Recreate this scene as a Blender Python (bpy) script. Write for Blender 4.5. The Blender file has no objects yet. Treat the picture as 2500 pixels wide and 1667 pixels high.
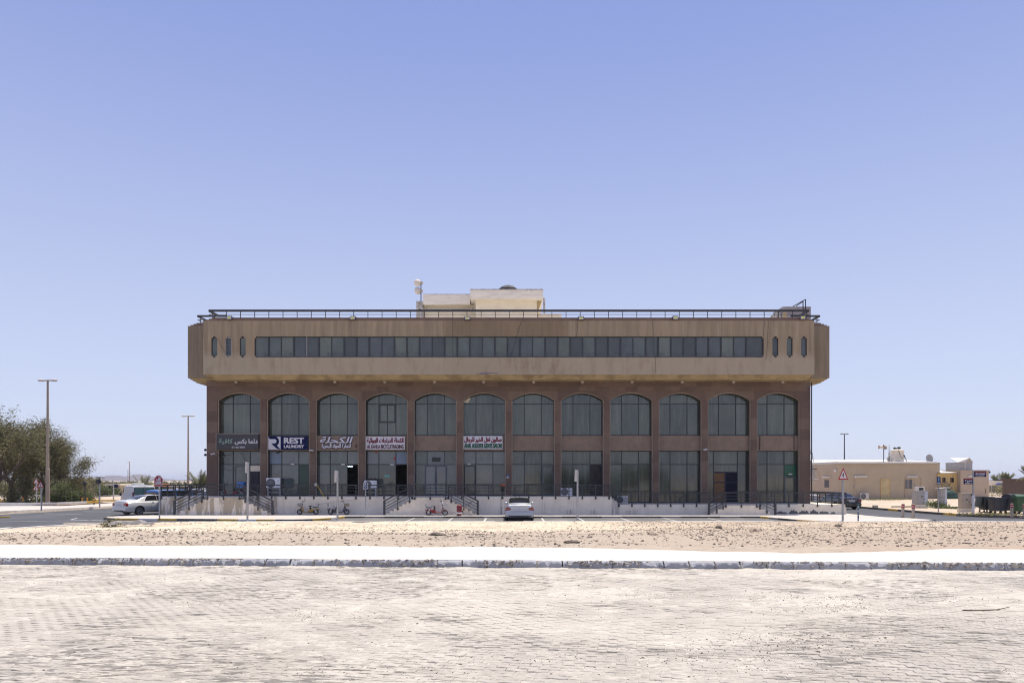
import bpy, bmesh, math, random
import numpy as np
from mathutils import Vector, Matrix, noise
R = math.radians
random.seed(7); rng = np.random.default_rng(7)
SC = bpy.context.scene; COL = SC.collection
PI = math.pi
F, HX, HY, CZ = 1805.0, 1250.0, 1172.0, 2.53
# ------------------------------------------------------------------ camera
cd = bpy.data.cameras.new('camera'); cam = bpy.data.objects.new('camera', cd); COL.objects.link(cam)
cam.location = (0, 0, CZ); cam.rotation_euler = (R(90), 0, 0)
cd.sensor_width = 36; cd.lens = 36*F/2500; cd.shift_y = 0.1354; cd.clip_start = .1; cd.clip_end = 9000
SC.camera = cam
# ------------------------------------------------------------------ light
SUN_EL, SUN_AZ = 76.0, 42.0          # azimuth measured from +Y (behind the building) towards +X
w = bpy.data.worlds.new('World'); SC.world = w; w.use_nodes = True
nt = w.node_tree; bg = nt.nodes['Background']
sky = nt.nodes.new('ShaderNodeTexSky'); sky.sky_type = 'NISHITA'; sky.sun_disc = False
sky.sun_elevation = R(SUN_EL); sky.sun_rotation = R(SUN_AZ)
sky.air_density = 1.0; sky.dust_density = 0.3; sky.ozone_density = 1.0; sky.altitude = 0
vm = nt.nodes.new('ShaderNodeVectorMath'); vm.operation = 'MULTIPLY_ADD'      # pale lavender desert air
vm.inputs[1].default_value = (.16, .16, .14); nt.links.new(sky.outputs[0], vm.inputs[0])
tcw = nt.nodes.new('ShaderNodeTexCoord'); sxw = nt.nodes.new('ShaderNodeSeparateXYZ'); nt.links.new(tcw.outputs['Generated'], sxw.inputs[0])
mrw = nt.nodes.new('ShaderNodeMapRange'); mrw.interpolation_type = 'SMOOTHSTEP'; nt.links.new(sxw.outputs[2], mrw.inputs[0])
mrw.inputs[1].default_value = .64; mrw.inputs[2].default_value = .04           # paler towards the horizon all the way round
hzw = nt.nodes.new('ShaderNodeMix'); hzw.data_type = 'RGBA'; hzw.clamp_factor = False; nt.links.new(mrw.outputs[0], hzw.inputs[0])
hzw.inputs[6].default_value = (1.24, 1.60, 3.55, 1); hzw.inputs[7].default_value = (2.95, 3.20, 4.40, 1)
nt.links.new(hzw.outputs[2], vm.inputs[2]); nt.links.new(vm.outputs[0], bg.inputs[0]); bg.inputs[1].default_value = 0.119
sd = bpy.data.lights.new('sun', 'SUN'); sd.energy = 3.9; sd.angle = R(.53); sd.color = (1, .92, .79)
so = bpy.data.objects.new('sun', sd); COL.objects.link(so)
el, az = R(SUN_EL), R(SUN_AZ)
sdir = Vector((math.cos(el)*math.sin(az), math.cos(el)*math.cos(az), math.sin(el)))
so.rotation_euler = sdir.to_track_quat('Z', 'Y').to_euler(); so.location = (0, 0, 60)
SC.view_settings.view_transform = 'Standard'; SC.view_settings.look = 'None'
SC.view_settings.exposure = 0.55; SC.view_settings.gamma = 1; SC.view_settings.use_curve_mapping = False
SC.render.engine = 'CYCLES'; SC.cycles.pixel_filter_type = 'BLACKMAN_HARRIS'; SC.cycles.filter_width = 1.15; SC.cycles.use_denoising = True
SC.cycles.max_bounces = 6; SC.cycles.diffuse_bounces = 3; SC.cycles.glossy_bounces = 3
SC.cycles.volume_bounces = 0
# ------------------------------------------------------------------ helpers
def X(px, Y): return (px-HX)*Y/F
def Z(py, Y): return CZ-(py-HY)*Y/F
def G(px, py, z=0.0):
    Y = (CZ-z)*F/(py-HY); return X(px, Y), Y
class MB:
    def __init__(s): s.v = []; s.f = []; s.m = []; s.mi = 0
    def add(s, vs, fs):
        b = len(s.v); s.v += [tuple(v) for v in vs]
        for f in fs: s.f.append(tuple(b+i for i in f)); s.m.append(s.mi)
        return s
    def box(s, x0, x1, y0, y1, z0, z1):
        if x0 > x1: x0, x1 = x1, x0
        return s.add([(x0,y0,z0),(x1,y0,z0),(x1,y1,z0),(x0,y1,z0),(x0,y0,z1),(x1,y0,z1),(x1,y1,z1),(x0,y1,z1)],
              [(0,3,2,1),(4,5,6,7),(0,1,5,4),(1,2,6,5),(2,3,7,6),(3,0,4,7)])
    def bar(s, a, b, wx, wy=None, up=(0,0,1)):
        a = Vector(a); b = Vector(b); d = (b-a).normalized(); wy = wx if wy is None else wy
        u = Vector(up)
        if abs(d.dot(u)) > .99: u = Vector((0,1,0))
        r = d.cross(u).normalized(); q = r.cross(d)
        vs = [p+r*wx/2*i+q*wy/2*j for p in (a, b) for i, j in ((-1,-1),(1,-1),(1,1),(-1,1))]
        return s.add(vs, [(3,2,1,0),(4,5,6,7),(0,1,5,4),(1,2,6,5),(2,3,7,6),(3,0,4,7)])
    def tube(s, pts, r, n=8, cap=True):
        pts = [Vector(p) for p in pts]; rs = r if isinstance(r, (list, tuple)) else [r]*len(pts)
        rings = []; prev = None
        for i, p in enumerate(pts):
            d = (pts[min(i+1, len(pts)-1)]-pts[max(i-1, 0)]).normalized()
            if prev is None:
                u = Vector((0,0,1)) if abs(d.z) < .9 else Vector((1,0,0))
                a = d.cross(u).normalized()
            else:
                a = (prev-d*prev.dot(d)).normalized()
            prev = a; b = d.cross(a)
            rings.append([p+(a*math.cos(2*PI*k/n)+b*math.sin(2*PI*k/n))*rs[i] for k in range(n)])
        vs = [v for r_ in rings for v in r_]; fs = []
        for i in range(len(pts)-1):
            for k in range(n): fs.append((i*n+k, i*n+(k+1)%n, (i+1)*n+(k+1)%n, (i+1)*n+k))
        if cap: fs.append(tuple(range(n-1, -1, -1))); fs.append(tuple((len(pts)-1)*n+k for k in range(n)))
        return s.add(vs, fs)
    def lathe(s, prof, n=16, c=(0,0,0), axis='Z'):
        vs = []; fs = []; m = len(prof)
        for k in range(n):
            t = 2*PI*k/n
            for r, h in prof:
                x, y, z = r*math.cos(t), r*math.sin(t), h
                if axis == 'Y': x, y, z = x, h, y
                elif axis == 'X': x, y, z = h, x, y
                vs.append((c[0]+x, c[1]+y, c[2]+z))
        for k in range(n):
            for j in range(m-1): fs.append((k*m+j, ((k+1)%n)*m+j, ((k+1)%n)*m+j+1, k*m+j+1))
        return s.add(vs, fs)
    def prism(s, poly, y0, y1, plane='XZ'):
        n = len(poly)
        def P(a, b, y):
            return (a, y, b) if plane == 'XZ' else (a, b, y) if plane == 'XY' else (y, a, b)
        vs = [P(a, b, y0) for a, b in poly]+[P(a, b, y1) for a, b in poly]
        fs = [tuple(range(n)), tuple(range(2*n-1, n-1, -1))]
        for k in range(n): fs.append((k, n+k, n+(k+1)%n, (k+1)%n))
        return s.add(vs, fs)
    def ball(s, c, r, n=10, m=6, sx=1, sy=1, sz=1):
        vs = []; fs = []
        for i in range(m+1):
            p = PI*i/m
            for k in range(n):
                t = 2*PI*k/n; vs.append((c[0]+r*sx*math.sin(p)*math.cos(t), c[1]+r*sy*math.sin(p)*math.sin(t), c[2]+r*sz*math.cos(p)))
        for i in range(m):
            for k in range(n): fs.append((i*n+k, (i+1)*n+k, (i+1)*n+(k+1)%n, i*n+(k+1)%n))
        return s.add(vs, fs)
    def mesh(s, name, mats=None, o=(0,0,0), smooth=False):
        me = bpy.data.meshes.new(name)
        me.from_pydata([(v[0]-o[0], v[1]-o[1], v[2]-o[2]) for v in s.v], [], s.f)
        for m in (mats if isinstance(mats, (list, tuple)) else [mats]) if mats else []: me.materials.append(m)
        if any(s.m): me.polygons.foreach_set('material_index', s.m)
        bm = bmesh.new(); bm.from_mesh(me)
        if len(s.v) < 20000:
            if smooth: bmesh.ops.remove_doubles(bm, verts=bm.verts, dist=1e-5)
            bmesh.ops.recalc_face_normals(bm, faces=bm.faces)
        bm.to_mesh(me); bm.free()
        if smooth: me.polygons.foreach_set('use_smooth', [True]*len(me.polygons))
        me.update(); return me
    def build(s, name, mats, parent=None, o=None, smooth=False, bevel=0):
        if o is None: o = tuple(parent.location) if parent is not None and parent.get('_w') else (0,0,0)
        ob = link(name, s.mesh(name, mats, o, smooth), parent)
        if bevel:
            b = ob.modifiers.new('bevel', 'BEVEL'); b.width = bevel; b.segments = 2; b.limit_method = 'ANGLE'; b.angle_limit = R(40)
        return ob
def link(name, me, parent=None, loc=(0,0,0), rot=(0,0,0)):
    ob = bpy.data.objects.new(name, me); COL.objects.link(ob); ob.location = loc; ob.rotation_euler = rot
    if parent is not None: ob.parent = parent
    return ob
def tag(o, label=None, cat=None, group=None, kind=None):
    if label: o['label'] = label
    if cat: o['category'] = cat
    if group: o['group'] = group
    if kind: o['kind'] = kind
    return o
def thing(name, label, cat, loc=(0,0,0), rz=0, group=None, world=False):
    """Empty at the thing's base. world=True: its parts are written in world coordinates."""
    e = link(name, None, None, loc, (0,0,rz)); e.empty_display_size = .3
    if world: e['_w'] = 1
    return tag(e, label, cat, group)
def single(name, mb, mats, label, cat, loc, group=None, smooth=False, bevel=0, kind=None):
    """a thing that is one mesh written in world coordinates, origin moved to loc"""
    ob = mb.build(name, mats, None, o=loc, smooth=smooth, bevel=bevel); ob.location = loc
    return tag(ob, label, cat, group, kind)
def dup(root, loc, rz=0, label=None, scale=None):
    r = root.copy(); COL.objects.link(r); r.location = loc; r.rotation_euler = (0,0,rz)
    if label: r['label'] = label
    if scale: r.scale = (scale,)*3
    for ch in list(root.children):
        c = ch.copy(); COL.objects.link(c); c.parent = r
        for g in ch.children:
            d = g.copy(); COL.objects.link(d); d.parent = c
    return r
# ------------------------------------------------------------------ materials
def mat(name, col, rough=.8, var=.12, scale=2.0, bump=0.0, bscale=None, metal=0, spec=.5, stretch=(1,1,1), coat=0, col2=None, ior=None, detail=6, emit=None):
    m = bpy.data.materials.new(name); m.use_nodes = True; n = m.node_tree.nodes; l = m.node_tree.links
    p = n['Principled BSDF']; p.inputs['Roughness'].default_value = rough; p.inputs['Metallic'].default_value = metal
    p.inputs['Specular IOR Level'].default_value = spec; p.inputs['Coat Weight'].default_value = coat
    if coat: p.inputs['Coat Roughness'].default_value = .06
    if ior: p.inputs['IOR'].default_value = ior
    c = (*col, 1)
    p.inputs['Base Color'].default_value = c
    if var or bump:
        tc = n.new('ShaderNodeTexCoord'); mp = n.new('ShaderNodeMapping'); mp.inputs['Scale'].default_value = stretch
        l.new(tc.outputs['Object'], mp.inputs[0])
    if var:
        nz = n.new('ShaderNodeTexNoise'); nz.inputs['Scale'].default_value = scale; nz.inputs['Detail'].default_value = detail; nz.inputs['Roughness'].default_value = .62
        l.new(mp.outputs[0], nz.inputs['Vector'])
        rp = n.new('ShaderNodeValToRGB'); rp.color_ramp.elements[0].position = .32; rp.color_ramp.elements[1].position = .68
        a = tuple(x*(1-var) for x in col); b = col2 if col2 else tuple(min(1, x*(1+var)) for x in col)
        rp.color_ramp.elements[0].color = (*a, 1); rp.color_ramp.elements[1].color = (*b, 1)
        l.new(nz.outputs[0], rp.inputs[0]); l.new(rp.outputs[0], p.inputs['Base Color'])
    if bump:
        n2 = n.new('ShaderNodeTexNoise'); n2.inputs['Scale'].default_value = bscale or scale*8; n2.inputs['Detail'].default_value = 4
        l.new(mp.outputs[0], n2.inputs['Vector'])
        bp = n.new('ShaderNodeBump'); bp.inputs['Strength'].default_value = 1; bp.inputs['Distance'].default_value = bump
        l.new(n2.outputs[0], bp.inputs['Height']); l.new(bp.outputs[0], p.inputs['Normal'])
    if emit:
        p.inputs['Emission Color'].default_value = (*emit[0], 1); p.inputs['Emission Strength'].default_value = emit[1]
    return m
def layer(m, col, scale, lo, hi, stretch=(1,1,1), amount=1.0, box=None, off=(0,0,0), mask=None):
    """lay a stain colour over the base colour where a noise (and an optional x-range box) is high"""
    n = m.node_tree.nodes; l = m.node_tree.links; p = n['Principled BSDF']
    src = p.inputs['Base Color'].links[0].from_socket if p.inputs['Base Color'].links else None
    tc = n.new('ShaderNodeTexCoord'); mp = n.new('ShaderNodeMapping'); mp.inputs['Scale'].default_value = stretch; mp.inputs['Location'].default_value = off
    l.new(tc.outputs['Object'], mp.inputs[0])
    nz = n.new('ShaderNodeTexNoise'); nz.inputs['Scale'].default_value = scale; nz.inputs['Detail'].default_value = 5; nz.inputs['Roughness'].default_value = .6
    l.new(mp.outputs[0], nz.inputs['Vector'])
    mr = n.new('ShaderNodeMapRange'); mr.inputs['From Min'].default_value = lo; mr.inputs['From Max'].default_value = hi; mr.inputs['To Max'].default_value = amount
    l.new(nz.outputs[0], mr.inputs['Value']); fac = mr.outputs[0]
    if mask:
        n3 = n.new('ShaderNodeTexNoise'); n3.inputs['Scale'].default_value = mask[0]; n3.inputs['Detail'].default_value = 3
        m3 = n.new('ShaderNodeMapping'); m3.inputs['Location'].default_value = (mask[3], mask[3]*.7, 0); m3.inputs['Scale'].default_value = (1, 1.6, 1)
        l.new(tc.outputs['Object'], m3.inputs[0]); l.new(m3.outputs[0], n3.inputs['Vector'])
        q3 = n.new('ShaderNodeMapRange'); q3.inputs['From Min'].default_value = mask[1]; q3.inputs['From Max'].default_value = mask[2]; l.new(n3.outputs[0], q3.inputs['Value'])
        mm = n.new('ShaderNodeMath'); mm.operation = 'MULTIPLY'; l.new(fac, mm.inputs[0]); l.new(q3.outputs[0], mm.inputs[1]); fac = mm.outputs[0]
    if box:
        sp = n.new('ShaderNodeSeparateXYZ'); l.new(tc.outputs['Object'], sp.inputs[0])
        for axis, a, b, soft in box:
            for s_, e in ((1, a), (-1, b)):
                q = n.new('ShaderNodeMapRange'); q.inputs['From Min'].default_value = e-soft*s_; q.inputs['From Max'].default_value = e+soft*s_
                q.interpolation_type = 'SMOOTHSTEP'
                l.new(sp.outputs[axis], q.inputs['Value'])
                mm = n.new('ShaderNodeMath'); mm.operation = 'MULTIPLY'; l.new(fac, mm.inputs[0]); l.new(q.outputs[0], mm.inputs[1]); fac = mm.outputs[0]
    mx = n.new('ShaderNodeMix'); mx.data_type = 'RGBA'; l.new(fac, mx.inputs[0])
    if src: l.new(src, mx.inputs[6])
    else: mx.inputs[6].default_value = p.inputs['Base Color'].default_value
    mx.inputs[7].default_value = (*col, 1)
    l.new(mx.outputs[2], p.inputs['Base Color']); return m
M = {}
M['plaster'] = mat('brown_plaster', (.335,.254,.160), .92, .16, 1.1, .004, 30, stretch=(3,3,.35))
layer(M['plaster'], (.225,.172,.115), 1.0, .48, .75, (3.2,3,.22), .75)
layer(M['plaster'], (.47,.378,.262), 1.0, .52, .8, (5,3,.12), .6, off=(13,4,2))
layer(M['plaster'], (.21,.145,.082), .6, .2, .42, (1,1,1.5), .62, box=((0,-4.6,4.2,.35),))
layer(M['plaster'], (.44,.365,.26), 1.2, .2, .5, (1.5,1,.5), .75, box=((2,8,11.5,.4),))
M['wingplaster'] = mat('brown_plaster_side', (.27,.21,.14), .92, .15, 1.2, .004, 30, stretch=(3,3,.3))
M['coping'] = mat('coping_brown', (.20,.135,.098), .9, .12, 1.5, .002, 20, stretch=(2,2,.5))
M['cornice'] = mat('cornice_ochre', (.46,.34,.175), .9, .12, 1.5, .002, 20)
layer(M['cornice'], (.28,.20,.10), .7, .5, .62, (1,1,.3), .8)
STONE = []
for k, c in enumerate([(.148,.096,.069),(.163,.107,.076),(.132,.085,.062),(.178,.120,.084)]):
    STONE.append(mat('red_sandstone_%s' % 'abcd'[k], c, .85, .10, 2.5, .0015, 60))
M['spandrel'] = mat('spandrel_stone', (.235,.168,.12), .85, .14, 2.0, .0015, 60)
layer(M['spandrel'], (.35,.26,.21), 3, .52, .75, (3,1,.4), .55)
M['trim'] = mat('arch_trim', (.42,.34,.26), .8, .1, 3)
M['frame'] = mat('window_frame', (.028,.031,.034), .45, .08, 3)
M['frame_lt'] = mat('grey_frame', (.07,.08,.09), .5, .08, 3)
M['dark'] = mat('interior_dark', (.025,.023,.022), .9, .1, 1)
GL = []
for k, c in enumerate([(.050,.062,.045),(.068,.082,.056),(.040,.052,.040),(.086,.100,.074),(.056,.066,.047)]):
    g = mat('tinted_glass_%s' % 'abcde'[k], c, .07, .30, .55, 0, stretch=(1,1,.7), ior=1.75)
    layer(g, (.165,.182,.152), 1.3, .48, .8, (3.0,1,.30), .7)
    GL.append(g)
M['glass_blue'] = mat('blue_film_glass', (.17,.22,.29), .2, .1, 1)
M['glass_green'] = mat('green_film_glass', (.012,.055,.040), .15, .1, 1)
M['concrete'] = mat('painted_concrete', (.78,.69,.55), .9, .08, 1.3, .004, 25)
layer(M['concrete'], (.58,.49,.37), 1.2, .55, .78, (2.5,1,.35), .6)
layer(M['concrete'], (.84,.76,.63), 2.0, .52, .7, (1,1,.6), .6, off=(3,1,5))
M['concrete_st'] = mat('stained_concrete', (.78,.70,.58), .9, .10, 1.3, .004, 25)
layer(M['concrete_st'], (.36,.29,.19), 1.35, .46, .54, (2.0,1,.28), .8)
layer(M['concrete_st'], (.26,.23,.20), 5, .62, .68, (1,1,1), .7)
M['patch'] = mat('bare_grey_render', (.13,.125,.12), .95, .2, 6, .01, 30)
M['step'] = mat('step_tread', (.55,.49,.42), .9, .15, 3, .003, 30)
M['rail'] = mat('grey_rail_paint', (.036,.038,.042), .5, .12, 4)
M['railroof'] = mat('dark_roof_rail_paint', (.040,.038,.040), .6, .15, 4)
M['galv'] = mat('galvanised_steel', (.34,.35,.37), .45, .15, 6, metal=.5)
M['galv2'] = mat('galvanised_post', (.44,.43,.42), .5, .18, 8, metal=.2)
M['fan'] = mat('dark_grey_fan_grille', (.11,.11,.115), .6, .1, 6)  # plain dark grey of the air conditioner grilles
M['cream'] = mat('cream_render', (.78,.67,.50), .9, .08, 1.0, .004, 20, col2=(.82,.73,.57))
M['creamold'] = mat('weathered_cream_fascia', (.80,.72,.60), .9, .10, 2, .004, 20, stretch=(.6,1,3))
layer(M['creamold'], (.60,.50,.42), 2.2, .52, .72, (.5,1,4), .7)
M['oldblock'] = mat('mossy_blockwork', (.50,.46,.41), .95, .2, 3, .006, 20)
layer(M['oldblock'], (.10,.09,.08), 7, .5, .6, (1,1,1), .85)
M['tan'] = mat('tan_render', (.46,.375,.26), .92, .07, .6, .004, 20)
layer(M['tan'], (.40,.32,.22), .5, .5, .8, (1,1,1), .5)
M['tan2'] = mat('pinkish_tan_render', (.48,.385,.28), .92, .07, .8, .004, 20)
M['yellow_wall'] = mat('yellow_render', (.62,.45,.19), .92, .08, 1, .004, 20)
M['whiteroof'] = mat('white_sheet_roof', (.62,.60,.55), .6, .05, 3)
M['white'] = mat('white_paint', (.74,.73,.71), .5, .06, 4)
M['offwhite'] = mat('aged_white_plastic', (.58,.56,.52), .6, .12, 5)
M['fibre'] = mat('water_tank_cream', (.62,.55,.46), .7, .12, 3)
M['black'] = mat('black_plastic', (.018,.018,.02), .5, .1, 5)
M['rubber'] = mat('tyre_rubber', (.022,.022,.023), .8, .15, 12)
M['chrome'] = mat('bright_metal', (.62,.63,.65), .22, .04, 5, metal=1)
M['alloy'] = mat('alloy_rim', (.55,.56,.58), .3, .05, 5, metal=.7)
M['carglass'] = mat('car_window_glass', (.012,.014,.016), .05, .05, 2, ior=1.6)
M['carglass_green'] = mat('pale_green_window_glass', (.16,.27,.22), .08, .1, 2)
M['silver'] = mat('silver_paint', (.52,.54,.57), .30, .03, 2, metal=.55, coat=.6)
M['pearl'] = mat('pearl_white_paint', (.66,.655,.63), .35, .02, 2, metal=.1, coat=.8)
M['vanwhite'] = mat('van_white_paint', (.60,.60,.60), .4, .05, 2, coat=.4)
M['blackpaint'] = mat('black_car_paint', (.008,.010,.018), .25, .05, 2, coat=1)
M['bluepaint'] = mat('blue_car_paint', (.012,.13,.42), .3, .05, 2, coat=.8)
M['redlamp'] = mat('red_lamp_lens', (.22,.008,.012), .15, .1, 8, coat=.5)
M['clearlamp'] = mat('clear_lamp_lens', (.6,.6,.6), .12, .1, 8, coat=.5)
M['red'] = mat('red_paint', (.40,.018,.022), .4, .12, 6)
M['darkred'] = mat('dark_red_paint', (.20,.018,.025), .45, .12, 6)
M['bronze'] = mat('dull_bicycle_paint', (.42,.36,.28), .5, .15, 8)
M['yellow'] = mat('yellow_paint', (.72,.42,.02), .5, .12, 6)
M['green'] = mat('green_bin_plastic', (.030,.085,.035), .45, .12, 3)
M['slate'] = mat('dark_slate_bin_plastic', (.022,.027,.040), .45, .15, 3)
M['teal'] = mat('teal_reflective_band', (.02,.14,.12), .5, .1, 5)
M['signblue'] = mat('sign_blue', (.012,.035,.13), .4, .05, 4)
M['navy'] = mat('navy_sign_film', (.004,.010,.060), .55, .05, 4, spec=.15)
M['signred'] = mat('sign_red', (.36,.012,.025), .4, .06, 4)
M['signwhite'] = mat('sign_white_face', (.62,.60,.62), .45, .04, 4)
M['signgrey'] = mat('charcoal_sign_board', (.055,.052,.056), .6, .12, 3)
M['maroon'] = mat('maroon_lettering', (.17,.012,.03), .5, .05, 4)
M['textgreen'] = mat('green_lettering', (.008,.085,.045), .5, .05, 4)
M['sage'] = mat('sage_lettering', (.22,.33,.26), .5, .05, 4)
M['blacktext'] = mat('black_lettering', (.008,.008,.01), .5, .05, 4)
M['plum'] = mat('plum_lettering', (.10,.03,.05), .5, .05, 4)
M['doordark'] = mat('dark_blue_board', (.010,.010,.022), .7, .1, 3, spec=.15)
M['led'] = mat('yellow_led_panel', (.75,.72,.02), .4, .2, 20)
M['cabgrey'] = mat('utility_cabinet_grey', (.36,.35,.34), .6, .08, 3)
M['cabtan'] = mat('utility_cabinet_beige', (.44,.37,.29), .7, .08, 3)
M['cabblue'] = mat('pale_blue_side_panel', (.50,.54,.60), .6, .06, 3)
M['orange'] = mat('faded_orange_cloth', (.33,.12,.06), .9, .3, 9, .02, 12)
M['wood'] = mat('boarded_plywood', (.17,.090,.038), .8, .2, 2, stretch=(1,1,4))
M['poletan'] = mat('weathered_lamp_pole', (.30,.245,.19), .7, .12, 2, stretch=(1,1,.3))
M['brownbox'] = mat('brown_kiosk', (.11,.075,.055), .8, .15, 2)
M['door'] = mat('faded_yellow_door', (.52,.42,.22), .8, .2, 3)
M['rock'] = mat('dark_rock', (.13,.105,.085), .95, .35, 9, .01, 20)
M['rocklt'] = mat('pale_rock', (.38,.30,.225), .95, .3, 9, .01, 20)
M['brokenconcrete'] = mat('broken_concrete', (.30,.28,.26), .95, .25, 5, .02, 14)
M['bark'] = mat('bark', (.085,.062,.048), .95, .3, 3, .02, 12, stretch=(3,3,.6))
M['palmtrunk'] = mat('palm_trunk', (.15,.115,.085), .95, .3, 5, .03, 10)
LEAF = [mat('ghaf_leaf_a', (.145,.142,.062), .8, .3, 1.2), mat('ghaf_leaf_b', (.205,.185,.095), .8, .3, 1.2), mat('scrub_leaf', (.10,.125,.045), .8, .3, 2),
        mat('dry_twig', (.17,.145,.11), .9, .25, 2), mat('palm_leaf', (.12,.13,.062), .6, .3, 2), mat('pale_bush_leaf', (.22,.20,.09), .8, .3, 3), mat('twig', (.10,.085,.07), .9, .25, 2)]
for m_ in LEAF[:3]+LEAF[4:6]:
    n_ = m_.node_tree.nodes; l_ = m_.node_tree.links; p_ = n_['Principled BSDF']; o_ = n_['Material Output']
    tr = n_.new('ShaderNodeBsdfTranslucent'); mx = n_.new('ShaderNodeMixShader'); mx.inputs[0].default_value = .28
    l_.new(p_.inputs['Base Color'].links[0].from_socket, tr.inputs[0]); l_.new(p_.outputs[0], mx.inputs[1]); l_.new(tr.outputs[0], mx.inputs[2]); l_.new(mx.outputs[0], o_.inputs[0])
def stuff(n, *a, **k): M[n] = mat(*a, **k); return M[n]
# ---- ground materials
m = stuff('sand', 'lot_sand', (.66,.56,.41), .98, .14, .25, .012, 5, detail=10)
layer(m, (.50,.405,.29), .14, .5, .66, (1,2.2,1), .8)
layer(m, (.27,.225,.185), 3.5, .60, .72, (1,1,1), .7, off=(9,2,0))
layer(m, (.37,.305,.24), .5, .1, .4, (1,1,1), .85, box=((1,10,26.0,3.5),))
layer(m, (.17,.14,.11), 7, .52, .60, (1,1.6,1), .85, mask=(.22,.46,.58,3))
layer(m, (.30,.25,.19), 2.2, .50, .62, (1,1.8,1), .7, off=(4,4,0))
layer(m, (.37,.29,.215), .3, .30, .55, (1,1.5,1), .85, box=((0,6,80,6),))
m = stuff('desert', 'desert_sand', (.50,.41,.30), .98, .15, .06, .02, 1.5, detail=10)
layer(m, (.33,.27,.20), .03, .55, .7, (1,1,1), .6)
m = stuff('kerbsand', 'verge_sand', (.50,.405,.30), .98, .16, .5, .02, 3, detail=10)
layer(m, (.30,.24,.175), 1.1, .56, .68, (1,1,1), .7)
m = stuff('asphalt', 'worn_asphalt', (.070,.072,.080), .9, .16, .5, .004, 40, detail=8)
layer(m, (.115,.115,.12), .25, .5, .75, (1,.35,1), .6)
m = stuff('asphalt_old', 'bleached_parking_asphalt', (.135,.132,.13), .92, .2, .8, .004, 40, detail=8)
layer(m, (.25,.235,.215), .5, .5, .62, (1,2.5,1), .8)
m = stuff('walk', 'building_pavement', (.52,.475,.425), .92, .1, 1.2, .003, 30, detail=8)
m = stuff('nearwalk', 'dusty_bright_pavement', (.60,.555,.49), .95, .05, .6, .004, 20, detail=8)
layer(m, (.50,.44,.37), 1.6, .52, .72, (.5,1.6,1), .55)
layer(m, (.33,.29,.25), 10, .66, .74, (.6,1.4,1), .6)
m = stuff('paver', 'concrete_paver', (.425,.39,.335), .95, .14, 2.2, .003, 60, detail=10)
layer(m, (.34,.31,.26), .38, .50, .70, (1,1,1), .55)
layer(m, (.53,.49,.41), .30, .50, .68, (1,1,1), .7, off=(5,1,0))
layer(m, (.15,.135,.115), 6, .50, .58, (.5,1.8,1), .9, off=(3,1,0), mask=(.5,.50,.56,2))
layer(m, (.27,.25,.22), 14, .46, .60, (.8,1.6,1), .5, box=((1,3,8.8,1.6),), off=(7,0,0))
for nd in m.node_tree.nodes:
    if nd.type == 'TEX_COORD':
        gm = m.node_tree.nodes.new('ShaderNodeNewGeometry')
        for lk in list(nd.outputs['Object'].links): m.node_tree.links.new(gm.outputs['Position'], lk.to_socket)
m = stuff('film', 'blown_sand_film', (.50,.46,.395), .98, .08, .9, .003, 40, detail=10)
layer(m, (.44,.395,.325), .38, .50, .70, (1,1,1), .5)
layer(m, (.57,.53,.46), .30, .5, .68, (1,1,1), .7, off=(5,1,0))
layer(m, (.13,.115,.10), 9, .50, .56, (.5,2.0,1), .95, off=(1,1,0), mask=(.5,.50,.56,2))
layer(m, (.27,.25,.215), 16, .46, .58, (.8,1.6,1), .6, box=((1,3,8.8,1.6),), off=(7,0,0))
layer(m, (.10,.09,.08), 20, .60, .65, (.5,1.8,1), .9, off=(4,1,0))
m = stuff('joint', 'joint_bed', (.10,.09,.08), .98, .2, 3)
m = stuff('kerbstone', 'grey_kerb_stone', (.33,.335,.355), .9, .12, 3, .004, 30)
layer(m, (.20,.185,.165), 7, .58, .66, (1,1,1), .8)
m = stuff('kerbcrust', 'crumbled_mortar', (.42,.38,.33), .98, .4, 9, .02, 30)
layer(m, (.12,.105,.09), 14, .5, .6, (1,1,1), .8)
M['kerbwhite'] = mat('kerb_white', (.62,.60,.57), .85, .12, 2)
M['kerbblack'] = mat('kerb_faded_black', (.07,.07,.072), .85, .25, 3)
M['kerbyellow'] = mat('kerb_faded_yellow', (.55,.36,.06), .85, .25, 3)
M['kerbgrey'] = mat('kerb_grey', (.30,.29,.28), .9, .15, 3)
M['marking'] = mat('worn_road_marking', (.50,.48,.45), .9, .25, 3)
M['hill'] = mat('hill_rock', (.15,.125,.125), .98, .25, .012, 0, detail=10)
# ------------------------------------------------------------------ text
AF = {'ا':(0xFE8D,2),'ب':(0xFE8F,4),'ة':(0xFE93,2),'ت':(0xFE95,4),'ج':(0xFE9D,4),'ح':(0xFEA1,4),'خ':(0xFEA5,4),'د':(0xFEA9,2),'ر':(0xFEAD,2),'س':(0xFEB1,4),'ش':(0xFEB5,4),'ص':(0xFEB9,4),'ع':(0xFEC9,4),'ف':(0xFED1,4),'ق':(0xFED5,4),'ك':(0xFED9,4),'ل':(0xFEDD,4),'م':(0xFEE1,4),'ن':(0xFEE5,4),'ه':(0xFEE9,4),'و':(0xFEED,2),'ي':(0xFEF1,4),'ئ':(0xFE89,4)}
def arabic(s):
    out = []; i = 0
    while i < len(s):
        c = s[i]
        if c not in AF: out.append(c); i += 1; continue
        prev = i > 0 and s[i-1] in AF and AF[s[i-1]][1] == 4
        if c == 'ل' and i+1 < len(s) and s[i+1] == 'ا':
            out.append(chr(0xFEFC if prev else 0xFEFB)); i += 2; continue
        nxt = AF[c][1] == 4 and i+1 < len(s) and s[i+1] in AF
        out.append(chr(AF[c][0]+(3 if prev and nxt else 2 if nxt else 1 if prev else 0))); i += 1
    return ''.join(reversed(out))
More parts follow.
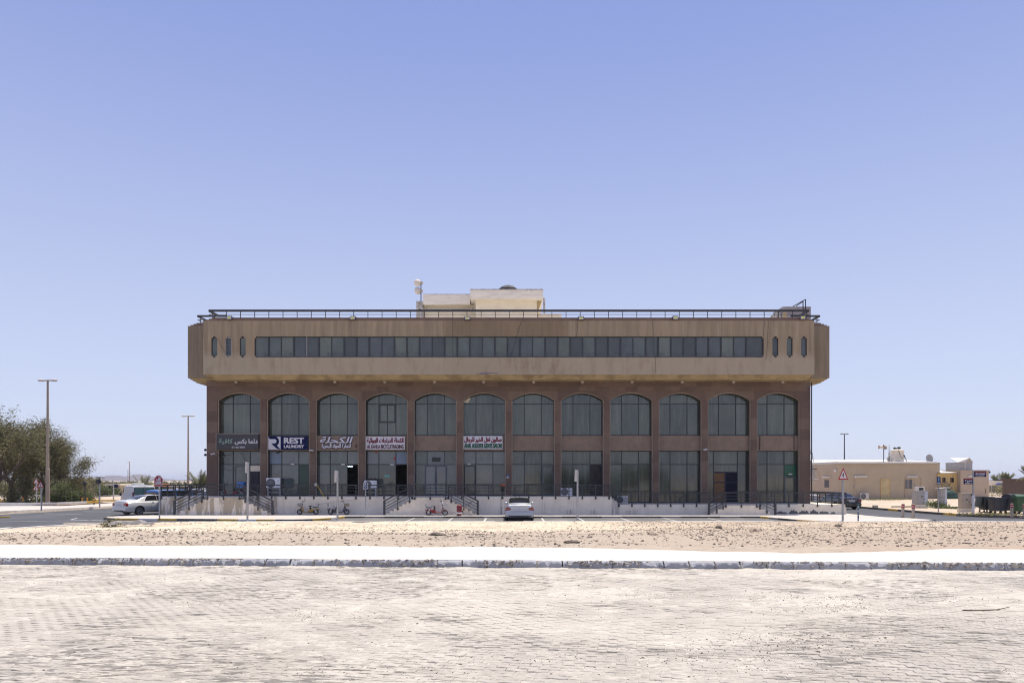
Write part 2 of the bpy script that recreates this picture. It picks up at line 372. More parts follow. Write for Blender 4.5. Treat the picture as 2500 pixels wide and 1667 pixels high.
def text_mb(s, x0, x1, z0, z1, y, bold=.0, shear=0, depth=.012):
    """flat raised lettering in the XZ plane facing -Y, fitted into the given rectangle"""
    cu = bpy.data.curves.new('t', 'FONT'); cu.body = s; cu.resolution_u = 3; cu.size = 1; cu.shear = shear
    ob = bpy.data.objects.new('t', cu); COL.objects.link(ob)
    me = bpy.data.meshes.new_from_object(ob)
    vs = [v.co.copy() for v in me.vertices]; fs = [tuple(p.vertices) for p in me.polygons]
    bpy.data.objects.remove(ob); bpy.data.meshes.remove(me); bpy.data.curves.remove(cu)
    mb = MB()
    if not vs: return mb
    ax = min(v.x for v in vs); bx = max(v.x for v in vs); ay = min(v.y for v in vs); by = max(v.y for v in vs)
    k = 0
    for dx in ((-bold, 0, bold) if bold else (0,)):
        for dz in ((-bold*.7, bold*.7) if bold else (0,)):
            mb.add([(x0+bold+(v.x-ax)/(bx-ax)*(x1-x0-2*bold)+dx, y-k*.0006, z0+(v.y-ay)/(by-ay)*(z1-z0)+dz) for v in vs], fs); k += 1
    return mb
# ================================================================== GROUND
def grid_sheet(name, xs, ys, hf, m, smooth=True):
    xs = np.asarray(xs); ys = np.asarray(ys); nx, ny = len(xs), len(ys)
    gx, gy = np.meshgrid(xs, ys); z = hf(gx, gy)
    v = np.stack([gx, gy, z], -1).reshape(-1, 3)
    i = np.arange(nx-1)[None, :]+np.arange(ny-1)[:, None]*nx
    f = np.stack([i, i+1, i+nx+1, i+nx], -1).reshape(-1, 4)
    me = bpy.data.meshes.new(name); me.vertices.add(len(v)); me.vertices.foreach_set('co', v.ravel())
    me.loops.add(f.size); me.loops.foreach_set('vertex_index', f.ravel().astype(np.int32))
    me.polygons.add(len(f)); me.polygons.foreach_set('loop_start', np.arange(0, f.size, 4, dtype=np.int32))
    me.polygons.foreach_set('use_smooth', np.full(len(f), smooth))
    me.materials.append(m); me.update(calc_edges=True); me.validate()
    return link(name, me)
def vnoise(x, y, s, seed=0):
    """cheap smooth value noise on numpy arrays"""
    x = x/s+seed*17.3; y = y/s+seed*9.7; xi = np.floor(x).astype(int); yi = np.floor(y).astype(int)
    fx = x-xi; fy = y-yi; fx = fx*fx*(3-2*fx); fy = fy*fy*(3-2*fy)
    def h(a, b):
        q = np.sin(a*127.1+b*311.7+seed*74.7)*43758.5453; return q-np.floor(q)
    return (h(xi, yi)*(1-fx)+h(xi+1, yi)*fx)*(1-fy)+(h(xi, yi+1)*(1-fx)+h(xi+1, yi+1)*fx)*fy-.5
def fbm(x, y, s, o=4, seed=0, g=.5):
    r = 0; a = 1
    for k in range(o): r = r+a*vnoise(x, y, s, seed+k); a *= g; s = s/2.03
    return r
def sm(x, a, b):
    t = np.clip((x-a)/(b-a), 0, 1); return t*t*(3-2*t)
# far desert sheet, one piece out to the horizon (a dip is left under the raised near ground)
xs = np.concatenate([np.linspace(-6000, -320, 16), np.linspace(-300, 300, 61), np.linspace(320, 6000, 16)])
ys = np.concatenate([np.linspace(-3000, -80, 8), np.linspace(-60, 300, 61), np.linspace(330, 7000, 24)])
g = grid_sheet('desert_ground', xs, ys, lambda x, y: -.06+.25*fbm(x, y, 60, 3)*sm(y, 115, 160)+0*x, M['desert']); tag(g, kind='structure')
def flat(name, poly, z, m, kind='structure', parent=None):
    ob = MB().add([(x, y, z) for x, y in poly], [tuple(range(len(poly)))]).build(name, m, parent)
    if kind: tag(ob, kind=kind)
    return ob
# asphalt: front street, side streets, bays
flat('asphalt_road', [(-85,28),(-24.2,28),(-24.2,36),(64,36),(64,49),(34.2,49),(32.4,50),(31.4,52.2),(31.4,150),(24.3,150),(24.3,49.6),(-26,49.6),(-23.6,52),(-23.6,120),(-35.3,120),(-36.2,66),(-38.3,52.8),(-85,52)], 0, M['asphalt'])
flat('parking_surface', [(-11.6,44.2),(17.6,44.2),(16.7,49.5),(-11.2,49.5)], .004, M['asphalt_old'])
mk = MB()
for px in (1000, 1098, 1184, 1326, 1421, 1530, 1640, 1752):
    xk = X(px, 47); mk.add([(xk-.06,44.4,.008),(xk+.06,44.4,.008),(xk+.06,49.35,.008),(xk-.06,49.35,.008)], [(0,1,2,3)])
tag(mk.build('parking_line', M['marking']), kind='structure')
mk = MB()
for a, b, wd in (((-33,44.6),(-26,46.8),.12), ((-28.4,47.3),(-25.5,46.2),.14), ((-35.4,56),(-31.8,54.6),.12), ((-34.8,60),(-32,59),.12), ((-29,49.3),(-28.2,47.2),.12)):
    mk.bar((a[0],a[1],.006), (b[0],b[1],.006), wd, .004)
tag(mk.build('road_line', M['marking']), kind='structure')
# verges beyond the side streets
def verge(name, x0, x1, y0, y1, nx, ny, z, amp, m, edge=None):
    def hf(x, y):
        e = np.minimum(np.minimum(x-x0, x1-x), np.minimum(y-y0, y1-y))
        return z+amp*fbm(x, y, 7, 4, 3)*sm(e, 0, 2.5)
    return tag(grid_sheet(name, np.linspace(x0, x1, nx), np.linspace(y0, y1, ny), hf, m), kind='structure')
v1 = verge('sand_verge', 31.6, 110, 52.4, 170, 120, 150, .10, .25, M['kerbsand'])
v2 = verge('sand_verge', 33.9, 110, 49.3, 52.6, 90, 12, .07, .06, M['kerbsand'])
v3 = verge('sand_verge', -140, -36.3, 78, 112, 110, 50, .12, .2, M['kerbsand'])
v4 = verge('planting_strip', -110, -42.2, 69.5, 79, 90, 20, .20, .1, mat('brown_planting_soil', (.27,.185,.12), .98, .3, .6, .02, 6))
tag(flat('footpath', [(-110,56.5),(-39.4,56.5),(-37.2,66.5),(-36.3,79),(-42.8,79),(-43.0,70.5),(-50,69.2),(-110,68.6)], .13, M['walk']), kind='structure')
flat('traffic_island', [(-60,48.6),(-35.6,48.8),(-33.9,49.9),(-35.6,50.9),(-60,50.8)], .05, M['walk'])
# ---------------- pavement in front of the building with its kerb stones
WALK = [(-24.3,51.5),(-25.6,50.5),(-26.5,49.4),(-26.7,48.5),(-26.3,47.6),(-25.2,46.9),(-23.5,46.5),(-21,46.3),(-17,45.8),(-13.4,45.4),(-12.4,46.0),(-11.6,47.4),(-11.2,49.5),
        (16.6,49.5),(16.95,47.2),(17.4,45.2),(18.2,44.0),(19.6,43.6),(23.4,43.6),(25.0,44.2),(25.9,45.2),(25.6,46.6),(24.6,48.4),(24.3,52.6),(24.3,56),(-24.3,56)]
pav = flat('building_pavement', WALK, .12, M['walk'])
def kerb_run(parent, pts, z0, z1, wd, cols, seg=1.0, name='kerb_stone', jit=0.0, gap=.012):
    """individual kerb stones along a polyline; the stone sits to the left of the direction of travel"""
    k = 0; carry = 0
    for (a, b) in zip(pts[:-1], pts[1:]):
        a = Vector((*a, 0)); b = Vector((*b, 0)); L = (b-a).length
        n = max(1, round(L/seg)); d = (b-a)/n; u = d.normalized(); nr = Vector((-u.y, u.x, 0))
        for i in range(n):
            p = a+d*i+u*gap/2; q = a+d*(i+1)-u*gap/2
            j = random.uniform(-jit, jit)
            c = [(p.x,p.y),(q.x,q.y),(q.x+nr.x*wd,q.y+nr.y*wd),(p.x+nr.x*wd,p.y+nr.y*wd)]
            cc = cols(k, (p+q)/2) if callable(cols) else cols[k % len(cols)]
            mb = MB()
            if isinstance(cc, tuple): mb.prism(c, z0, cc[1]+j, 'XY'); cc = cc[0]
            else: mb.prism(c, z0, z1+j, 'XY')
            mb.build(name, cc, parent, bevel=.012); k += 1
def ps_col(k, p):
    if -11.2 < p.x < 16.6 and p.y > 48.8:
        return M['kerbblack'] if k % 3 else (M['kerbgrey'], .075)
    return [M['kerbwhite'], M['kerbyellow'], M['kerbblack'], M['kerbblack'], M['kerbyellow']][k % 5] if p.x < 10 else [M['kerbblack'], M['kerbblack'], M['kerbyellow'], M['kerbgrey']][k % 4]
front = WALK[1:24]
front2 = [(x, y) for x, y in front]
kerb_run(pav, front2, -.05, .124, .15, ps_col, 1.3)
# side kerbs of the verges
kb = tag(MB().box(31.25,31.27,150,151,-.1,.0).build('side_street_kerb', M['kerbblack']), kind='structure')
kerb_run(kb, [(31.5,110),(31.5,54),(31.9,51.6),(33.0,50.1),(34.4,49.2)], -.05, .16, .16, lambda k, p: M['kerbblack'] if k % 5 else M['kerbyellow'], 1.6)
kb = tag(MB().box(-110,-100,55.9,56.1,-.1,.0).build('left_street_kerb', M['kerbwhite']), kind='structure')
kerb_run(kb, [(-36.2,79),(-37.2,66),(-39.5,56.2),(-70,54.6)], -.05, .17, -.16, [M['kerbwhite']], 2.0)
kerb_run(kb, [(-42.6,76.6),(-43.1,70.0),(-50,68.4),(-80,66.5)], .1, .42, -.18, lambda k, p: M['kerbyellow'] if k == 0 else M['kerbwhite'], 2.2)
kerb_run(kb, [(-37,84.5),(-72,83.0)], .05, .30, -.18, lambda k, p: M['kerbwhite'] if k % 5 == 2 else M['kerbyellow'], 2.5)
kerb_run(kb, [(-60,48.5),(-35.4,48.7),(-33.8,49.8)], 0, .1, .14, lambda k, p: M['kerbwhite'] if k % 2 else M['kerbyellow'], 1.5)
kb2 = tag(MB().box(-40,-39,111.5,112,-.1,.1).build('far_plot_kerb', M['kerbwhite']), kind='structure')
kerb_run(kb2, [(-25,111),(-78,111)], 0, .32, -.25, [M['kerbwhite']], 6)
# ---------------- the vacant sand lot
def lot_h(x, y):
    base = .90+(.30-.90)*sm(y, 19, 37)*1.0
    left = sm(x, -16, -24)                      # falls towards the side street
    base = base*(1-left*.0)-left*.16*sm(y, 24, 40)
    edge = sm(y, 39.7, 40.4)
    n = .07*fbm(x, y, 2.2, 5, 1)*sm(y, 16.6, 19.5)*sm(39.8-y, 0, 1.5)+.02*fbm(x, y, .35, 3, 8)*sm(y, 16, 17)
    mound = .16*np.exp(-((x-16)**2/60+(y-26)**2/14))+.10*np.exp(-((x+8)**2/50+(y-22)**2/8))
    ed = np.interp(x, [-20,-12.5,-5,0,3.5,6.2,9,12,20], [18.3,18.1,17.95,17.6,16.9,16.15,16.8,17.1,17.4])+.35*fbm(x, y*0, 1.6, 4, 5)
    k = sm(y, ed-.02, ed+.30)
    return ((base+n+mound)*k+(.89)*(1-k))+.05*k*sm(20.5-y, 0, 2)
xs = np.concatenate([np.linspace(-24.2, 20, 620), np.linspace(20.2, 46, 150)]); ys = np.concatenate([np.linspace(15.5, 20, 110), np.linspace(20.05, 40.05, 270)])
lot = tag(grid_sheet('sand_lot', xs, ys, lot_h, M['sand']), kind='structure')
def lot_z(x, y): return float(lot_h(np.array([float(x)]), np.array([float(y)]))[0])
kl = tag(MB().box(45,46,40.1,40.2,-.1,.3).build('lot_kerb', M['kerbwhite']), kind='structure')
kerb_run(kl, [(46,40.05),(-20.6,40.05)], -.05, .31, -.22, lambda k, p: (M['kerbwhite'] if (k*7) % 5 else M['kerbgrey'], .31-max(0, min(1, (-15-p.x)/6))*.10), 1.5, jit=.012)
kerb_run(kl, [(-20.6,40.05),(-22.6,39.4),(-23.9,37.9),(-24.3,36)], -.05, .20, -.22, [M['kerbwhite']], 1.2)
kerb_run(kl, [(-24.3,36),(-24.3,24)], -.05, .24, -.3, [M['kerbwhite']], 1.5)
MB().box(-24.3,46,40.0,40.04,-.1,.24).build('retaining_face', M['concrete'], kl)
# ---------------- near pavement and its chunky broken kerb
def kline(x): return 14.72-.0493*x         # kerb face runs slightly across the view
nw = grid_sheet('near_pavement', np.linspace(-16, 34, 260), np.linspace(0, 1, 40),
    lambda x, y: 0*x+.93, M['nearwalk'])
co = np.empty(len(nw.data.vertices)*3); nw.data.vertices.foreach_get('co', co); co = co.reshape(-1, 3)
yy = kline(co[:,0])+.13+co[:,1]*(np.interp(co[:,0], [-20,-12.5,-5,0,3.5,6.2,9,12,20], [18.3,18.1,17.95,17.6,16.9,16.15,16.8,17.1,17.4])+.55-kline(co[:,0])-.13); co[:,1] = yy
co[:,2] = .925+.012*fbm(co[:,0], co[:,1], 1.3, 4, 2)
nw.data.vertices.foreach_set('co', co.ravel()); nw.data.update(); tag(nw, kind='structure')
nk = tag(MB().box(-16,-15.9,15.6,15.7,.6,.9).build('near_kerb', M['kerbstone']), kind='structure')
for i in range(66):
    x0 = -16+i*.5; L = .5
    mb = MB(); n = 7; vs = []; prof = []
    g0 = .016+random.random()*.018; tilt = random.uniform(-.006, .006); dy = random.uniform(-.012, .012)
    dep = .10 if random.random() < .5 else .03
    for a in range(n+1):
        t = a/n; x = x0+g0/2+(L-g0)*t
        chip = random.random()**2*(.075 if random.random() < .6 else .02)
        if a in (0, n): chip += random.random()*.05
        y = kline(x)+dy
        prof.append([(x,y,.70),(x,y+random.uniform(-.002,.004),.893-chip+tilt),(x,y+.012+chip*.8,.915-chip*.4+tilt),(x,y+.13,.926+tilt),(x,y+.14,.70)])
    for p in prof: vs += p
    fs = []
    for a in range(n):
        for b in range(4): fs.append((a*5+b, (a+1)*5+b, (a+1)*5+b+1, a*5+b+1))
    fs += [tuple(range(5)), tuple(n*5+b for b in (4,3,2,1,0))]
    mb.add(vs, fs); mb.build('kerb_stone', M['kerbstone'], nk)
# crumbled mortar lip hanging over the kerb edge and lying in its joints
mb = MB()
for i in range(1700):
    x = random.uniform(-12.5, 13); r = random.uniform(.008, .028)*(1.5 if random.random() < .12 else 1)
    if fbm(np.array([x]), np.array([0.]), .9, 3, 11)[0] < -.12+random.uniform(-.1,.2): continue
    h = .93-random.random()**1.8*.10; y = kline(x)+.002+max(0, h-.87)*.35+random.uniform(-.012, .012)
    mb.ball((x, y, h), r, 5, 3, random.uniform(.8,2.2), .6, random.uniform(.5,1))
for i in range(66):
    if random.random() < .75:
        x = -16+i*.5
        for k in range(8): mb.ball((x+random.uniform(-.02,.02), kline(x)-.004, .78+k*.018), random.uniform(.010,.022), 5, 3, .8, .6, 1.2)
tag(mb.build('crumbled_mortar', M['kerbcrust']), kind='stuff')
# ---------------- paved foreground road
road_z = .78
grid = flat('paver_road', [(-20,-6),(26,-6),(26,13.6),(-20,15.9)], road_z-.03, M['joint'])
flat('street_behind_camera', [(-60,-60),(60,-60),(60,-6),(-60,-6)], road_z-.02, M['film'])
def paver_mesh(name, m, a=.014, ch=.006):
    zx = lambda x: {-.1:0,-.05:a,.0:0,.05:-a,.1:0}[x]
    top = [(x, .05+zx(x)) for x in (.1,.05,.0,-.05,-.1)]; bot = [(x, -.05+zx(x)) for x in (-.1,-.05,.0,.05,.1)]
    out = top+bot; n = len(out)
    vs = [(x*.975, y*.93, -.03) for x, y in out]+[(x*.975, y*.93, -ch) for x, y in out]+[(x*.93, y*.83, 0) for x, y in out]
    fs = [tuple(range(2*n, 3*n))]
    for k in range(n):
        for r_ in (0, n): fs.append((r_+k, r_+(k+1)%n, r_+n+(k+1)%n, r_+n+k))
    return vs, fs
PV, PF = paver_mesh('paver', None)
pm = MB().add(PV, PF).mesh('paver', M['paver'])
ca, sa = math.cos(R(9)), math.sin(R(9))
cells = []
for r_ in range(-60, 240):
    for c_ in range(-90, 90):
        u = c_*.2+(.1 if r_ % 2 else 0); v = r_*.1
        x = u*ca+v*sa; y = -u*sa+v*ca+4
        if 4.7 < y < kline(x)-.06 and abs(x) < .74*y+.7:
            cells.append((x, y))
cells.sort(key=lambda c: c[1] if abs(c[0]) < c[1]*.69 else 99)
big = MB()
arr = np.array(cells)
hz = .0035*fbm(arr[:,0], arr[:,1], 1.1, 3, 4)*2+rng.normal(0, .0021, len(arr))
bigv = []
base = np.array(PV)
for i, (x, y) in enumerate(cells):
    z = road_z+hz[i]; rz = -R(9)+random.gauss(0, .02); tx, ty = random.gauss(0, .011), random.gauss(0, .013)
    vis = y > 6.3
    if vis and i < 100000 and len(grid.children) < 300 and abs(x) < y*.69:
        ob = link('paver', pm, grid, (x, y, z), (tx, ty, rz))
    else:
        c, s = math.cos(rz), math.sin(rz)
        vx = base[:,0]*c-base[:,1]*s+x; vy = base[:,0]*s+base[:,1]*c+y; vz = base[:,2]+z+base[:,1]*tx-base[:,0]*ty
        bigv.append(np.stack([vx, vy, vz], -1))
nb = len(bigv); V = np.concatenate(bigv).tolist(); np_ = len(PV)
FF = [tuple(k*np_+q for q in f) for k in range(nb) for f in PF]
me = bpy.data.meshes.new('paver_field'); me.from_pydata(V, [], FF); me.materials.append(M['paver'])
pf = link('paver_field', me, grid); tag(pf, kind='stuff')
# wind-blown sand that hides most of the paving and leaves edges showing
def film_h(x, y):
    big_ = fbm(x, y, 2.4, 3, 21); med = fbm(x, y, .5, 3, 25); stv = fbm(x*.45, y*1.5, .18, 3, 29)
    tracks = .0035*np.exp(-((x-3.3-.25*(y-9))/.55)**2)
    far = sm(y, 8, 13)
    return road_z-.0050+.0065*big_+.0050*med+.0055*stv+.0036*far+tracks*.4
xs = np.arange(-11, 11, .034)
fi = grid_sheet('blown_sand', xs, np.linspace(0, 1, 330), lambda x, y: 0*x, M['film'])
co = np.empty(len(fi.data.vertices)*3); fi.data.vertices.foreach_get('co', co); co = co.reshape(-1, 3)
t = co[:,1]**1.35; co[:,1] = 4.8+t*(kline(co[:,0])-4.8+.01); sxx = .42+.62*t; co[:,0] *= 1.0
co[:,2] = film_h(co[:,0], co[:,1])+.02*np.exp(-((kline(co[:,0])-co[:,1])/.10)**1.0)*(1+fbm(co[:,0],co[:,1],.4,3,41))
fi.data.vertices.foreach_set('co', co.ravel()); fi.data.update(); tag(fi, kind='stuff')
# ---------------- stones, grit and debris
def pebbles(name, pts, m, squash=.75):
    """pts: x,y,z,r"""
    bi = bmesh.new(); bmesh.ops.create_icosphere(bi, subdivisions=1, radius=1); bi.verts.ensure_lookup_table()
    oc = np.array([tuple(v.co) for v in bi.verts]); tf = [tuple(v.index for v in f.verts) for f in bi.faces]; bi.free()
    V = []; F_ = []
    for k, (x, y, z, r) in enumerate(pts):
        a = random.random()*PI; s = oc*(1+rng.uniform(-.38,.30,(12,1)))*[r*random.uniform(.8,1.6), r, r*squash]
        c, s_ = math.cos(a), math.sin(a)
        V += np.stack([x+s[:,0]*c-s[:,1]*s_, y+s[:,0]*s_+s[:,1]*c, z+s[:,2]], 1).tolist(); F_ += [tuple(12*k+i for i in f) for f in tf]
    me = bpy.data.meshes.new(name); me.from_pydata(V, [], F_); me.materials.append(m)
    return tag(link(name, me), kind='stuff')
def scatter(n, x0, x1, y0, y1, hf, rmin, rmax, dens=None, pw=2.5):
    out = []
    while len(out) < n:
        x = random.uniform(x0, x1); y = y0+(y1-y0)*random.random()
        if abs(x) > .72*y+1: continue
        if dens and random.random() > dens(x, y): continue
        r = rmin+(rmax-rmin)*random.random()**pw
        out.append((x, y, hf(x, y)+r*.15, r))
    return out
LC = [(-5.5,19.6,2.2,.5,3),(-1.8,20.3,1.5,.4,2.5),(-8.5,20.8,1.3,.5,2),(12,24.5,3.5,1.2,2.5),(9,21.5,2.2,.8,2),(15,22,2.5,.9,2.5),(17.5,28,3,1.2,2),(5.5,27,2,1,1.2),(2,22.5,1.8,.6,1.5),(-14,30,3.5,1.2,1.6),(-10.5,27,2,.8,1),(11,31,3,1.2,1.5)]
def lotd(x, y):
    d = .06+2.2*max(0, fbm(np.array([x]), np.array([y]), 3.0, 3, 6)[0]+.05)
    for cx, cy, a_, b_, q_ in LC: d += q_*math.exp(-((x-cx)/a_)**2-((y-cy)/b_)**2)
    if x > 5: d = d*1.8+.5
    if y < 24: d += .35
    if y > 30 and x < 5: d *= .35
    return d
pebbles('lot_stones', scatter(20000, -25, 30, 17.6, 39.5, lot_z, .004, .040, lotd, 4.5), M['rock'])
pebbles('pale_lot_stones', scatter(10000, -25, 30, 17.6, 39.5, lot_z, .005, .04, lotd, 3.0), M['rocklt'])
fz = lambda x, y: float(film_h(np.array([float(x)]), np.array([float(y)]))[0])
SP = [(2.6,11.2,1.0,.22),(4.6,11.0,.8,.2),(3.9,9.9,.8,.15),(-1.2,6.9,.9,.3),(4.9,10.3,.9,.3),(5.6,9.0,1.3,.35),(3.2,8.0,.9,.5),(-2.4,9.6,.7,.25),(-4.2,10.6,.6,.2),(2.0,7.4,1.1,.4),(4.0,6.9,1.2,.4),(0.2,7.2,.7,.35),(6.3,10.9,.6,.3)]
def grit(x, y):
    d = .018
    for cx, cy, a, b in SP: d += 1.0*math.exp(-((x-cx)/a)**2-((y-cy)/b)**2)
    return d
pebbles('road_grit', scatter(9000, -11, 11, 5.6, 14.6, fz, .002, .009, grit, 2.4), M['rock'])
pebbles('road_pebbles', scatter(900, -11, 11, 5.6, 14.4, fz, .004, .016, lambda x, y: .4+grit(x, y), 3), M['rock'], .7)
# single larger rocks and slabs
def boulder(name, px, py, r, label, m, flatk=.5, sx=1.0, cat='rock'):
    Y = 25
    for _ in range(30):
        z = lot_z(X(px, Y), Y) if Y < 40 else .0; Y = (CZ-z)*F/(py-HY)
    x = X(px, Y); bm = bmesh.new(); bmesh.ops.create_icosphere(bm, subdivisions=2, radius=r)
    sd_ = random.random()*99
    for v in bm.verts:
        n_ = noise.noise(v.co*(1.6/r)+Vector((sd_, 0, 0)))
        v.co *= 1+n_*.5; v.co.z *= flatk; v.co.x *= sx
    me = bpy.data.meshes.new(name); bm.to_mesh(me); bm.free(); me.materials.append(m)
    return tag(link(name, me, None, (x, Y, z+r*flatk*.35)), label, cat)
boulder('rock', 1755, 1289, .17, 'dark broken rock right of centre in the sand lot', M['rock'])
boulder('rock', 1843, 1296, .20, 'pale grey and dark rock lying on the right part of the sand lot', M['rocklt'])
boulder('rock', 1594, 1305, .16, 'grey flat stone in the gravel below the parked silver sedan, to its right', M['rocklt'])
boulder('rock', 2046, 1285, .18, 'dark rounded rock under the triangular warning sign in the lot', M['rock'])
boulder('rock', 1068, 1306, .16, 'small dark stone heap on the gravel in the middle of the lot', M['rock'], .4, 1.5)
boulder('rock', 880, 1275, .22, 'flat dark slab of rubble at the far edge of the sand below the scooters', M['brokenconcrete'], .25, 2.2)
boulder('rock', 1396, 1325, .10, 'short dark chunk near the bright pavement edge', M['rock'], .5, 2)
# broken concrete slab and weed at left
Y = 36.0; z = lot_z(X(325, Y), Y)
bm = bmesh.new(); bmesh.ops.create_grid(bm, x_segments=26, y_segments=8, size=1)
for v in bm.verts:
    x_, y_ = v.co.x, v.co.y; e = min(1-abs(x_), (1-abs(y_))*.6); n_ = noise.noise(Vector((x_*3, y_*2, 4)))
    hgt = max(0, min(1, (e+.12*n_)*9))
    v.co = Vector((x_*1.0+.12*n_, y_*.34*(1-.35*x_)+.08*noise.noise(Vector((x_*5,9,0))), hgt*(.17+.07*noise.noise(Vector((x_*2.2, 1, 0)))-.05*(x_ > .5))-.05))
me = bpy.data.meshes.new('concrete_slab'); bm.to_mesh(me); bm.free(); me.materials.append(M['brokenconcrete'])
tag(link('concrete_slab', me, None, (X(325, Y), Y, z+.16)), 'broken slab of grey concrete half buried at the left end of the sand lot', 'concrete slab')
# thin stick lying on the pavers
Ys = 1.75*F/(1491-HY)
pts = [(X(2350,Ys),Ys,road_z+.012),(X(2400,Ys+.02),Ys-.01,road_z+.016),(X(2436,Ys),Ys+.02,road_z+.015),(X(2468,Ys+.2),Ys+.22,road_z+.02)]
single('stick', MB().tube(pts, [.009,.008,.007,.004], 6), M['bark'], 'thin dark bent stick lying on the sandy pavers at lower right', 'stick', (pts[0][0], pts[0][1], road_z))
# hills on the horizon
def hills(name, y0, pts, m, depth=500):
    """ridge through pixel tops as a solid heightfield"""
    px = np.array([p[0] for p in pts], float); hh = np.array([max(0, (HY-p[1])) for p in pts], float)*y0/F
    xx = (px-HX)*y0/F; gx = np.linspace(xx[0], xx[-1], 260); gy = np.linspace(-1, 1, 40)
    def hf(x, y):
        r_ = np.interp(x, xx, hh); fall = (1-np.abs((y-y0)/depth))
        rough = 1+.35*fbm(x, y, 55, 5, 31)
        return -3+(r_+3)*np.clip(fall, 0, 1)**1.15*rough**np.clip((1-fall)*2.5+.25,0,1)
    return tag(grid_sheet(name, gx, y0+gy*depth, hf, m, False), kind='structure')
hills('rocky_hills', 2600, [(170,1172),(215,1170),(250,1170),(262,1162),(272,1158),(284,1158),(292,1163),(302,1169),(312,1168),(322,1162),(334,1156),(342,1156),(356,1161),(376,1170),(390,1172),(398,1169),(418,1172),(432,1170),(446,1174),(462,1168),(476,1170),(505,1173),(560,1171),(640,1174)], M['hill'], 420)
hills('low_sand_hills', 1900, [(-60,1172),(60,1172),(180,1174),(235,1174),(255,1172),(290,1173),(330,1174),(420,1175),(520,1174),(640,1175)], M['desert'], 300)
hills('far_ridge', 3200, [(1960,1172),(2100,1171),(2240,1172),(2330,1169),(2400,1171),(2470,1168),(2560,1170),(2700,1171)], M['hill'], 420)
# ================================================================== BUILDING
XC = -.25; T1, T2 = 1.36, .81            # terrace levels
LOWX = X(1512, 52.7)                     # terrace steps down right of this
B = thing('commercial_building', 'long two-tone brown commercial block with twelve arched bays and an overhanging upper storey', 'building', (XC, 64, .12), world=True)
bays = [XC+(i-5.5)*3.65 for i in range(12)]
HW = 1.60; SPR = 8.47; RISE = .58; YF = 55.0; YG = 55.62; TOPZ = 9.86
x0b, x1b = -22.72, 22.20
def tz(i): return T1 if i < 8 else T2
# body behind the facade
mb = MB(); mb.box(x0b+.02, x0b+.35, 55.72, 73, -.05, TOPZ).box(x1b-.35, x1b-.02, 55.72, 73, -.05, TOPZ).box(x0b+.35, x1b-.35, 58.4, 72.9, -.05, TOPZ)
mb.build('side_wall', STONE[0], B)
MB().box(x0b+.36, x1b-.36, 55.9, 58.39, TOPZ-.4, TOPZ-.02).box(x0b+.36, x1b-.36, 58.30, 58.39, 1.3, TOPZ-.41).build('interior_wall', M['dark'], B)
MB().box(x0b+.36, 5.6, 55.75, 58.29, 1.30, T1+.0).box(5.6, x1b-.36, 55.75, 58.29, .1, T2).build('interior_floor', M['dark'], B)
# piers made of stacked stone slabs
edges = [x0b]+[b+HW for b in bays[:-1]]+[bays[-1]+HW]
rights = [b-HW for b in bays]+[x1b]
for i in range(13):
    a, b = edges[i], rights[i]
    zb = T1-.02 if (a < LOWX) else T2-.02
    p = MB().box(a+.012, b-.012, YF+.02, YF+.70, zb, SPR+.02).build('pier', STONE[(i*2) % 4], B)
    zz = zb; k = 0
    while zz < SPR-.05:
        h = min(.79, SPR-zz)
        mb = MB().box(a, b, YF, YF+.019, zz+.0015, zz+h-.0015)
        mb.box(a, a+.011, YF+.02, YF+.60, zz+.0015, zz+h-.0015).box(b-.011, b, YF+.02, YF+.60, zz+.0015, zz+h-.0015)
        mb.build('stone_slab', random.choice(STONE), p, o=B.location[:]); zz += h; k += 1
# arch heads
def arc(c, hw, spr, rise, n=20):
    r = (hw*hw+rise*rise)/(2*rise); cz = spr+rise-r; a0 = math.asin(hw/r)
    return [(c+r*math.sin(-a0+2*a0*k/n), cz+r*math.cos(-a0+2*a0*k/n)) for k in range(n+1)]
for i, c in enumerate(bays):
    lo = (edges[i]+rights[i])/2 if i else x0b; hi = (edges[i+1]+rights[i+1])/2 if i < 11 else x1b
    if i == 0: lo = x0b
    A = arc(c, HW, SPR, RISE)
    vs = []; fs = []; top = 9.16; n = len(A)
    P = [(lo, SPR)]+A+[(hi, SPR)]
    for y in (YF, YF+.70):
        for x, z in P: vs.append((x, y, z))
        for x, z in P: vs.append((x, y, top))
    m_ = len(P)
    for k in range(m_-1):
        fs += [(k, k+1, m_+k+1, m_+k), (2*m_+k, 3*m_+k, 3*m_+k+1, 2*m_+k+1), (k, 2*m_+k, 2*m_+k+1, k+1), (m_+k, m_+k+1, 3*m_+k+1, 3*m_+k)]
    fs += [(0, m_, 3*m_, 2*m_), (m_-1, 3*m_-1, 4*m_-1, 2*m_-1)]
    MB().add(vs, fs).build('arch_head', STONE[(i*3+1) % 4], B)
    # moulding: a shallow band that runs round the arch and down the jambs
    O = arc(c, HW+.0, SPR, RISE); I = arc(c, HW-.055, SPR, RISE-.05)
    mb = MB(); vs = []; fs = []
    O = [(c-HW, tz(i))]+O+[(c+HW, tz(i))]; I = [(c-HW+.055, tz(i))]+I+[(c+HW-.055, tz(i))]
    for (ox, oz), (ix, iz) in zip(O, I): vs += [(ox+(.001 if ox < c else -.001),YF+.10,oz),(ix,YF+.10,iz),(ix,YF+.14,iz),(ox,YF+.14,oz)]
    for k in range(len(O)-1):
        for q in range(4): fs.append((k*4+q, (k+1)*4+q, (k+1)*4+(q+1)%4, k*4+(q+1)%4))
    mb.add(vs, fs).build('arch_moulding', M['trim'], B)
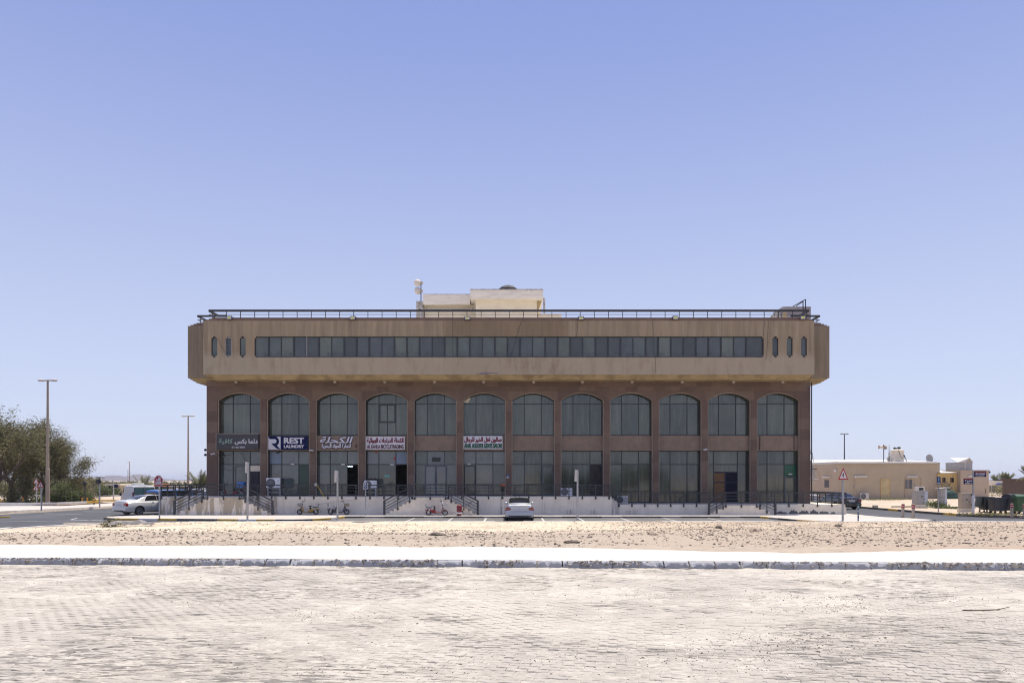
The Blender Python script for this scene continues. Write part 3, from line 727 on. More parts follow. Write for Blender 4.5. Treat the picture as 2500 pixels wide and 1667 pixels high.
# fascia slabs above the arches
xx = x0b; r_ = 0
for z0, z1 in ((9.163, 9.50), (9.503, TOPZ)):
    xx = x0b-(0 if r_ else .6); r_ += 1
    while xx < x1b:
        wd = random.choice([1.15,1.15,1.15,1.7,.9]); a = max(xx, x0b); b = min(xx+wd, x1b)
        if b-a > .05: MB().box(a+.0015, b-.0015, YF+random.choice([0,.003,.0015]), YF+.3, z0, z1-.003).build('stone_slab', random.choice(STONE), B)
        xx += wd
MB().box(x0b+.05, x1b-.05, YF+.05, YF+.69, 9.17, TOPZ-.01).build('facade_backing', STONE[2], B)
# corner downpipes
single('drain_pipe', MB().tube([(x1b+.06, 54.93, .95), (x1b+.06, 54.93, 9.8)], .045, 8), M['black'], 'dark downpipe on the right end of the brown facade', 'drain pipe', (x1b+.06, 54.93, .95))
# windows
def glassmat(i): return GL[(i*7+random.randint(0, 4)) % 5]
def pane(poly, parent, m, y=YG):
    """thin sheet with its own small tilt"""
    mb = MB(); tx = random.uniform(-.008, .008); tz_ = random.uniform(-.006, .006)
    cx = sum(p[0] for p in poly)/len(poly); cz = sum(p[1] for p in poly)/len(poly)
    n = len(poly); f = lambda a, b: (a-cx)*tx+(b-cz)*tz_
    vs = [(a, y+f(a, b), b) for a, b in poly]+[(a, y+.012+f(a, b), b) for a, b in poly]
    mb.add(vs, [tuple(range(n)), tuple(range(2*n-1, n-1, -1))]+[(k, n+k, n+(k+1)%n, (k+1)%n) for k in range(n)])
    return mb.build('pane', m, parent, o=B.location[:])
GS = []
for k, c in enumerate([(.085,.100,.088),(.110,.128,.116),(.072,.088,.070),(.135,.150,.142)]):
    g = mat('shop_glass_%s' % 'abcd'[k], c, .08, .28, .6, 0, stretch=(1,1,.7), ior=1.75); layer(g, (.17,.18,.14), 1.1, .5, .8, (2,1,.5), .6); GS.append(g)
def shopglass(i): return GS[(i*5+random.randint(0, 3)) % 4] if i < 6 else glassmat(i)
def rect(a, b, c, d): return [(a,c),(b,c),(b,d),(a,d)]
for i, c in enumerate(bays):
    xa, xb = c-HW+.0, c+HW; v1_, v2_ = c-HW*.40, c+HW*.40
    zt = SPR+RISE; tr = 8.26; zb = 5.87
    fr = MB(); A = arc(c, HW, SPR, RISE); In = arc(c, HW-.07, SPR, RISE-.06)
    # outer frame following the arch
    O = [(xa, zb)]+A+[(xb, zb)]; I = [(xa+.07, zb+.0)]+In+[(xb-.07, zb+.0)]
    vs = []; fs = []
    for (ox, oz), (ix, iz) in zip(O, I): vs += [(ox,YG-.05,oz),(ix,YG-.05,iz),(ix,YG+.05,iz),(ox,YG+.05,oz)]
    for k in range(len(O)-1):
        for q in range(4): fs.append((k*4+q, (k+1)*4+q, (k+1)*4+(q+1)%4, k*4+(q+1)%4))
    fr.add(vs, fs)
    fr.box(xa, xb, YG-.052, YG+.04, zb, zb+.07)
    r2 = (HW*HW+RISE*RISE)/(2*RISE); czz = SPR+RISE-r2
    arcz = lambda x, off=.05: czz+math.sqrt(max(0, r2*r2-(x-c)**2))-off
    for v in (v1_, v2_): fr.box(v-.024, v+.024, YG-.048, YG+.04, zb+.07, arcz(v))
    fr.box(xa+.07, xb-.07, YG-.046, YG+.04, tr-.028, tr+.028)
    win = fr.build('arched_window', M['frame'], B)
    xs3 = [xa+.05, v1_, v2_, xb-.05]
    for k in range(3):
        a, b = xs3[k]+.01, xs3[k+1]-.01
        if not (i == 3 and k == 1): pane(rect(a, b, zb+.05, tr-.01), win, glassmat(i))
        top = [(a, tr+.01), (b, tr+.01)]+[(b-(b-a)*t/5, arcz(b-(b-a)*t/5, .03)) for t in range(6)]
        pane(top, win, glassmat(i+1))
    if i == 3:   # small sliding window set in the middle light
        f2 = MB(); a, b = v1_+.02, v2_-.02; z2 = 6.93
        f2.box(a, b, YG-.06, YG+.03, z2-.09, z2+.03).box(a, b, YG-.06, YG+.03, tr-.12, tr-.03)
        f2.box(a, a+.09, YG-.06, YG+.03, z2+.03, tr-.12).box(b-.09, b, YG-.06, YG+.03, z2+.03, tr-.12).box(c-.03, c+.03, YG-.055, YG+.03, zb+.06, tr-.12)
        sw = f2.build('sliding_window', M['frame'], B)
        for q in (rect(a+.08, c-.02, z2+.02, tr-.1), rect(c+.02, b-.08, z2+.02, tr-.1), rect(a, c-.02, zb+.05, z2-.08), rect(c+.02, b, zb+.05, z2-.08)): pane(q, sw, GL[3])
    # spandrel
    MB().box(xa+.002, xb-.002, YF+.33, YF+.60, 4.74, 5.868).build('spandrel_panel', M['spandrel'], B)
    # shop front
    z0 = tz(i); zt = 4.738; t2 = 3.72
    fr = MB(); fr.box(xa+.002, xb-.002, YG-.05, YG+.05, zt-.06, zt-.001); fr.box(xa+.002, xa+.06, YG-.05, YG+.05, z0, zt-.061).box(xb-.06, xb-.002, YG-.05, YG+.05, z0, zt-.061)
    if i == 10: u1, u2 = c-1.02, c+.78
    else: u1, u2 = v1_, v2_
    for v in (u1, u2): fr.box(v-.026, v+.026, YG-.048, YG+.045, z0+.06, zt-.061)
    fr.box(xa+.061, xb-.061, YG-.046, YG+.04, t2-.03, t2+.03); fr.box(xa+.061, xb-.061, YG-.05, YG+.05, z0, z0+.08)
    sf = fr.build('shopfront_frame', M['frame_lt'] if i == 4 else M['frame'], B)
    xs3 = [xa+.05, u1, u2, xb-.05]
    for k in range(3):
        a, b = xs3[k]+.01, xs3[k+1]-.01
        mtop = shopglass(i)
        if (i, k) in ((1, 0), (3, 2)): mtop = M['glass_blue']
        pane(rect(a, b, t2+.01, zt-.03), sf, mtop)
        if (i, k) in ((2, 2), (3, 2)): continue              # open doorways
        if i == 7 and k == 2:
            pane(rect(a, b, z0+.05, t2-.01), sf, mat('dirty_black_panel', (.035,.028,.026), .8, .5, 3)); continue
        if i == 10 and k == 1:
            pane(rect(a, b, 3.18, t2-.01), sf, glassmat(i))
            d = MB().box(a, b, YG-.05, YG+.04, 3.10, 3.17).box(c-.16, c-.10, YG-.05, YG+.04, z0+.05, 3.10).box(a, c-.16, YG-.05, YG+.04, 2.36, 2.41).box(c-.10, b, YG-.05, YG+.04, 2.36, 2.41)
            dd = d.build('double_door', mat('blue_door_frame', (.02,.025,.06), .6), B)
            for a_, b_, m_ in ((a, c-.17, M['wood']), (c-.09, b, M['doordark'])):
                for q in (rect(a_, b_, z0+.06, 2.35), rect(a_, b_, 2.42, 3.09)): pane(q, dd, m_)
            continue
        mm = shopglass(i)
        if (i, k) == (1, 2): mm = M['glass_green']
        if i == 11 and k == 2:
            pane(rect(a, b, 2.82, t2-.01), sf, mat('green_sticker_panel', (.012,.10,.05), .35, .1, 2)); 
            MB().box(a, b, YG-.05, YG+.03, 2.70, 2.80).box(a, a+.08, YG-.05, YG+.03, z0+.05, 2.70).box(b-.08, b, YG-.05, YG+.03, z0+.05, 2.70).build('door_frame', M['frame_lt'], B)
            pane(rect(a+.08, b-.08, z0+.06, 2.70), sf, GL[1]); continue
        pane(rect(a, b, z0+.05, t2-.01), sf, mm)
# doors standing in the shopfronts
def shopdoor(cx, w_, z0, z1, i, m=M['frame_lt'], handle=1):
    d = MB(); y = YG-.075; t = .07
    d.box(cx-w_/2, cx+w_/2, y, y+.05, z1-t, z1).box(cx-w_/2, cx+w_/2, y, y+.05, z0, z0+.11)
    d.box(cx-w_/2, cx-w_/2+t, y, y+.05, z0+.11, z1-t).box(cx+w_/2-t, cx+w_/2, y, y+.05, z0+.11, z1-t)
    o = d.build('door', m, B)
    pane(rect(cx-w_/2+t, cx+w_/2-t, z0+.11, z1-t), o, GS[3] if i == 4 else shopglass(i), y+.02)
    hx = cx+handle*(w_/2-.10)
    MB().tube([(hx,y,z0+.95),(hx,y-.05,z0+.97),(hx,y-.05,z0+1.33),(hx,y,z0+1.35)], .013, 6).build('handle', M['galv'], o, o=B.location[:])
shopdoor(bays[0]-.02+.0, .92, T1+.02, 3.62, 0)
shopdoor(bays[4]-.40, .80, T1+.02, 3.64, 4, handle=1); shopdoor(bays[4]+.40, .80, T1+.02, 3.64, 4, handle=-1)
shopdoor(bays[5]-1.10, .86, T1+.02, 3.64, 5, M['frame']); shopdoor(bays[6]+1.10, .86, T1+.02, 3.60, 6, M['frame_lt'], -1)
MB().box(bays[0]+.68, bays[0]+1.45, YG-.09, YG-.055, T1+.05, 3.2).build('door_curtain', mat('dark_striped_curtain', (.035,.033,.038), .8, .5, 5, stretch=(4,1,.1)), B)
MB().box(bays[0]+.68, bays[0]+1.45, YG-.09, YG-.055, 3.21, 3.62).build('transom_board', M['cream'], B)
MB().box(bays[4]-.28, bays[4]+.34, YG-.07, YG-.045, 3.93, 4.25).build('notice_board', M['glass_green'] if 0 else mat('black_green_board', (.008,.02,.017), .4), B)
for px, py in ((715,1132.5),(838,1133.5),(957,1134),(1145,1132.5),(1929,1157)):
    MB().box(X(px-4.6,YG-.1), X(px+4.6,YG-.1), YG-.16, YG-.06, Z(py+1.4,YG-.1), Z(py-1.4,YG-.1)).build('door_closer', M['offwhite'], B)
MB().tube([(X(846,56.6),56.6,3.60),(X(861,56.6),56.6,3.60)], .03, 8).build('tube_light', mat('lit_tube', (.7,.8,.9), .5, 0, emit=((.7,.9,1),5)), B)
# stickers and film scraps visible on the glass
MB().box(X(916,YG),X(921,YG),YG-.03,YG-.015,Z(1106,YG),Z(1101,YG)).build('red_sticker', M['red'], B)
MB().box(X(962,YG),X(966.5,YG),YG-.03,YG-.015,Z(1123,YG),Z(1115,YG)).build('red_sticker', M['red'], B)
MB().box(X(939,YG),X(952,YG),YG-.03,YG-.015,Z(1164.5,YG),Z(1159,YG)).build('mint_sticker', mat('mint_sticker', (.15,.4,.3), .5), B)
q = [(1129,982),(1136,982),(1143,983),(1148,975),(1148,969),(1141,968),(1136,973),(1131,976)]
MB().prism([(X(a,YG), Z(b,YG)) for a, b in q], YG-.035, YG-.015).build('torn_film', M['cream'], B)
q = [(1127,979),(1131,981),(1135,977),(1137,970),(1131,972)]
MB().prism([(X(a,YG), Z(b,YG)) for a, b in q], YG-.037, YG-.036).build('broken_hole', M['dark'], B)
# -------- upper storey
YB = 53.5; YW = 55.3; UB, UT = 10.17, 14.06
fx0, fx1 = X(496, YB), X(1988, YB); wx0, wx1 = X(458.5, YW), X(2025, YW)
bx0, bx1, bz0, bz1 = X(621, YB), X(1865, YB), Z(872, YB), Z(821, YB)
slits = [523, 557.5, 592.3, 1893, 1928, 1963]
def slit_poly(cx, s=1.0, dz=0):
    w2, w1 = .215*s, .12*s; zt, zb_ = Z(820.5, YB)-dz, Z(872, YB)+dz; st = .22
    return [(cx-w1,zb_),(cx+w1,zb_),(cx+w1,zb_+st/2),(cx+w2,zb_+st/2),(cx+w2,zb_+st),(cx+w2,zt-st),(cx+w2,zt-st/2),(cx+w1,zt-st/2),(cx+w1,zt),(cx-w1,zt),(cx-w1,zt-st/2),(cx-w2,zt-st/2),(cx-w2,zt-st),(cx-w2,zb_+st),(cx-w2,zb_+st/2),(cx-w1,zb_+st/2)]
# front wall as boxes around the openings
mb = MB()
zS0, zS1 = Z(872, YB), Z(820.5, YB)
st = .24
mb.box(fx0, fx1, YB, YB+.25, UB, zS0).box(fx0, fx1, YB, YB+.25, bz1, UT)
xcur = fx0
open_ = [(X(p, YB), 's') for p in slits[:3]]+[(0, 'b')]+[(X(p, YB), 's') for p in slits[3:]]
for cx, k in open_:
    if k == 's':
        mb.box(xcur, cx-.215, YB, YB+.25, zS0, bz1)
        for s_ in (-1, 1):
            a, b = sorted((cx+s_*.215, cx+s_*.10)); mb.box(a, b, YB, YB+.25, zS0, zS0+st/2).box(a, b, YB, YB+.25, bz1-st/2, bz1)
        xcur = cx+.215
    else:
        mb.box(xcur, bx0, YB, YB+.25, zS0, bz1); xcur = bx1
mb.box(xcur, fx1, YB, YB+.25, zS0, bz1)
up = mb.build('upper_wall', M['plaster'], B)
# side returns, wings and rear mass
mb = MB(); mb.box(wx0, wx1, YW, 72.2, UB, UT); mb.box(fx0, fx0+.25, YB+.25, YW, UB, UT).box(fx1-.25, fx1, YB+.25, YW, UB, UT)
mb.build('wing_wall', M['wingplaster'], B)
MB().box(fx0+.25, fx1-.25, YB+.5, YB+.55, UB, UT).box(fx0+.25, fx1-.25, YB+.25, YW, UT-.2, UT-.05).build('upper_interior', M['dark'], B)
for dz, dy in ((0, .10), (.10, .22), (.20, .34)):          # stepped cornice under and over
    z1 = UB-dz-.003*(dz > 0)
    MB().box(fx0+dy, fx1-dy, YB+dy, YW+.5, z1-.10 if dz < .2 else TOPZ, z1).build('cornice_step', M['cornice'], B)
    MB().box(wx0+dy*1.4, wx1-dy*1.4, YW+dy*.8, 72.2-dy, z1-.10 if dz < .2 else TOPZ, z1-.001).build('cornice_step', M['cornice'], B)
for k in range(3):
    dy = .10+.11*k; z0 = UT+.001+.10*k
    MB().box(fx0+dy*1.6, fx1-dy*1.6, YB+dy, YW+.6, z0, z0+.10).build('coping_step', M['coping'], B)
    MB().box(wx0+dy*1.6, wx1-dy*1.6, YW+dy, 72-dy, z0-.0005, z0+.0985).build('coping_step', M['coping'], B)
# ribbon window
fr = MB(); yg = YB+.16
fr.box(bx0, bx1, YB+.10, YB+.22, bz0, bz0+.07).box(bx0, bx1, YB+.10, YB+.22, bz1-.05, bz1)
pxs = [621]+[654.8+30.74*k for k in range(39)]+[1865]
xm = [X(p, YB) for p in pxs]
for k, x in enumerate(xm):
    w_ = .055 if (k % 4 == 0 or k % 4 == 3 or k % 4 == 1) else .028
    if 0 < k < len(xm)-1: fr.box(x-w_, x+w_, YB+.11, YB+.21, bz0+.07, bz1-.05)
fr.box(bx0, bx0+.06, YB+.11, YB+.21, bz0+.07, bz1-.05).box(bx1-.09, bx1, YB+.11, YB+.21, bz0+.07, bz1-.05)
rw = fr.build('ribbon_window', M['frame'], B)
glup = [mat('upper_glass_'+'abcdef'[k], c, .12, .18, 1.0, ior=1.6, stretch=(1,1,.6)) for k, c in enumerate([(.095,.112,.098),(.066,.076,.070),(.125,.144,.115),(.052,.060,.055),(.105,.124,.096),(.075,.087,.086)])]
for g in glup: layer(g, (.035,.038,.04), 1.8, .4, .7, (1.5,1,1), .7, box=((2,8,11.72,.15),))
for k in range(len(xm)-1):
    pane(rect(xm[k]+.015, xm[k+1]-.015, bz0+.06, bz1-.04), rw, random.choice(glup), yg)
for s_, e_ in ((bx0, 1), (bx1, -1)):
    MB().box(s_, s_+e_*.10, YB+.001, YB+.25, bz1-.12, bz1).box(s_, s_+e_*.10, YB+.001, YB+.25, bz0, bz0+.09).build('window_corner_step', M['plaster'], B)
for j, p in enumerate(slits):
    cx = X(p, YB); sp = slit_poly(cx)
    fw = MB()
    a, b = cx-.215, cx+.215
    fw.box(a, a+.03, YB+.10, YB+.20, zS0+st/2, bz1-st/2).box(b-.03, b, YB+.10, YB+.20, zS0+st/2, bz1-st/2).box(cx-.12, cx+.12, YB+.10, YB+.20, bz1-st/2, bz1).box(cx-.12, cx+.12, YB+.10, YB+.20, zS0, zS0+st/2)
    if j == 1: fw.box(a, a+.04, YB+.03, YB+.09, zS0+.1, bz1-.1).box(b-.04, b, YB+.03, YB+.09, zS0+.1, bz1-.1).box(a, b, YB+.03, YB+.09, bz1-.14, bz1-.1).box(a, b, YB+.03, YB+.09, zS0+.1, zS0+.14)
    s_ = fw.build('slit_window', M['galv'] if j == 1 else M['frame'], B)
    pane(rect(a+.02, b-.02, zS0+.03, bz1-.03), s_, glup[j % 6], YB+.15)
# plaster damage
q = [(1165,913),(1172,911),(1180,908.5),(1195,909),(1206,910.5),(1217,909),(1214,912),(1200,911.5),(1186,913.5),(1174,913.6)]
MB().prism([(X(a,YB), Z(b,YB)) for a, b in q], YB-.006, YB+.01).build('spalled_patch', mat('spalled_plaster', (.20,.17,.19), .95, .5, 12), B)
MB().box(wx0+1.2, wx1-1.2, YB+2.2, 70.5, UT+.302, UT+.32).build('roof_bounce_sheet', M['whiteroof'], B)  # near-white sheet added out of sight to bounce light onto the lift house
# roof railings
def railing(parent, pts, posts, h, top_w, mids, post_w, m, foot=None, name='railing', top_h=None, midw=.03):
    """top rail and thin rails along a 3D polyline as one mesh; each post a mesh of its own"""
    mb = MB()
    for a, b in zip(pts[:-1], pts[1:]):
        a = Vector(a); b = Vector(b)
        mb.bar(a+Vector((0,0,h-(top_h or top_w)/2)), b+Vector((0,0,h-(top_h or top_w)/2)), top_w, top_h or top_w)
        for q in mids: mb.bar(a+Vector((0,0,q)), b+Vector((0,0,q)), midw)
    r = mb.build(name, m, parent)
    base = parent.location[:] if parent is not None else (0,0,0)
    return r
def posts_on(rail, org, plist, h, w_, m, foot=0, z_extra=0):
    me = None; cache = {}
    for (x, y, z) in plist:
        key = (round(h, 3), round(foot, 3))
        if key not in cache:
            mb = MB().box(-w_/2, w_/2, -w_/2, w_/2, -foot, h)
            if foot: mb.box(-.055, .055, -.035, w_/2+.005, -foot-.02, -foot+.12)
            cache[key] = mb.mesh('post', m)
        link('post', cache[key], rail, (x-org[0], y-org[1], z-org[2]))
zr = UT+.30; H_ = Z(756, YB+.45)-zr
yr = YB+.45; rx0, rx1 = X(510.5, yr), X(1974, yr)
rl = railing(B, [(rx0,yr+1.6,zr),(rx0,yr,zr),(rx1,yr,zr),(rx1,yr+1.6,zr)], None, H_, .10, [H_*.42], .04, M['railroof'], top_h=.15, midw=.035, name='roof_railing')
step = 34.55*yr/F; n = int((rx1-rx0-.2)/step)
posts_on(rl, B.location, [(rx0+.23+step*k, yr, zr) for k in range(n+1)]+[(rx0, yr+1.0, zr), (rx1, yr+1.0, zr)], H_-.12, .045, M['railroof'])
for sx, e in ((wx0+.55, 1), (wx1-.55, -1)):
    yq = YW+.45
    r2_ = railing(B, [(sx+e*2.2,yq,zr),(sx,yq,zr),(sx,yq+15,zr)], None, H_, .10, [H_*.42], .04, M['railroof'], top_h=.13, midw=.035, name='roof_railing')
    posts_on(r2_, B.location, [(sx+e*(.2+1.0*k), yq, zr) for k in range(2)]+[(sx, yq+1.1*k, zr) for k in range(1, 14)], H_-.12, .045, M['railroof'])
# -------- roof structures
P_ = thing('roof_lift_house', 'weathered cream lift house with an overhanging slab standing on the flat roof', 'roof house', (-.5, 66, UT), world=True)
yp = 63.5
MB().box(X(1161,yp), X(1311,yp), yp, yp+6, UT-.3, Z(728,yp)).build('wall', M['cream'], P_)
MB().box(X(1148,yp-.8), X(1326,yp-.8), yp-.8, yp+7, Z(728,yp-.8), Z(708,yp-.8)).build('roof_slab', M['creamold'], P_)
MB().box(X(1148,yp-.8)-.03, X(1326,yp-.8)+.03, yp-.83, yp+7, Z(707.9,yp-.8), Z(705.8,yp-.8)).build('slab_edge', M['oldblock'], P_)
MB().prism([(X(1311.5,yp), Z(728,yp)), (X(1325,yp), Z(728,yp)), (X(1316,yp), Z(752,yp)), (X(1311.5,yp), Z(756,yp))], yp+.1, yp+.5).build('bracket', M['cornice'], P_)
yq = yp+.9
MB().box(X(1034,yq+.4), X(1160.5,yq+.4), yq+.45, yq+6, UT-.3, Z(741,yq)).build('wall', M['cream'], P_)
MB().box(X(1033,yq-.3), X(1147.5,yq-.3), yq-.3, yq+6, Z(742,yq-.3), Z(719,yq-.3)).build('roof_slab', M['creamold'], P_)
MB().box(X(1033,yq-.3)-.02, X(1147.5,yq-.3), yq-.32, yq+6, Z(718.9,yq-.3), Z(717.8,yq-.3)).build('slab_edge', M['oldblock'], P_)
MB().box(X(1033,yq+.3), X(1160,yq+.3), yq+.15, yq+.44, Z(756,yq+.3), Z(754,yq+.3)).build('sill_band', M['oldblock'], P_)
MB().box(X(1312,yp+1), X(1371,yp+1), yp+1, yp+1.25, UT-.2, Z(766,yp+1)).build('low_wall', M['cream'], P_)
MB().ball((X(1289,yp-.85), yp-.86, Z(712.5,yp-.8)), .10, 8, 5, 1, .7, 1).build('bulkhead_lamp', M['white'], P_)
single('roof_pier', MB().box(X(1016,yq), X(1032.5,yq), yq, yq+1.2, UT-.3, Z(735,yq)), M['oldblock'], 'mould-stained blockwork pier on the roof left of the lift house', 'pier', (X(1024,yq), yq+.6, UT))
single('vent_pipe', MB().tube([(X(1326.5,yp-.5),yp-.5,Z(727,yp-.5)),(X(1328.5,yp-.5),yp-.5,Z(730,yp-.5)),(X(1329,yp-.5),yp-.5,Z(764,yp-.5))], .09, 8), M['oldblock'], 'rusty pipe dropping from the right edge of the lift house slab', 'pipe', (X(1329,yp-.5),yp-.5,Z(764,yp-.5)))
cxd = X(1240.5, yp+.2); zc = Z(706, yp-.8)+.01; s = (yp+.2)/F
mb = MB().lathe([(0.0, .56), (9*s, .55), (17*s, .43), (23.5*s, .24), (24.5*s, 0)], 9, (cxd, yp+.25, zc))
single('roof_dome', mb, mat('black_dome_sheet', (.035,.034,.036), .7, .3, 4), 'black faceted dome cover on top of the lift house slab', 'dome', (cxd, yp+.25, zc))
# mast with two dish antennas
ym = yq+.5; mx_ = X(1027.8, ym)
mm_ = thing('antenna_mast', 'thin roof mast carrying two tan drum antennas beside the lift house', 'antenna', (mx_, ym, Z(735,ym)), world=True)
MB().tube([(mx_,ym,Z(735,ym)),(mx_,ym,Z(687,ym))], .045, 6).build('pole', M['railroof'], mm_)
for px, py, rx, rz in ((1019.5, 691, 3.0, 8.8), (1020.5, 710.5, 5.2, 9.2)):
    s = ym/F; mb = MB(); a = math.acos(min(1, rx/rz))
    dd = MB().lathe([(0, .16), (rz*s*.7, .10), (rz*s, 0), (rz*s*.98, -.03), (0, -.16)], 14, (0,0,0), 'X')
    ca_, sa_ = math.cos(a-PI/2+ .0), math.sin(a-PI/2)
    o = link('dish', dd.mesh('dish', M['fibre'], smooth=True), mm_, (X(px,ym)-mx_, -.1, Z(py,ym)-Z(735,ym)), (0, 0, PI/2-math.asin(min(1, rx/rz))+.0))
    o.rotation_euler = (0, 0, -(PI/2-math.asin(rx/rz)))
    MB().box(X(px,ym)+.1, mx_+.12, ym-.06, ym+.06, Z(py+3,ym), Z(py-3.5,ym)).box(mx_-.14, mx_+.16, ym-.08, ym+.08, Z(py+2,ym), Z(py-2,ym)).build('bracket', M['cabtan'], mm_)
# roof box at the right end
yt = 58.5
q = thing('roof_plant_box', 'patched grey sheet metal plant box at the right end of the roof', 'plant box', (X(1938,yt), yt, UT+.3), world=True)
MB().box(X(1911,yt), X(1980,yt), yt, yt+2.2, UT+.2, Z(748,yt)).build('casing', mat('grey_patched_sheet', (.30,.27,.27), .8, .25, 2), q, bevel=.03)
MB().box(X(1900,yt), X(1910.5,yt), yt+.3, yt+1.8, UT+.2, Z(760,yt)).build('low_casing', M['oldblock'], q)
MB().box(X(1911.5,yt), X(1920,yt), yt-.02, yt-.001, UT+.3, Z(762,yt)).build('ochre_board', M['cornice'], q)
q = thing('roof_gantry', 'black triangular steel frame rising above the right end of the roof rail', 'steel frame', (X(1962,55.5), 55.5, UT+.3), world=True)
y_ = 55.5
for a, b, n_ in (((1966.5,731),(1966.5,765),'strut'),((1960.5,735),(1960.5,765),'strut'),((1966.5,731),(1936,748),'brace'),((1960.5,736),(1944,747),'brace')):
    MB().bar((X(a[0],y_),y_,Z(a[1],y_)), (X(b[0],y_),y_,Z(b[1],y_)), .06).build(n_, M['railroof'], q)
# floodlights
fl = None
labels = ['floodlight at the far left end of the roof edge','floodlight above the third window group from the left','floodlight in front of the cream lift house','floodlight just right of the middle of the roof edge','floodlight on the right half of the roof edge','floodlight at the far right end of the roof edge']
for (px, py), lb in zip([(559.5,775.5),(861,776),(1141,776.5),(1418.7,776.5),(1649,775.5),(1960,775)], labels):
    y_ = YB-.12; loc = (X(px,y_), y_, Z(py,y_))
    if fl is None:
        fl = thing('floodlight', 'yellow-faced black '+lb, 'floodlight', loc, group='floodlights along the roof edge')
        MB().box(-.21,.21,-.03,.06,-.15,.13).build('housing', M['black'], fl, bevel=.015)
        MB().box(-.165,.165,-.036,-.0305,-.105,.085).build('lens', M['signwhite'], fl)
        MB().box(-.10,.10,-.041,-.0365,-.06,.045).build('led_panel', M['led'], fl)
        MB().bar((-.19,.06,0),(-.19,.30,.12),.03).bar((.19,.06,0),(.19,.30,.12),.03).build('bracket', M['black'], fl)
    else: dup(fl, loc, random.uniform(-.12,.12), 'yellow-faced black '+lb)
# lamps under the overhang
sl = None
for k, px in enumerate([576.5,694,817.5,939.5,1061,1181,1303,1422,1543,1666,1791,1911]):
    loc = (X(px,54.5), 54.5, TOPZ)
    lb = 'small box lamp under the overhang above arch %s from the left' % ['one','two','three','four','five','six','seven','eight','nine','ten','eleven','twelve'][k]
    if sl is None:
        sl = thing('soffit_lamp', lb, 'lamp', loc, group='lamps under the overhang')
        MB().box(-.10,.10,-.07,.07,-.17,0).build('housing', M['cabtan'], sl, bevel=.01); MB().box(-.08,.08,-.05,.05,-.19,-.172).build('lens', M['galv'], sl)
    else: dup(sl, loc, 0, lb)
# loose cables on the upper facade
def cable(pts, label, r=.009, y=YB-.03, m=None):
    p = [(X(a,y), y, Z(b,y)) for a, b in pts]
    P3 = []
    for (a, b) in zip(p[:-1], p[1:]):
        for t in range(4): P3.append(tuple(a[i]+(b[i]-a[i])*t/4+random.uniform(-.012,.012)*(i != 1) for i in range(3)))
    P3.append(p[-1]); single('cable', MB().tube(P3, r, 5), m or M['black'], label, 'cable', p[0])
cable([(1105.5,774),(1105,800),(1105.5,840),(1105,871)], 'black cable hanging straight down the middle of the upper wall')
cable([(1277,776),(1268,800),(1262,822),(1246,871)], 'black cable slanting down across the ribbon window')
cable([(1410,783),(1410,800),(1407,822)], 'short black cable below the floodlight right of centre')
cable([(1592,783),(1596,822),(1595,845),(1600,871),(1601,912)], 'long kinked cable on the right half of the upper wall')
cable([(1868,782),(1865,800),(1864,820)], 'thin cable left of the right-hand slit windows')
cable([(533,826),(539,842),(549,860)], 'drooping cable between two left slit windows')
cable([(1876,782),(1873,850),(1870,880)], 'faint cable beside the leftmost right-hand slit window', .008)
single('facade_crack_seal', MB().box(X(748,YB),X(749.2,YB),YB+.06,YB+.10,bz0+.05,bz1-.03), M['offwhite'], 'pale vertical joint strip in the ribbon window near its left end', 'strip', (X(748.5,YB),YB+.08,bz0))
# ================================================================== TERRACE, STAIRS, RAILINGS
YT = 52.4; YS = 51.3; GZ = .12
TL, TR = X(393, YT), X(2066, YT)
Tc = thing('terrace', 'raised concrete terrace along the front of the brown building', 'terrace', (0, 53.7, GZ), world=True)
st1, st2 = X(1493, YT), X(1512, YT)
MB().box(TL, x0b-.01, YT+.3, 70, GZ-.1, T1).box(x0b, x0b+.01, YT+.3, YT+.31, GZ, T1).box(x0b-.01, st1, YT+.3, 55.7, GZ-.1, T1-.001).build('floor', M['concrete'], Tc)
MB().box(st2, TR-.3, YT+.3, 55.7, GZ-.1, T2).box(x1b+.01, TR-.3, 55.7, 66, GZ-.1, T2-.001).build('floor', M['concrete'], Tc)
xsL = X(664, YS)
MB().box(TL, xsL, YT, YT+.3, GZ-.1, T1+.004).box(TL, TL+.3, YT+.3, 70, GZ-.1, T1+.004).build('retaining_wall', M['concrete_st'], Tc)
MB().box(xsL+.001, st1, YT, YT+.3, GZ-.1, T1+.004).build('retaining_wall', M['concrete'], Tc)
n = 3
for k in range(n):
    a = st1+(st2-st1)*k/n; b = st1+(st2-st1)*(k+1)/n
    MB().box(a+.001, b, YT, YT+1.3, GZ-.1, T1-(T1-T2)*(k+1)/(n+1)).build('step', M['step'], Tc)
MB().box(st2+.001, TR, YT, YT+.3, GZ-.1, T2+.004).box(TR-.3, TR, YT+.3, 66, GZ-.1, T2+.004).build('retaining_wall', M['concrete'], Tc)
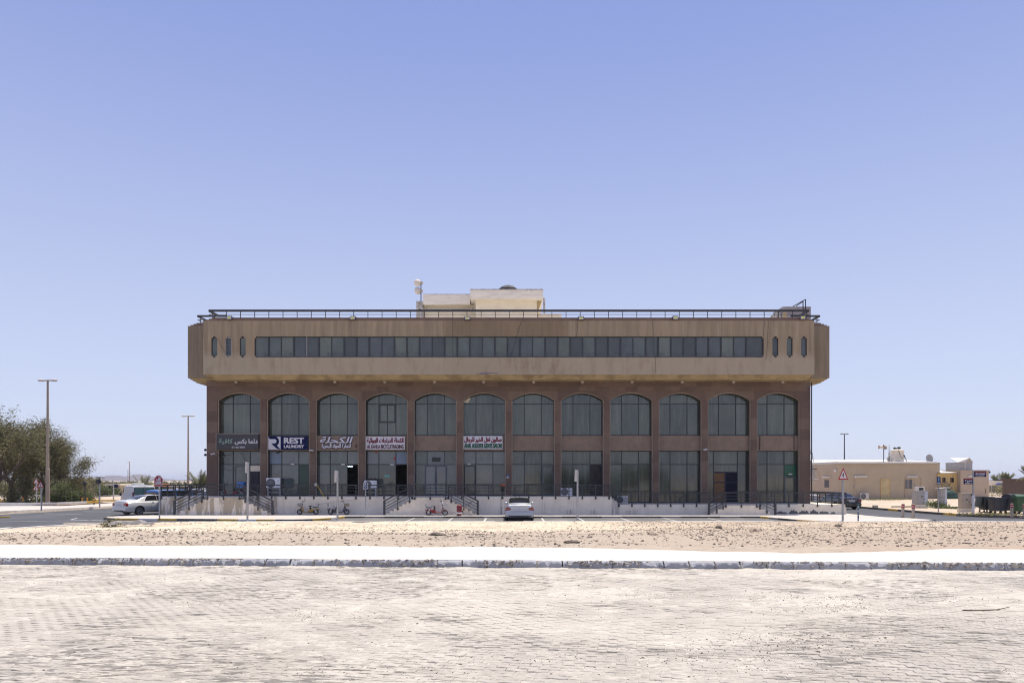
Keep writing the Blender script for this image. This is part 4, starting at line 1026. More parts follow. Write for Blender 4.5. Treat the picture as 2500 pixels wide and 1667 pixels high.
# flaked render on the right-hand wall
def flake(x0, x1, z0, z1, seed):
    random.seed(seed); n = 22; top = [];
    for k in range(n+1):
        t = k/n; top.append((x0+(x1-x0)*t, z0+(z1-z0)*max(.08, (math.sin(t*PI)**.5)*(.45+.55*random.random()))))
    MB().prism([(x0, z0)]+top+[(x1, z0)], YT-.0035, YT+.01).build('flaked_render', M['patch'], Tc)
for a, b, h in ((1893,1922,7),(1926,1948,12),(1949,1975,11),(1976,1998,11),(1999,2024,8),(2028,2040,6)):
    flake(X(a,YT), X(b,YT), GZ+.04, GZ+.04+h*YT/F, a)
random.seed(11)
def stair(px0, px1, px2, px3, ztop, nst, label, m, rise_m='concrete'):
    """a platform against the wall with a flight going down to either side"""
    xa, xb, xc, xd = [X(p, YS) for p in (px0, px1, px2, px3)]
    S = thing('outdoor_stair', label, 'stairs', ((xa+xd)/2, YS+.5, GZ), world=True, group='stairs up to the terrace')
    h = (ztop-GZ)/nst
    prof = [(xa, GZ-.02)]
    for k in range(nst):
        x = xa+(xb-xa)*k/(nst-1) if nst > 1 else xa
        x2 = xa+(xb-xa)*(k+1)/(nst-1) if k < nst-1 else xb
        prof += [(x, GZ+h*(k+1)-.03), (min(x2, xb), GZ+h*(k+1)-.03)]
    prof2 = []
    for k in range(nst):
        x = xd-(xd-xc)*k/(nst-1); x2 = xd-(xd-xc)*(k+1)/(nst-1) if k < nst-1 else xc
        prof2 += [(x, GZ+h*(k+1)-.03), (max(x2, xc), GZ+h*(k+1)-.03)]
    poly = prof+list(reversed(prof2))+[(xd, GZ-.02)]
    # drop duplicate points
    q = [poly[0]]
    for p in poly[1:]:
        if abs(p[0]-q[-1][0])+abs(p[1]-q[-1][1]) > 1e-4: q.append(p)
    MB().prism(q, YS, YT-.004).build('stair_wall', m, S)
    for k in range(nst-1):
        for s0, s1 in ((xa, xb), (xd, xc)):
            x = s0+(s1-s0)*k/(nst-1); x2 = s0+(s1-s0)*(k+1)/(nst-1); e = .03 if s1 > s0 else -.03
            a, b = sorted((x-e, x2-e*.2)); z = GZ+h*(k+1)
            MB().box(a, b, YS-.02, YT-.005, z-.029, z+.004).build('tread', M['step'], S)
    MB().box(xb, xc, YS-.02, YT-.005, ztop-.028, ztop+.002).build('landing', M['step'], S)
    # railing on the front edge
    yr_ = YS-.03; H = .86
    za = GZ+.98
    top = [(xa-.07, za), (xb-.02, ztop+H), (xc+.02, ztop+H), (xd+.07, za)]
    mb = MB()
    for a, b in zip(top[:-1], top[1:]): mb.bar((a[0],yr_,a[1]), (b[0],yr_,b[1]), .075, .085)
    for q_ in (.22, .44, .64):
        lv = [(xa-.07, za-q_), (xb-.02, ztop+H-q_), (xc+.02, ztop+H-q_), (xd+.07, za-q_)]
        for a, b in zip(lv[:-1], lv[1:]): mb.bar((a[0],yr_,a[1]), (b[0],yr_,b[1]), .042)
    r_ = mb.build('railing', M['rail'], S)
    o = S.location
    for x in (xa-.07, xd+.07): MB().box(x-.07, x+.07, yr_-.05, yr_+.05, GZ, za+.04).build('newel_post', M['rail'], r_, o=o[:])
    def toprail(x):
        if x < xb: return za+(x-xa)/(xb-xa)*(ztop+H-za)
        if x > xc: return za+(xd-x)/(xd-xc)*(ztop+H-za)
        return ztop+H
    def ground(x):
        if x < xb: return GZ+(x-xa)/(xb-xa)*(ztop-GZ)
        if x > xc: return GZ+(xd-x)/(xd-xc)*(ztop-GZ)
        return ztop
    pxs_ = [xa+(xb-xa)*.42, xa+(xb-xa)*.82, xd-(xd-xc)*.42, xd-(xd-xc)*.82]
    nn = max(2, round((xc-xb)/1.05))
    pxs_ += [xb+(xc-xb)*k/nn for k in range(nn+1)]
    for x in pxs_:
        z1 = toprail(x)-.04; z0_ = ground(x)-.16
        MB().box(x-.025, x+.025, yr_-.025, yr_+.025, z0_, z1).box(x-.05, x+.05, yr_-.035, yr_+.012, z0_-.02, z0_+.14).build('post', M['rail'], r_, o=o[:])
    # inner hand rail on the terrace side of each flight
    return S
stair(429, 507, 585, 663, T1, 8, 'left-hand stair with water-stained concrete face', M['concrete_st'])
stair(941, 1013, 1088, 1164, T1, 8, 'middle stair with a flight on each side and clean beige face', M['concrete'])
stair(1733, 1772, 1847, 1890, T2, 5, 'right-hand low stair of five steps', M['concrete'])
# terrace front railing in runs between the stairs
def wallrail(pts, zt, label, sp, H=.86, nofirst=False):
    o = (pts[0][0], pts[0][1], zt)
    rl_ = thing('terrace_railing', label, 'railing', o, world=True, group='grey railings along the terrace edge')
    mb = MB()
    for a, b in zip(pts[:-1], pts[1:]):
        za_ = a[2] if len(a) > 2 else zt; zb_ = b[2] if len(b) > 2 else zt
        mb.bar((a[0],a[1],za_+H-.04), (b[0],b[1],zb_+H-.04), .075, .085)
        for q_ in (.22,.44,.64): mb.bar((a[0],a[1],za_+H-q_), (b[0],b[1],zb_+H-q_), .042)
    mb.build('rails', M['rail'], rl_)
    me = MB().box(-.032,.032,-.025,.025,-.13,H-.07).box(-.052,.052,-.035,.015,-.17,.0).mesh('post', M['rail'])
    for a, b in zip(pts[:-1], pts[1:]):
        za_ = a[2] if len(a) > 2 else zt; zb_ = b[2] if len(b) > 2 else zt
        L = math.hypot(b[0]-a[0], b[1]-a[1]); n_ = max(1, round(L/sp))
        for k in range(n_+1):
            t = k/n_; link('post', me, rl_, (a[0]+(b[0]-a[0])*t-o[0], a[1]+(b[1]-a[1])*t-o[1], za_+(zb_-za_)*t-o[2]))
    return rl_
yw = YT-.03
wallrail([(TL+.02, 70), (TL+.02, yw)], T1, 'grey railing along the left end of the terrace, seen end on', 1.0)
wallrail([(TL+.05, yw), (X(507,YT)-.3, yw)], T1, 'grey terrace railing left of the brown building', 1.0)
wallrail([(X(585,YT)+.3, yw), (X(1013,YT)-.2, yw)], T1, 'long grey terrace railing between the left-hand and the middle stair', .985)
wallrail([(X(1088,YT)+.2, yw), (X(1487,YT), yw), (X(1510,YT), yw, T2+.0)], T1, 'grey terrace railing right of the middle stair, above the silver sedan', .95)
wallrail([(X(1511,YT), yw), (X(1772,YT)-.25, yw)], T2, 'lower grey railing left of the right-hand stair', .97)
wallrail([(X(1847,YT)+.25, yw), (TR-.02, yw)], T2, 'lower grey railing right of the right-hand stair', 1.02)
wallrail([(TR-.02, yw), (TR-.02, 65)], T2, 'grey railing closing the right end of the terrace, seen end on', 1.1)
# drain pipes at the foot of the wall
for px, top, r, lb in ((1223,1216,.025,'thin white'),(1228.5,1234,.085,'thick white'),(1327,1224,.06,'tall beige'),(1388.5,1243,.06,'short beige'),(1395.5,1242,.05,'short pale'),(1446,1244,.055,'short squat'),
        (1453.5,1242,.04,'short narrow'),(1500,1242,.06,'short white'),(1531.5,1244,.05,'short brownish'),(1541.5,1243,.06,'short capped'),(1554,1242,.045,'short stained')):
    y_ = YT-r-.02; x_ = X(px, y_); z1 = Z(top, y_)
    mb = MB().tube([(x_,y_,GZ),(x_,y_,z1-.05),(x_,y_+.02,z1)], [r,r,r*.95], 10)
    if r > .03: mb.tube([(x_,y_,z1-.12),(x_,y_,z1-.04)], r*1.25, 10).tube([(x_,y_,GZ+.10),(x_,y_,GZ+.16)], r*1.2, 10)
    sd_ = {1223:'left of the silver sedan',1228.5:'just left of the silver sedan',1327:'on the wall right of the silver sedan'}.get(px, 'at the foot of the terrace wall, at x position %d percent across' % round(px/25))
    if px > 1330: sd_ = {1388.5:'left of a post at the wall foot',1395.5:'behind the tall bare sign post',1446:'first of two at the wall foot before the terrace step',1453.5:'second of two at the wall foot before the terrace step',1500:'under the step in the terrace',1531.5:'first of three right of the terrace step',1541.5:'middle of three right of the terrace step',1554:'last of three right of the terrace step'}[px]
    single('drain_pipe', mb, M['creamold'] if r > .03 else M['offwhite'], lb+' drain pipe '+sd_, 'pipe', (x_, y_, GZ), smooth=False)
y_ = YT-.03
single('conduit', MB().tube([(X(770,y_),y_,Z(1230.5,y_)),(X(805,y_),y_,Z(1226.5,y_)),(X(850,y_),y_,Z(1221.5,y_)),(X(871,y_),y_,Z(1219,y_))], .018, 6), M['offwhite'], 'white conduit running at a slant along the terrace wall above the scooters', 'pipe', (X(770,y_),y_,Z(1230.5,y_)))
# mop leaning over the railing
y_ = YT-.10
mo = thing('mop', 'mop with a grey-white head leaning upside down over the terrace railing', 'mop', (X(793,y_),y_,T1), world=True)
MB().tube([(X(793,y_),y_,Z(1214,y_)),(X(774,y_),y_,Z(1184,y_))], .014, 6).build('handle', M['yellow'], mo)
bm_ = MB()
for k in range(26): bm_.ball((X(771+random.uniform(-2.2,2.2),y_),y_+random.uniform(-.05,.05),Z(1182.5+random.uniform(-2.2,2.6),y_)), .04, 6, 4)
bm_.build('mop_head', M['offwhite'], mo)
# bucket with an orange cloth on a stand by the railing
y_ = YT-.06; x_ = X(1227, y_)
bk = thing('bucket', 'dark bucket topped with a faded orange cloth hung on the terrace railing', 'bucket', (x_, y_, Z(1217,y_)), world=True)
MB().lathe([(.0, Z(1199,y_)),(.10, Z(1199,y_)),(.15, Z(1187,y_)),(.16, Z(1186,y_)),(.0, Z(1186.5,y_))], 14, (x_,y_,0)).build('pail', M['black'], bk, smooth=True)
MB().bar((x_-.02,y_,Z(1216,y_)),(x_-.02,y_,Z(1199,y_)),.05).box(x_-.07,x_+.07,y_-.05,y_+.05,Z(1216.5,y_),Z(1214,y_)).build('stand', M['black'], bk)
mb = MB()
for k in range(40):
    a = random.random()*2*PI; r = random.random()**.5*.17
    mb.ball((x_+r*math.cos(a), y_+r*math.sin(a)*.7, Z(1184.5,y_)+random.uniform(-.05,.09)), random.uniform(.045,.075), 6, 4, 1.3, 1, .7)
mb.build('cloth', M['orange'], bk)
# ================================================================== SIGNS ON THE FACADE
def sgn(name, px0, px1, py0, py1, label, m, y=YF+.10, depth=.14, cat='shop sign', border=None):
    x0, x1, z0, z1 = X(px0,y), X(px1,y), Z(py1,y), Z(py0,y)
    S = thing(name, label, cat, ((x0+x1)/2, y, z0), world=True)
    MB().box(x0, x1, y, y+depth, z0, z1).build('board', m, S, bevel=.01)
    if border: MB().box(x0-.02,x1+.02,y-.006,y+.05,z1+.001,z1+.035).box(x0-.035,x0-.001,y-.006,y+.05,z0,z1+.035).build('edge_trim', border, S)
    def T(s, a, b, c, d, m_, bold=.0, name='lettering', shear=0, dy=.008):
        text_mb(s, X(a,y), X(b,y), Z(d,y), Z(c,y), y-dy, bold, shear).build(name, m_, S)
    return S, T
yS = YF+.20
S, T = sgn('shop_sign', 528, 630.5, 1059, 1096.5, 'charcoal shop sign with white and sage Arabic lettering over the first arch', M['signgrey'], YF-.05, depth=.20, border=M['trim'])
T(arabic('كافية'), 534, 568, 1071, 1084, M['sage'], .016); T(arabic('دلما بكس'), 573, 629, 1071.5, 1085, M['signwhite'], .016)
T('٠٢٠٨٧٨٣١٣١', 565, 597.5, 1089.5, 1094, M['signwhite'], .007)
mb = MB()
for k in range(5): mb.bar((X(531+k*.6,yS), yS-.01, Z(1068+k*1.1,yS)), (X(537+k,yS), yS-.01, Z(1073+k*.6,yS)), .014)
mb.build('wing_emblem', M['sage'], S)
S, T = sgn('shop_sign', 653.5, 752, 1064, 1097.5, 'navy blue REST LAUNDRY shop sign with a white R emblem over the second arch', M['navy'], yS)
y = yS
MB().box(X(655,y),X(685,y),y-.012,y-.001,Z(1097,y),Z(1066,y)).build('emblem_panel', M['signwhite'], S)
def P2(l): return [(X(520+a/9.8,y), Z(1050+b/9.8,y)) for a, b in l]
outer = [(1330,148),(1345,152),(1400,152),(1440,150),(1500,152),(1540,170),(1568,205),(1582,255),(1580,300),(1560,335),(1530,360),(1570,405),(1618,455),(1590,455),(1545,445),(1500,420),(1450,370),(1395,316),(1470,316),(1505,300),(1522,270),(1518,240),(1500,218),(1475,211),(1370,211),(1345,195)]
vs = P2(outer); MB().prism(vs, y-.019, y-.0125).build('emblem', M['navy'], S)
T('REST', 693, 742.5, 1068.5, 1082, M['signwhite'], .028); T('LAUNDRY', 693, 742, 1086, 1093, M['signwhite'], .015)
# bare letters fixed to the stone over arch three
y = YF+.29; S = thing('shop_sign', 'white outlined Arabic letters fixed straight onto the stone over the third arch', 'shop sign', (X(822,y), y, Z(1096,y)), world=True)
a1 = arabic('الكـحـلة'.replace('ـ',''))
for m_, bd, dy, nm in ((M['navy'], .055, .02, 'letter_backing'), (M['signwhite'], .022, .036, 'lettering')):
    e = .6 if nm == 'letter_backing' else 0
    text_mb(a1, X(781-e,y), X(862+e,y), Z(1081+e,y), Z(1065.5-e,y), y-dy, bd, .25).build(nm, m_, S)
    text_mb(arabic('لتجارة المواد البحرية'), X(785-e,y), X(857+e,y), Z(1095+e,y), Z(1083-e,y), y-dy-.004, bd*.8).build(nm, m_, S)
MB().box(X(868,y),X(869.6,y),y-.05,y+.04,Z(1092,y),Z(1084.5,y)).build('junction_box', M['black'], S)
S, T = sgn('shop_sign', 892.5, 988.5, 1065.5, 1097, 'white bicycle shop sign with maroon Arabic and English lettering over the fourth arch', M['signwhite'], yS, border=None)
T(arabic('الكحلة للدراجات الهوائية'), 895.5, 985.5, 1068.5, 1083, M['maroon'], .020); T('AL KAHLA BICYCLETRADING', 896, 985.5, 1085.5, 1094.3, M['plum'], .014)
S, T = sgn('shop_sign', 1131, 1227, 1064, 1096, 'white salon sign with maroon Arabic and green English lettering over the sixth arch', M['signwhite'], yS)
T(arabic('صالون اهل الخير للرجال'), 1133.5, 1225, 1067, 1080.5, M['maroon'], .022); T('AHAL ALKAYER GENTS SALON', 1133, 1225.5, 1082.5, 1093.3, M['textgreen'], .022, shear=.1)
S, T = sgn('number_plate', 1236, 1243, 1157, 1163.5, 'small blue wall plate with the number 3 and a white base on the sixth pier', M['signblue'], YF-.03, .025, 'wall plate')
T('3', 1238.6, 1240.6, 1158, 1161.8, M['signwhite'], .006)
y = YF-.03; MB().box(X(1236.3,y),X(1242.7,y),y,y+.02,Z(1166.5,y),Z(1163.7,y)).build('base', M['signwhite'], S)
for px in (1855, 1938.5):
    y = YF+.31
    single('sign_bracket', MB().box(X(px-.6,y), X(px+.6,y), y-.04, y+.02, Z(1098,y), Z(1064,y)), M['black'], 'black vertical bracket at the %s side of the empty sign space over the last arch' % ('left' if px < 1900 else 'right'), 'bracket', (X(px,y), y, Z(1098,y)))
# security cameras
for px, py, y, lb, d in ((520,1108,54.85,'large white security camera beside the first arch',-1),(760,1099,54.9,'white security camera under the laundry sign',1),(1722,1097,54.9,'white security camera on the pier left of the eleventh arch',-1),(539,1112,55.4,'dark security camera inside the first arch',-1),(680,1104,55.4,'small camera under the laundry sign near its left end',-1)):
    s_ = thing('security_camera', lb, 'camera', (X(px,y), y, Z(py,y)), world=True)
    MB().tube([(X(px,y)-d*.14,y,Z(py,y)+.03),(X(px,y)+d*.16,y-.05,Z(py,y)-.02)], .055, 8).build('housing', M['offwhite'] if 'white' in lb else M['black'], s_)
    MB().bar((X(px,y)-d*.05,y,Z(py,y)),(X(px,y)-d*.18,y+.15,Z(py,y)-.06),.03).build('bracket', M['offwhite'], s_)
for py, lb in ((1098,'upper'),(1110,'lower')):
    s_ = thing('security_camera', lb+' dark dome camera on the left corner of the building', 'camera', (x0b-.12, 55.3, Z(py,55.3)), world=True)
    MB().ball((x0b-.22,55.3,Z(py,55.3)), .10, 8, 6).build('housing', M['black'], s_); MB().bar((x0b-.2,55.3,Z(py,55.3)+.05),(x0b,55.3,Z(py,55.3)+.05),.04).build('bracket', M['offwhite'], s_)
cablew = lambda pts, lb, y: cable(pts, lb, .010, y)
cablew([(535,1104),(545,1110),(558,1110),(572,1104)], 'sagging cable across the top of the first shop front', YG-.12)
cablew([(587,1103),(594,1117),(603,1127)], 'cable dropping behind the first shop front sign', YG-.12)
cablew([(538,1136),(552,1146),(575,1149)], 'thin cable sagging across the lower panes of the first shop front', YG-.12)
# ================================================================== AC UNITS
def ac_unit(loc, w_, h, d, label, stand=0, rz=0, m='offwhite', fanx=-.18, sidebox=False):
    A_ = thing('ac_unit', label, 'air conditioner', loc, rz)
    z0 = stand
    MB().box(-w_/2, w_/2, -d/2, d/2, z0, z0+h).build('casing', M[m], A_, bevel=.02)
    f = MB().lathe([(0, -d/2-.004), (h*.40, -d/2-.004), (h*.42, -d/2-.02), (h*.45, -d/2-.004)], 20, (fanx*w_, 0, z0+h*.5), 'Y'); f.build('fan_grille', M['fan'], A_)
    g_ = MB()
    for k in range(1, 5): g_.lathe([(h*.09*k, -d/2-.024), (h*.09*k+.006, -d/2-.024)], 18, (fanx*w_, 0, z0+h*.5), 'Y')
    for k in range(6): a = PI*k/6; g_.bar((fanx*w_-h*.4*math.cos(a), -d/2-.022, z0+h*.5-h*.4*math.sin(a)), (fanx*w_+h*.4*math.cos(a), -d/2-.022, z0+h*.5+h*.4*math.sin(a)), .006)
    g_.build('guard', M['galv'], A_)
    for k in range(3): MB().box(w_*.30, w_*.44, -d/2-.004, -d/2, z0+h*(.62+.08*k), z0+h*(.65+.08*k)).build('louvre', M['cabgrey'], A_)
    if sidebox: MB().box(w_/2+.01, w_/2+.14, -d/2+.05, d/2, z0+.02, z0+h*.96).build('side_cover', M['black'], A_)
    if stand:
        s_ = MB()
        for a in (-w_*.42, w_*.42):
            for b in (-d*.4, d*.4): s_.box(a-.02, a+.02, b-.02, b+.02, 0, z0)
        s_.box(-w_*.48, w_*.48, -d*.42-.02, -d*.42+.02, z0-.04, z0-.001).box(-w_*.42,w_*.42,-d*.4-.015,-d*.4+.015,z0*.45,z0*.45+.03)
        s_.build('stand', M['galv2'], A_)
    return A_
ya = 54.2
ac_unit((X(669,ya), ya, T1), 1.02, .74, .36, 'large white air conditioner on a steel stand outside the laundry', Z(1191,ya)-T1, m='white', sidebox=True)
ac_unit((X(905,ya), ya, T1), .90, .56, .34, 'white air conditioner on a stand behind the disabled parking sign', Z(1191,ya)-T1, m='white')
ac_unit((X(1383,ya), ya, T1+.03), .83, .60, .33, 'white air conditioner standing on the terrace floor under the eighth arch', 0, m='white')
ac_unit((X(1520,ya), ya, T2+.03), .70, .56, .36, 'white air conditioner on the lower terrace just right of the terrace step', 0, rz=-.5, m='offwhite')
mb = MB()
for k in range(12): mb.box(*(lambda x: (x, x+random.uniform(.06,.2)))(X(892,ya)+random.uniform(0,.7)), ya-.15, ya+.1, Z(1174,ya), Z(1174,ya)+random.uniform(.05,.22))
single('clutter_pile', mb, M['black'], 'dark clutter piled on top of the air conditioner behind the disabled parking sign', 'clutter', (X(905,ya),ya,Z(1174,ya)))
# ================================================================== WHEELED THINGS
def wheel_parts(parent, loc, R_, w_, spokes=10, rim=M['alloy'], tyre=M['rubber'], rimr=.72, axis='Y', spoke_w=.02, name='wheel', disc=False, open_=False):
    """wheel > rim. axis Y: wheel lies in the XZ plane"""
    o = loc
    t = MB().lathe([(R_*rimr, -w_*.42), (R_*.90, -w_*.5), (R_*.975, -w_*.36), (R_, 0), (R_*.975, w_*.36), (R_*.90, w_*.5), (R_*rimr, w_*.42), (R_*rimr, -w_*.42)], 28, (0,0,0), axis)
    W = link(name, t.mesh(name, tyre, smooth=True), parent, o)
    r = MB(); rr = R_*rimr
    r.lathe([(rr, -w_*.40), (rr*.93, -w_*.42), (rr*.90, -w_*.2), (rr*.90, w_*.2), (rr*.93, w_*.42), (rr, w_*.40)], 28, (0,0,0), axis)
    r.lathe([(0, -w_*.46), (rr*.20, -w_*.42), (rr*.2, w_*.42), (0, w_*.46)], 12, (0,0,0), axis)
    for k in range(spokes):
        a = 2*PI*k/spokes; c, s = math.cos(a), math.sin(a)
        if axis == 'Y': r.bar((rr*.15*c, 0, rr*.15*s), (rr*.92*c, 0, rr*.92*s), spoke_w, w_*.5 if not open_ else spoke_w, (0,1,0))
        else: r.bar((0, rr*.15*c, rr*.15*s), (0, rr*.92*c, rr*.92*s), spoke_w, w_*.5, (1,0,0))
    link('rim', r.mesh('rim', rim), W)
    if disc:
        link('brake_disc', MB().lathe([(0, -.01), (rr*.88, -.01), (rr*.88, .012), (0, .012)], 20, (0,0,0), axis).mesh('brake_disc', M['black']), W)
    return W
def scooter(loc, face, body, label, seat=M['black'], basket=True, rz=0, mirror=False, box=None, bw=1.0):
    """small electric moped, nose towards +X (face=1) or -X (face=-1)"""
    S = thing('electric_scooter', label, 'scooter', loc, rz+(0 if face > 0 else PI), group='small electric scooters' if not box else None)
    wr = .195*bw; wb = 1.13*bw
    wheel_parts(S, (-wb/2,0,wr), wr, .09, 10, M['galv'], rimr=.62, spoke_w=.018); wheel_parts(S, (wb/2,0,wr), wr, .085, 10, M['galv'], rimr=.62, spoke_w=.018)
    MB().tube([(wb/2,-.06,wr),(wb/2-.08,-.06,wr+.25),(wb/2-.14,0,.56),(wb/2-.24,0,.92)], .020, 6).tube([(wb/2,.06,wr),(wb/2-.08,.06,wr+.25),(wb/2-.14,0,.56)], .018, 6).build('fork', M['black'], S)
    MB().tube([(wb/2-.27,-.27,.97),(wb/2-.24,-.12,.93),(wb/2-.24,.12,.93),(wb/2-.27,.27,.97)], .016, 6).tube([(wb/2-.28,-.28,.975),(wb/2-.30,-.34,.985)], .02, 6).tube([(wb/2-.28,.28,.975),(wb/2-.30,.34,.985)], .02, 6).build('handlebar', M['black'], S)
    MB().ball((wb/2-.18,0,.86), .065, 10, 6, 1, 1, 1).build('headlight', M['clearlamp'] if box is None else M['black'], S, smooth=True)
    MB().tube([(wb/2-.27,-.26,.98),(wb/2-.27,-.27,1.10)], .008, 5).ball((wb/2-.27,-.27,1.13), .045, 8, 5, .4, 1, .8).build('mirror', M['black'], S)
    # body: leg shield, low deck, rear hump
    MB().prism([(wb/2-.17,.55),(wb/2-.13,.54),(wb/2-.19,.30),(wb/2-.26,.17),(-.02,.155),(-.02,.20),(wb/2-.30,.215),(wb/2-.245,.33)], -.10, .10).build('deck', body, S, bevel=.015)
    MB().prism([(-.06,.17),(-.02,.22),(-.10,.34),(-.17,.40),(-.30,.38),(-.42,.40),(-.66,.44),(-.74,.40),(-.60,.34),(-.42,.30),(-.33,.20)], -.085, .085).build('rear_cowl', body, S, bevel=.02)
    MB().prism([(-.62,.455),(-.74,.415),(-.80,.33),(-.78,.32),(-.71,.39),(-.60,.425)], -.07, .07).build('rear_mudguard', body, S)
    MB().prism([(wb/2+.17,.30),(wb/2+.05,.405),(wb/2-.10,.395),(wb/2-.10,.375),(wb/2+.04,.385),(wb/2+.155,.29)], -.05, .05).build('front_mudguard', body, S)
    MB().prism([(-.05,.60),(-.10,.64),(-.24,.65),(-.29,.63),(-.27,.59),(-.12,.575)], -.10, .10).build('seat', seat, S, bevel=.02)
    MB().tube([(-.17,0,.58),(-.15,0,.38)], .022, 6).tube([(-.17,-.09,.40),(-.17,-.09,.50)], .05, 8).ball((-.16,0,.47), .07, 8, 6, 1, 1.2, 1.1).build('seat_post', M['black'], S)
    MB().prism([(-.36,.52),(-.40,.56),(-.66,.58),(-.74,.56),(-.72,.52),(-.45,.50)], -.11, .11).build('rear_seat', seat, S, bevel=.02)
    MB().tube([(-.72,-.1,.52),(-.76,-.1,.72),(-.74,-.1,.80)], .011, 5).tube([(-.72,.1,.52),(-.76,.1,.72),(-.74,.1,.80)], .011, 5).tube([(-.755,-.1,.72),(-.755,.1,.72)], .014, 5).tube([(-.34,-.1,.52),(-.34,-.1,.66)], .01, 5).build('grab_rail', M['black'], S)
    MB().tube([(-wb/2,-.07,wr),(-.50,-.08,.42)], .026, 8).tube([(-wb/2,.07,wr),(-.50,.08,.42)], .026, 8).build('shock_absorber', M['chrome'], S)
    MB().tube([(-.05,-.08,.17),(-wb/2,-.07,wr)], .020, 6).tube([(-.05,.08,.17),(-wb/2,.07,wr)], .020, 6).build('swing_arm', M['black'], S)
    MB().box(-.80,-.775,-.06,.06,.36,.42).build('tail_lamp', M['redlamp'], S)
    if basket:
        b = MB(); x0, x1 = wb/2-.13, wb/2+.13; z0, z1 = .58, .78
        for z in (z0, z0+.07, z0+.14, z1):
            e = (z-z0)*.18
            b.tube([(x0,-.13-e,z),(x1+e,-.13-e,z),(x1+e,.13+e,z),(x0,.13+e,z),(x0,-.13-e,z)], .006, 4)
        for t in range(7):
            u = x0+(x1-x0)*t/6; b.tube([(u,-.13,z0),(u+.02,-.165,z1)], .004, 4).tube([(u,.13,z0),(u+.02,.165,z1)], .004, 4).tube([(u,-.13,z0),(u,.13,z0)], .004, 4)
        b.tube([(wb/2-.17,0,.62),(x0,0,.62)], .012, 5)
        b.build('basket', M['galv'] if basket == 2 else M['black'], S)
    if box: 
        MB().box(-.95,-.45,-.24,.24,.62,1.05).build('delivery_box', box, S, bevel=.03)
    return S
ys = 51.85
scooter((X(751.5,ys), ys, GZ), -1, mat('dull_yellow_bodywork', (.38,.21,.02), .45, .2, 6), 'yellow and black electric scooter facing left by the terrace wall')
o_ = scooter((X(827,ys), ys, GZ), 1, mat('purplish_black_paint', (.05,.025,.035), .4), 'dark electric scooter with a pale rear seat facing right by the wall', seat=M['offwhite'])
ysr = 50.7
scooter((X(1066.5,ysr), ysr, GZ), 1, mat('deep_red_bodywork', (.22,.010,.014), .4, .15, 6), 'red electric scooter with a wire basket parked before the middle stair', basket=2)
MB().box(.47,.66,-.09,.09,.64,.70).build('yellow_bag', M['yellow'], o_)
scooter((X(566,53.9), 53.9, T1), -1, M['darkred'], 'red delivery motorbike with a blue box parked behind the terrace railing', box=M['bluepaint'], bw=1.25, basket=False)
# bicycle
yb = 50.75; xb = X(1133, yb)
Bk = thing('bicycle', 'small dull beige folding bicycle leaning by the middle stair behind the red bin', 'bicycle', (xb, yb, GZ), -.05)
for x in (-.52, .52):
    wheel_parts(Bk, (x,0,.205), .205, .04, 16, M['offwhite'], mat('tan_tyre', (.10,.07,.05), .8) if x > 0 else M['offwhite'], rimr=.88, spoke_w=.004, open_=True)
fr = MB().tube([(-.52,0,.205),(-.12,0,.26),(-.20,0,.60)], .016, 6).tube([(-.12,0,.26),(.28,0,.50),(.36,0,.60)], .022, 6).tube([(-.20,0,.50),(.30,0,.53)], .018, 6).tube([(-.20,0,.56),(-.52,.02,.205)], .010, 5).tube([(.36,0,.62),(.42,0,.40),(.52,.03,.205)], .014, 6)
fr.build('frame', M['bronze'], Bk)
MB().tube([(.36,0,.60),(.30,0,.78),(.52,-.02,.88)], .014, 6).tube([(.5,-.22,.90),(.52,0,.88),(.5,.22,.90)], .012, 6).tube([(.40,-.24,.895),(.60,-.2,.92)], .018, 6).build('handlebar', M['black'], Bk)
MB().ball((-.22,0,.64), .10, 10, 6, 1.3, .7, .35).build('saddle', M['black'], Bk); MB().tube([(-.22,0,.62),(-.20,0,.5)], .012, 6).build('seat_post', M['chrome'], Bk)
MB().lathe([(0,-.02),(.07,-.02),(.07,-.012),(0,-.012)], 16, (-.12,0,.26), 'Y').tube([(-.12,-.04,.26),(-.05,-.06,.13)], .01, 5).box(-.09,-.0,-.12,-.05,.115,.135).tube([(-.12,.04,.26),(-.19,.06,.39)], .01, 5).build('crank', M['black'], Bk)
# red bin
xr = X(1121.3, 50.3)
rb = thing('litter_bin', 'dark red litter bin with a white band standing before the bicycle', 'bin', (xr, 50.3, GZ))
MB().lathe([(0,.02),(.155,.02),(.175,.06),(.185,.64),(.16,.70),(.10,.735),(0,.74)], 18).build('barrel', M['darkred'], rb, smooth=True)
MB().lathe([(.190,.14),(.192,.14),(.192,.24),(.190,.24)], 18).build('white_band', M['white'], rb)
MB().prism([(-.05,.60),(.05,.60),(.035,.655),(-.035,.655)], -.196, -.17).build('mouth', M['black'], rb)
MB().box(-.13,.13,-.13,.13,0,.02).build('base', M['black'], rb)
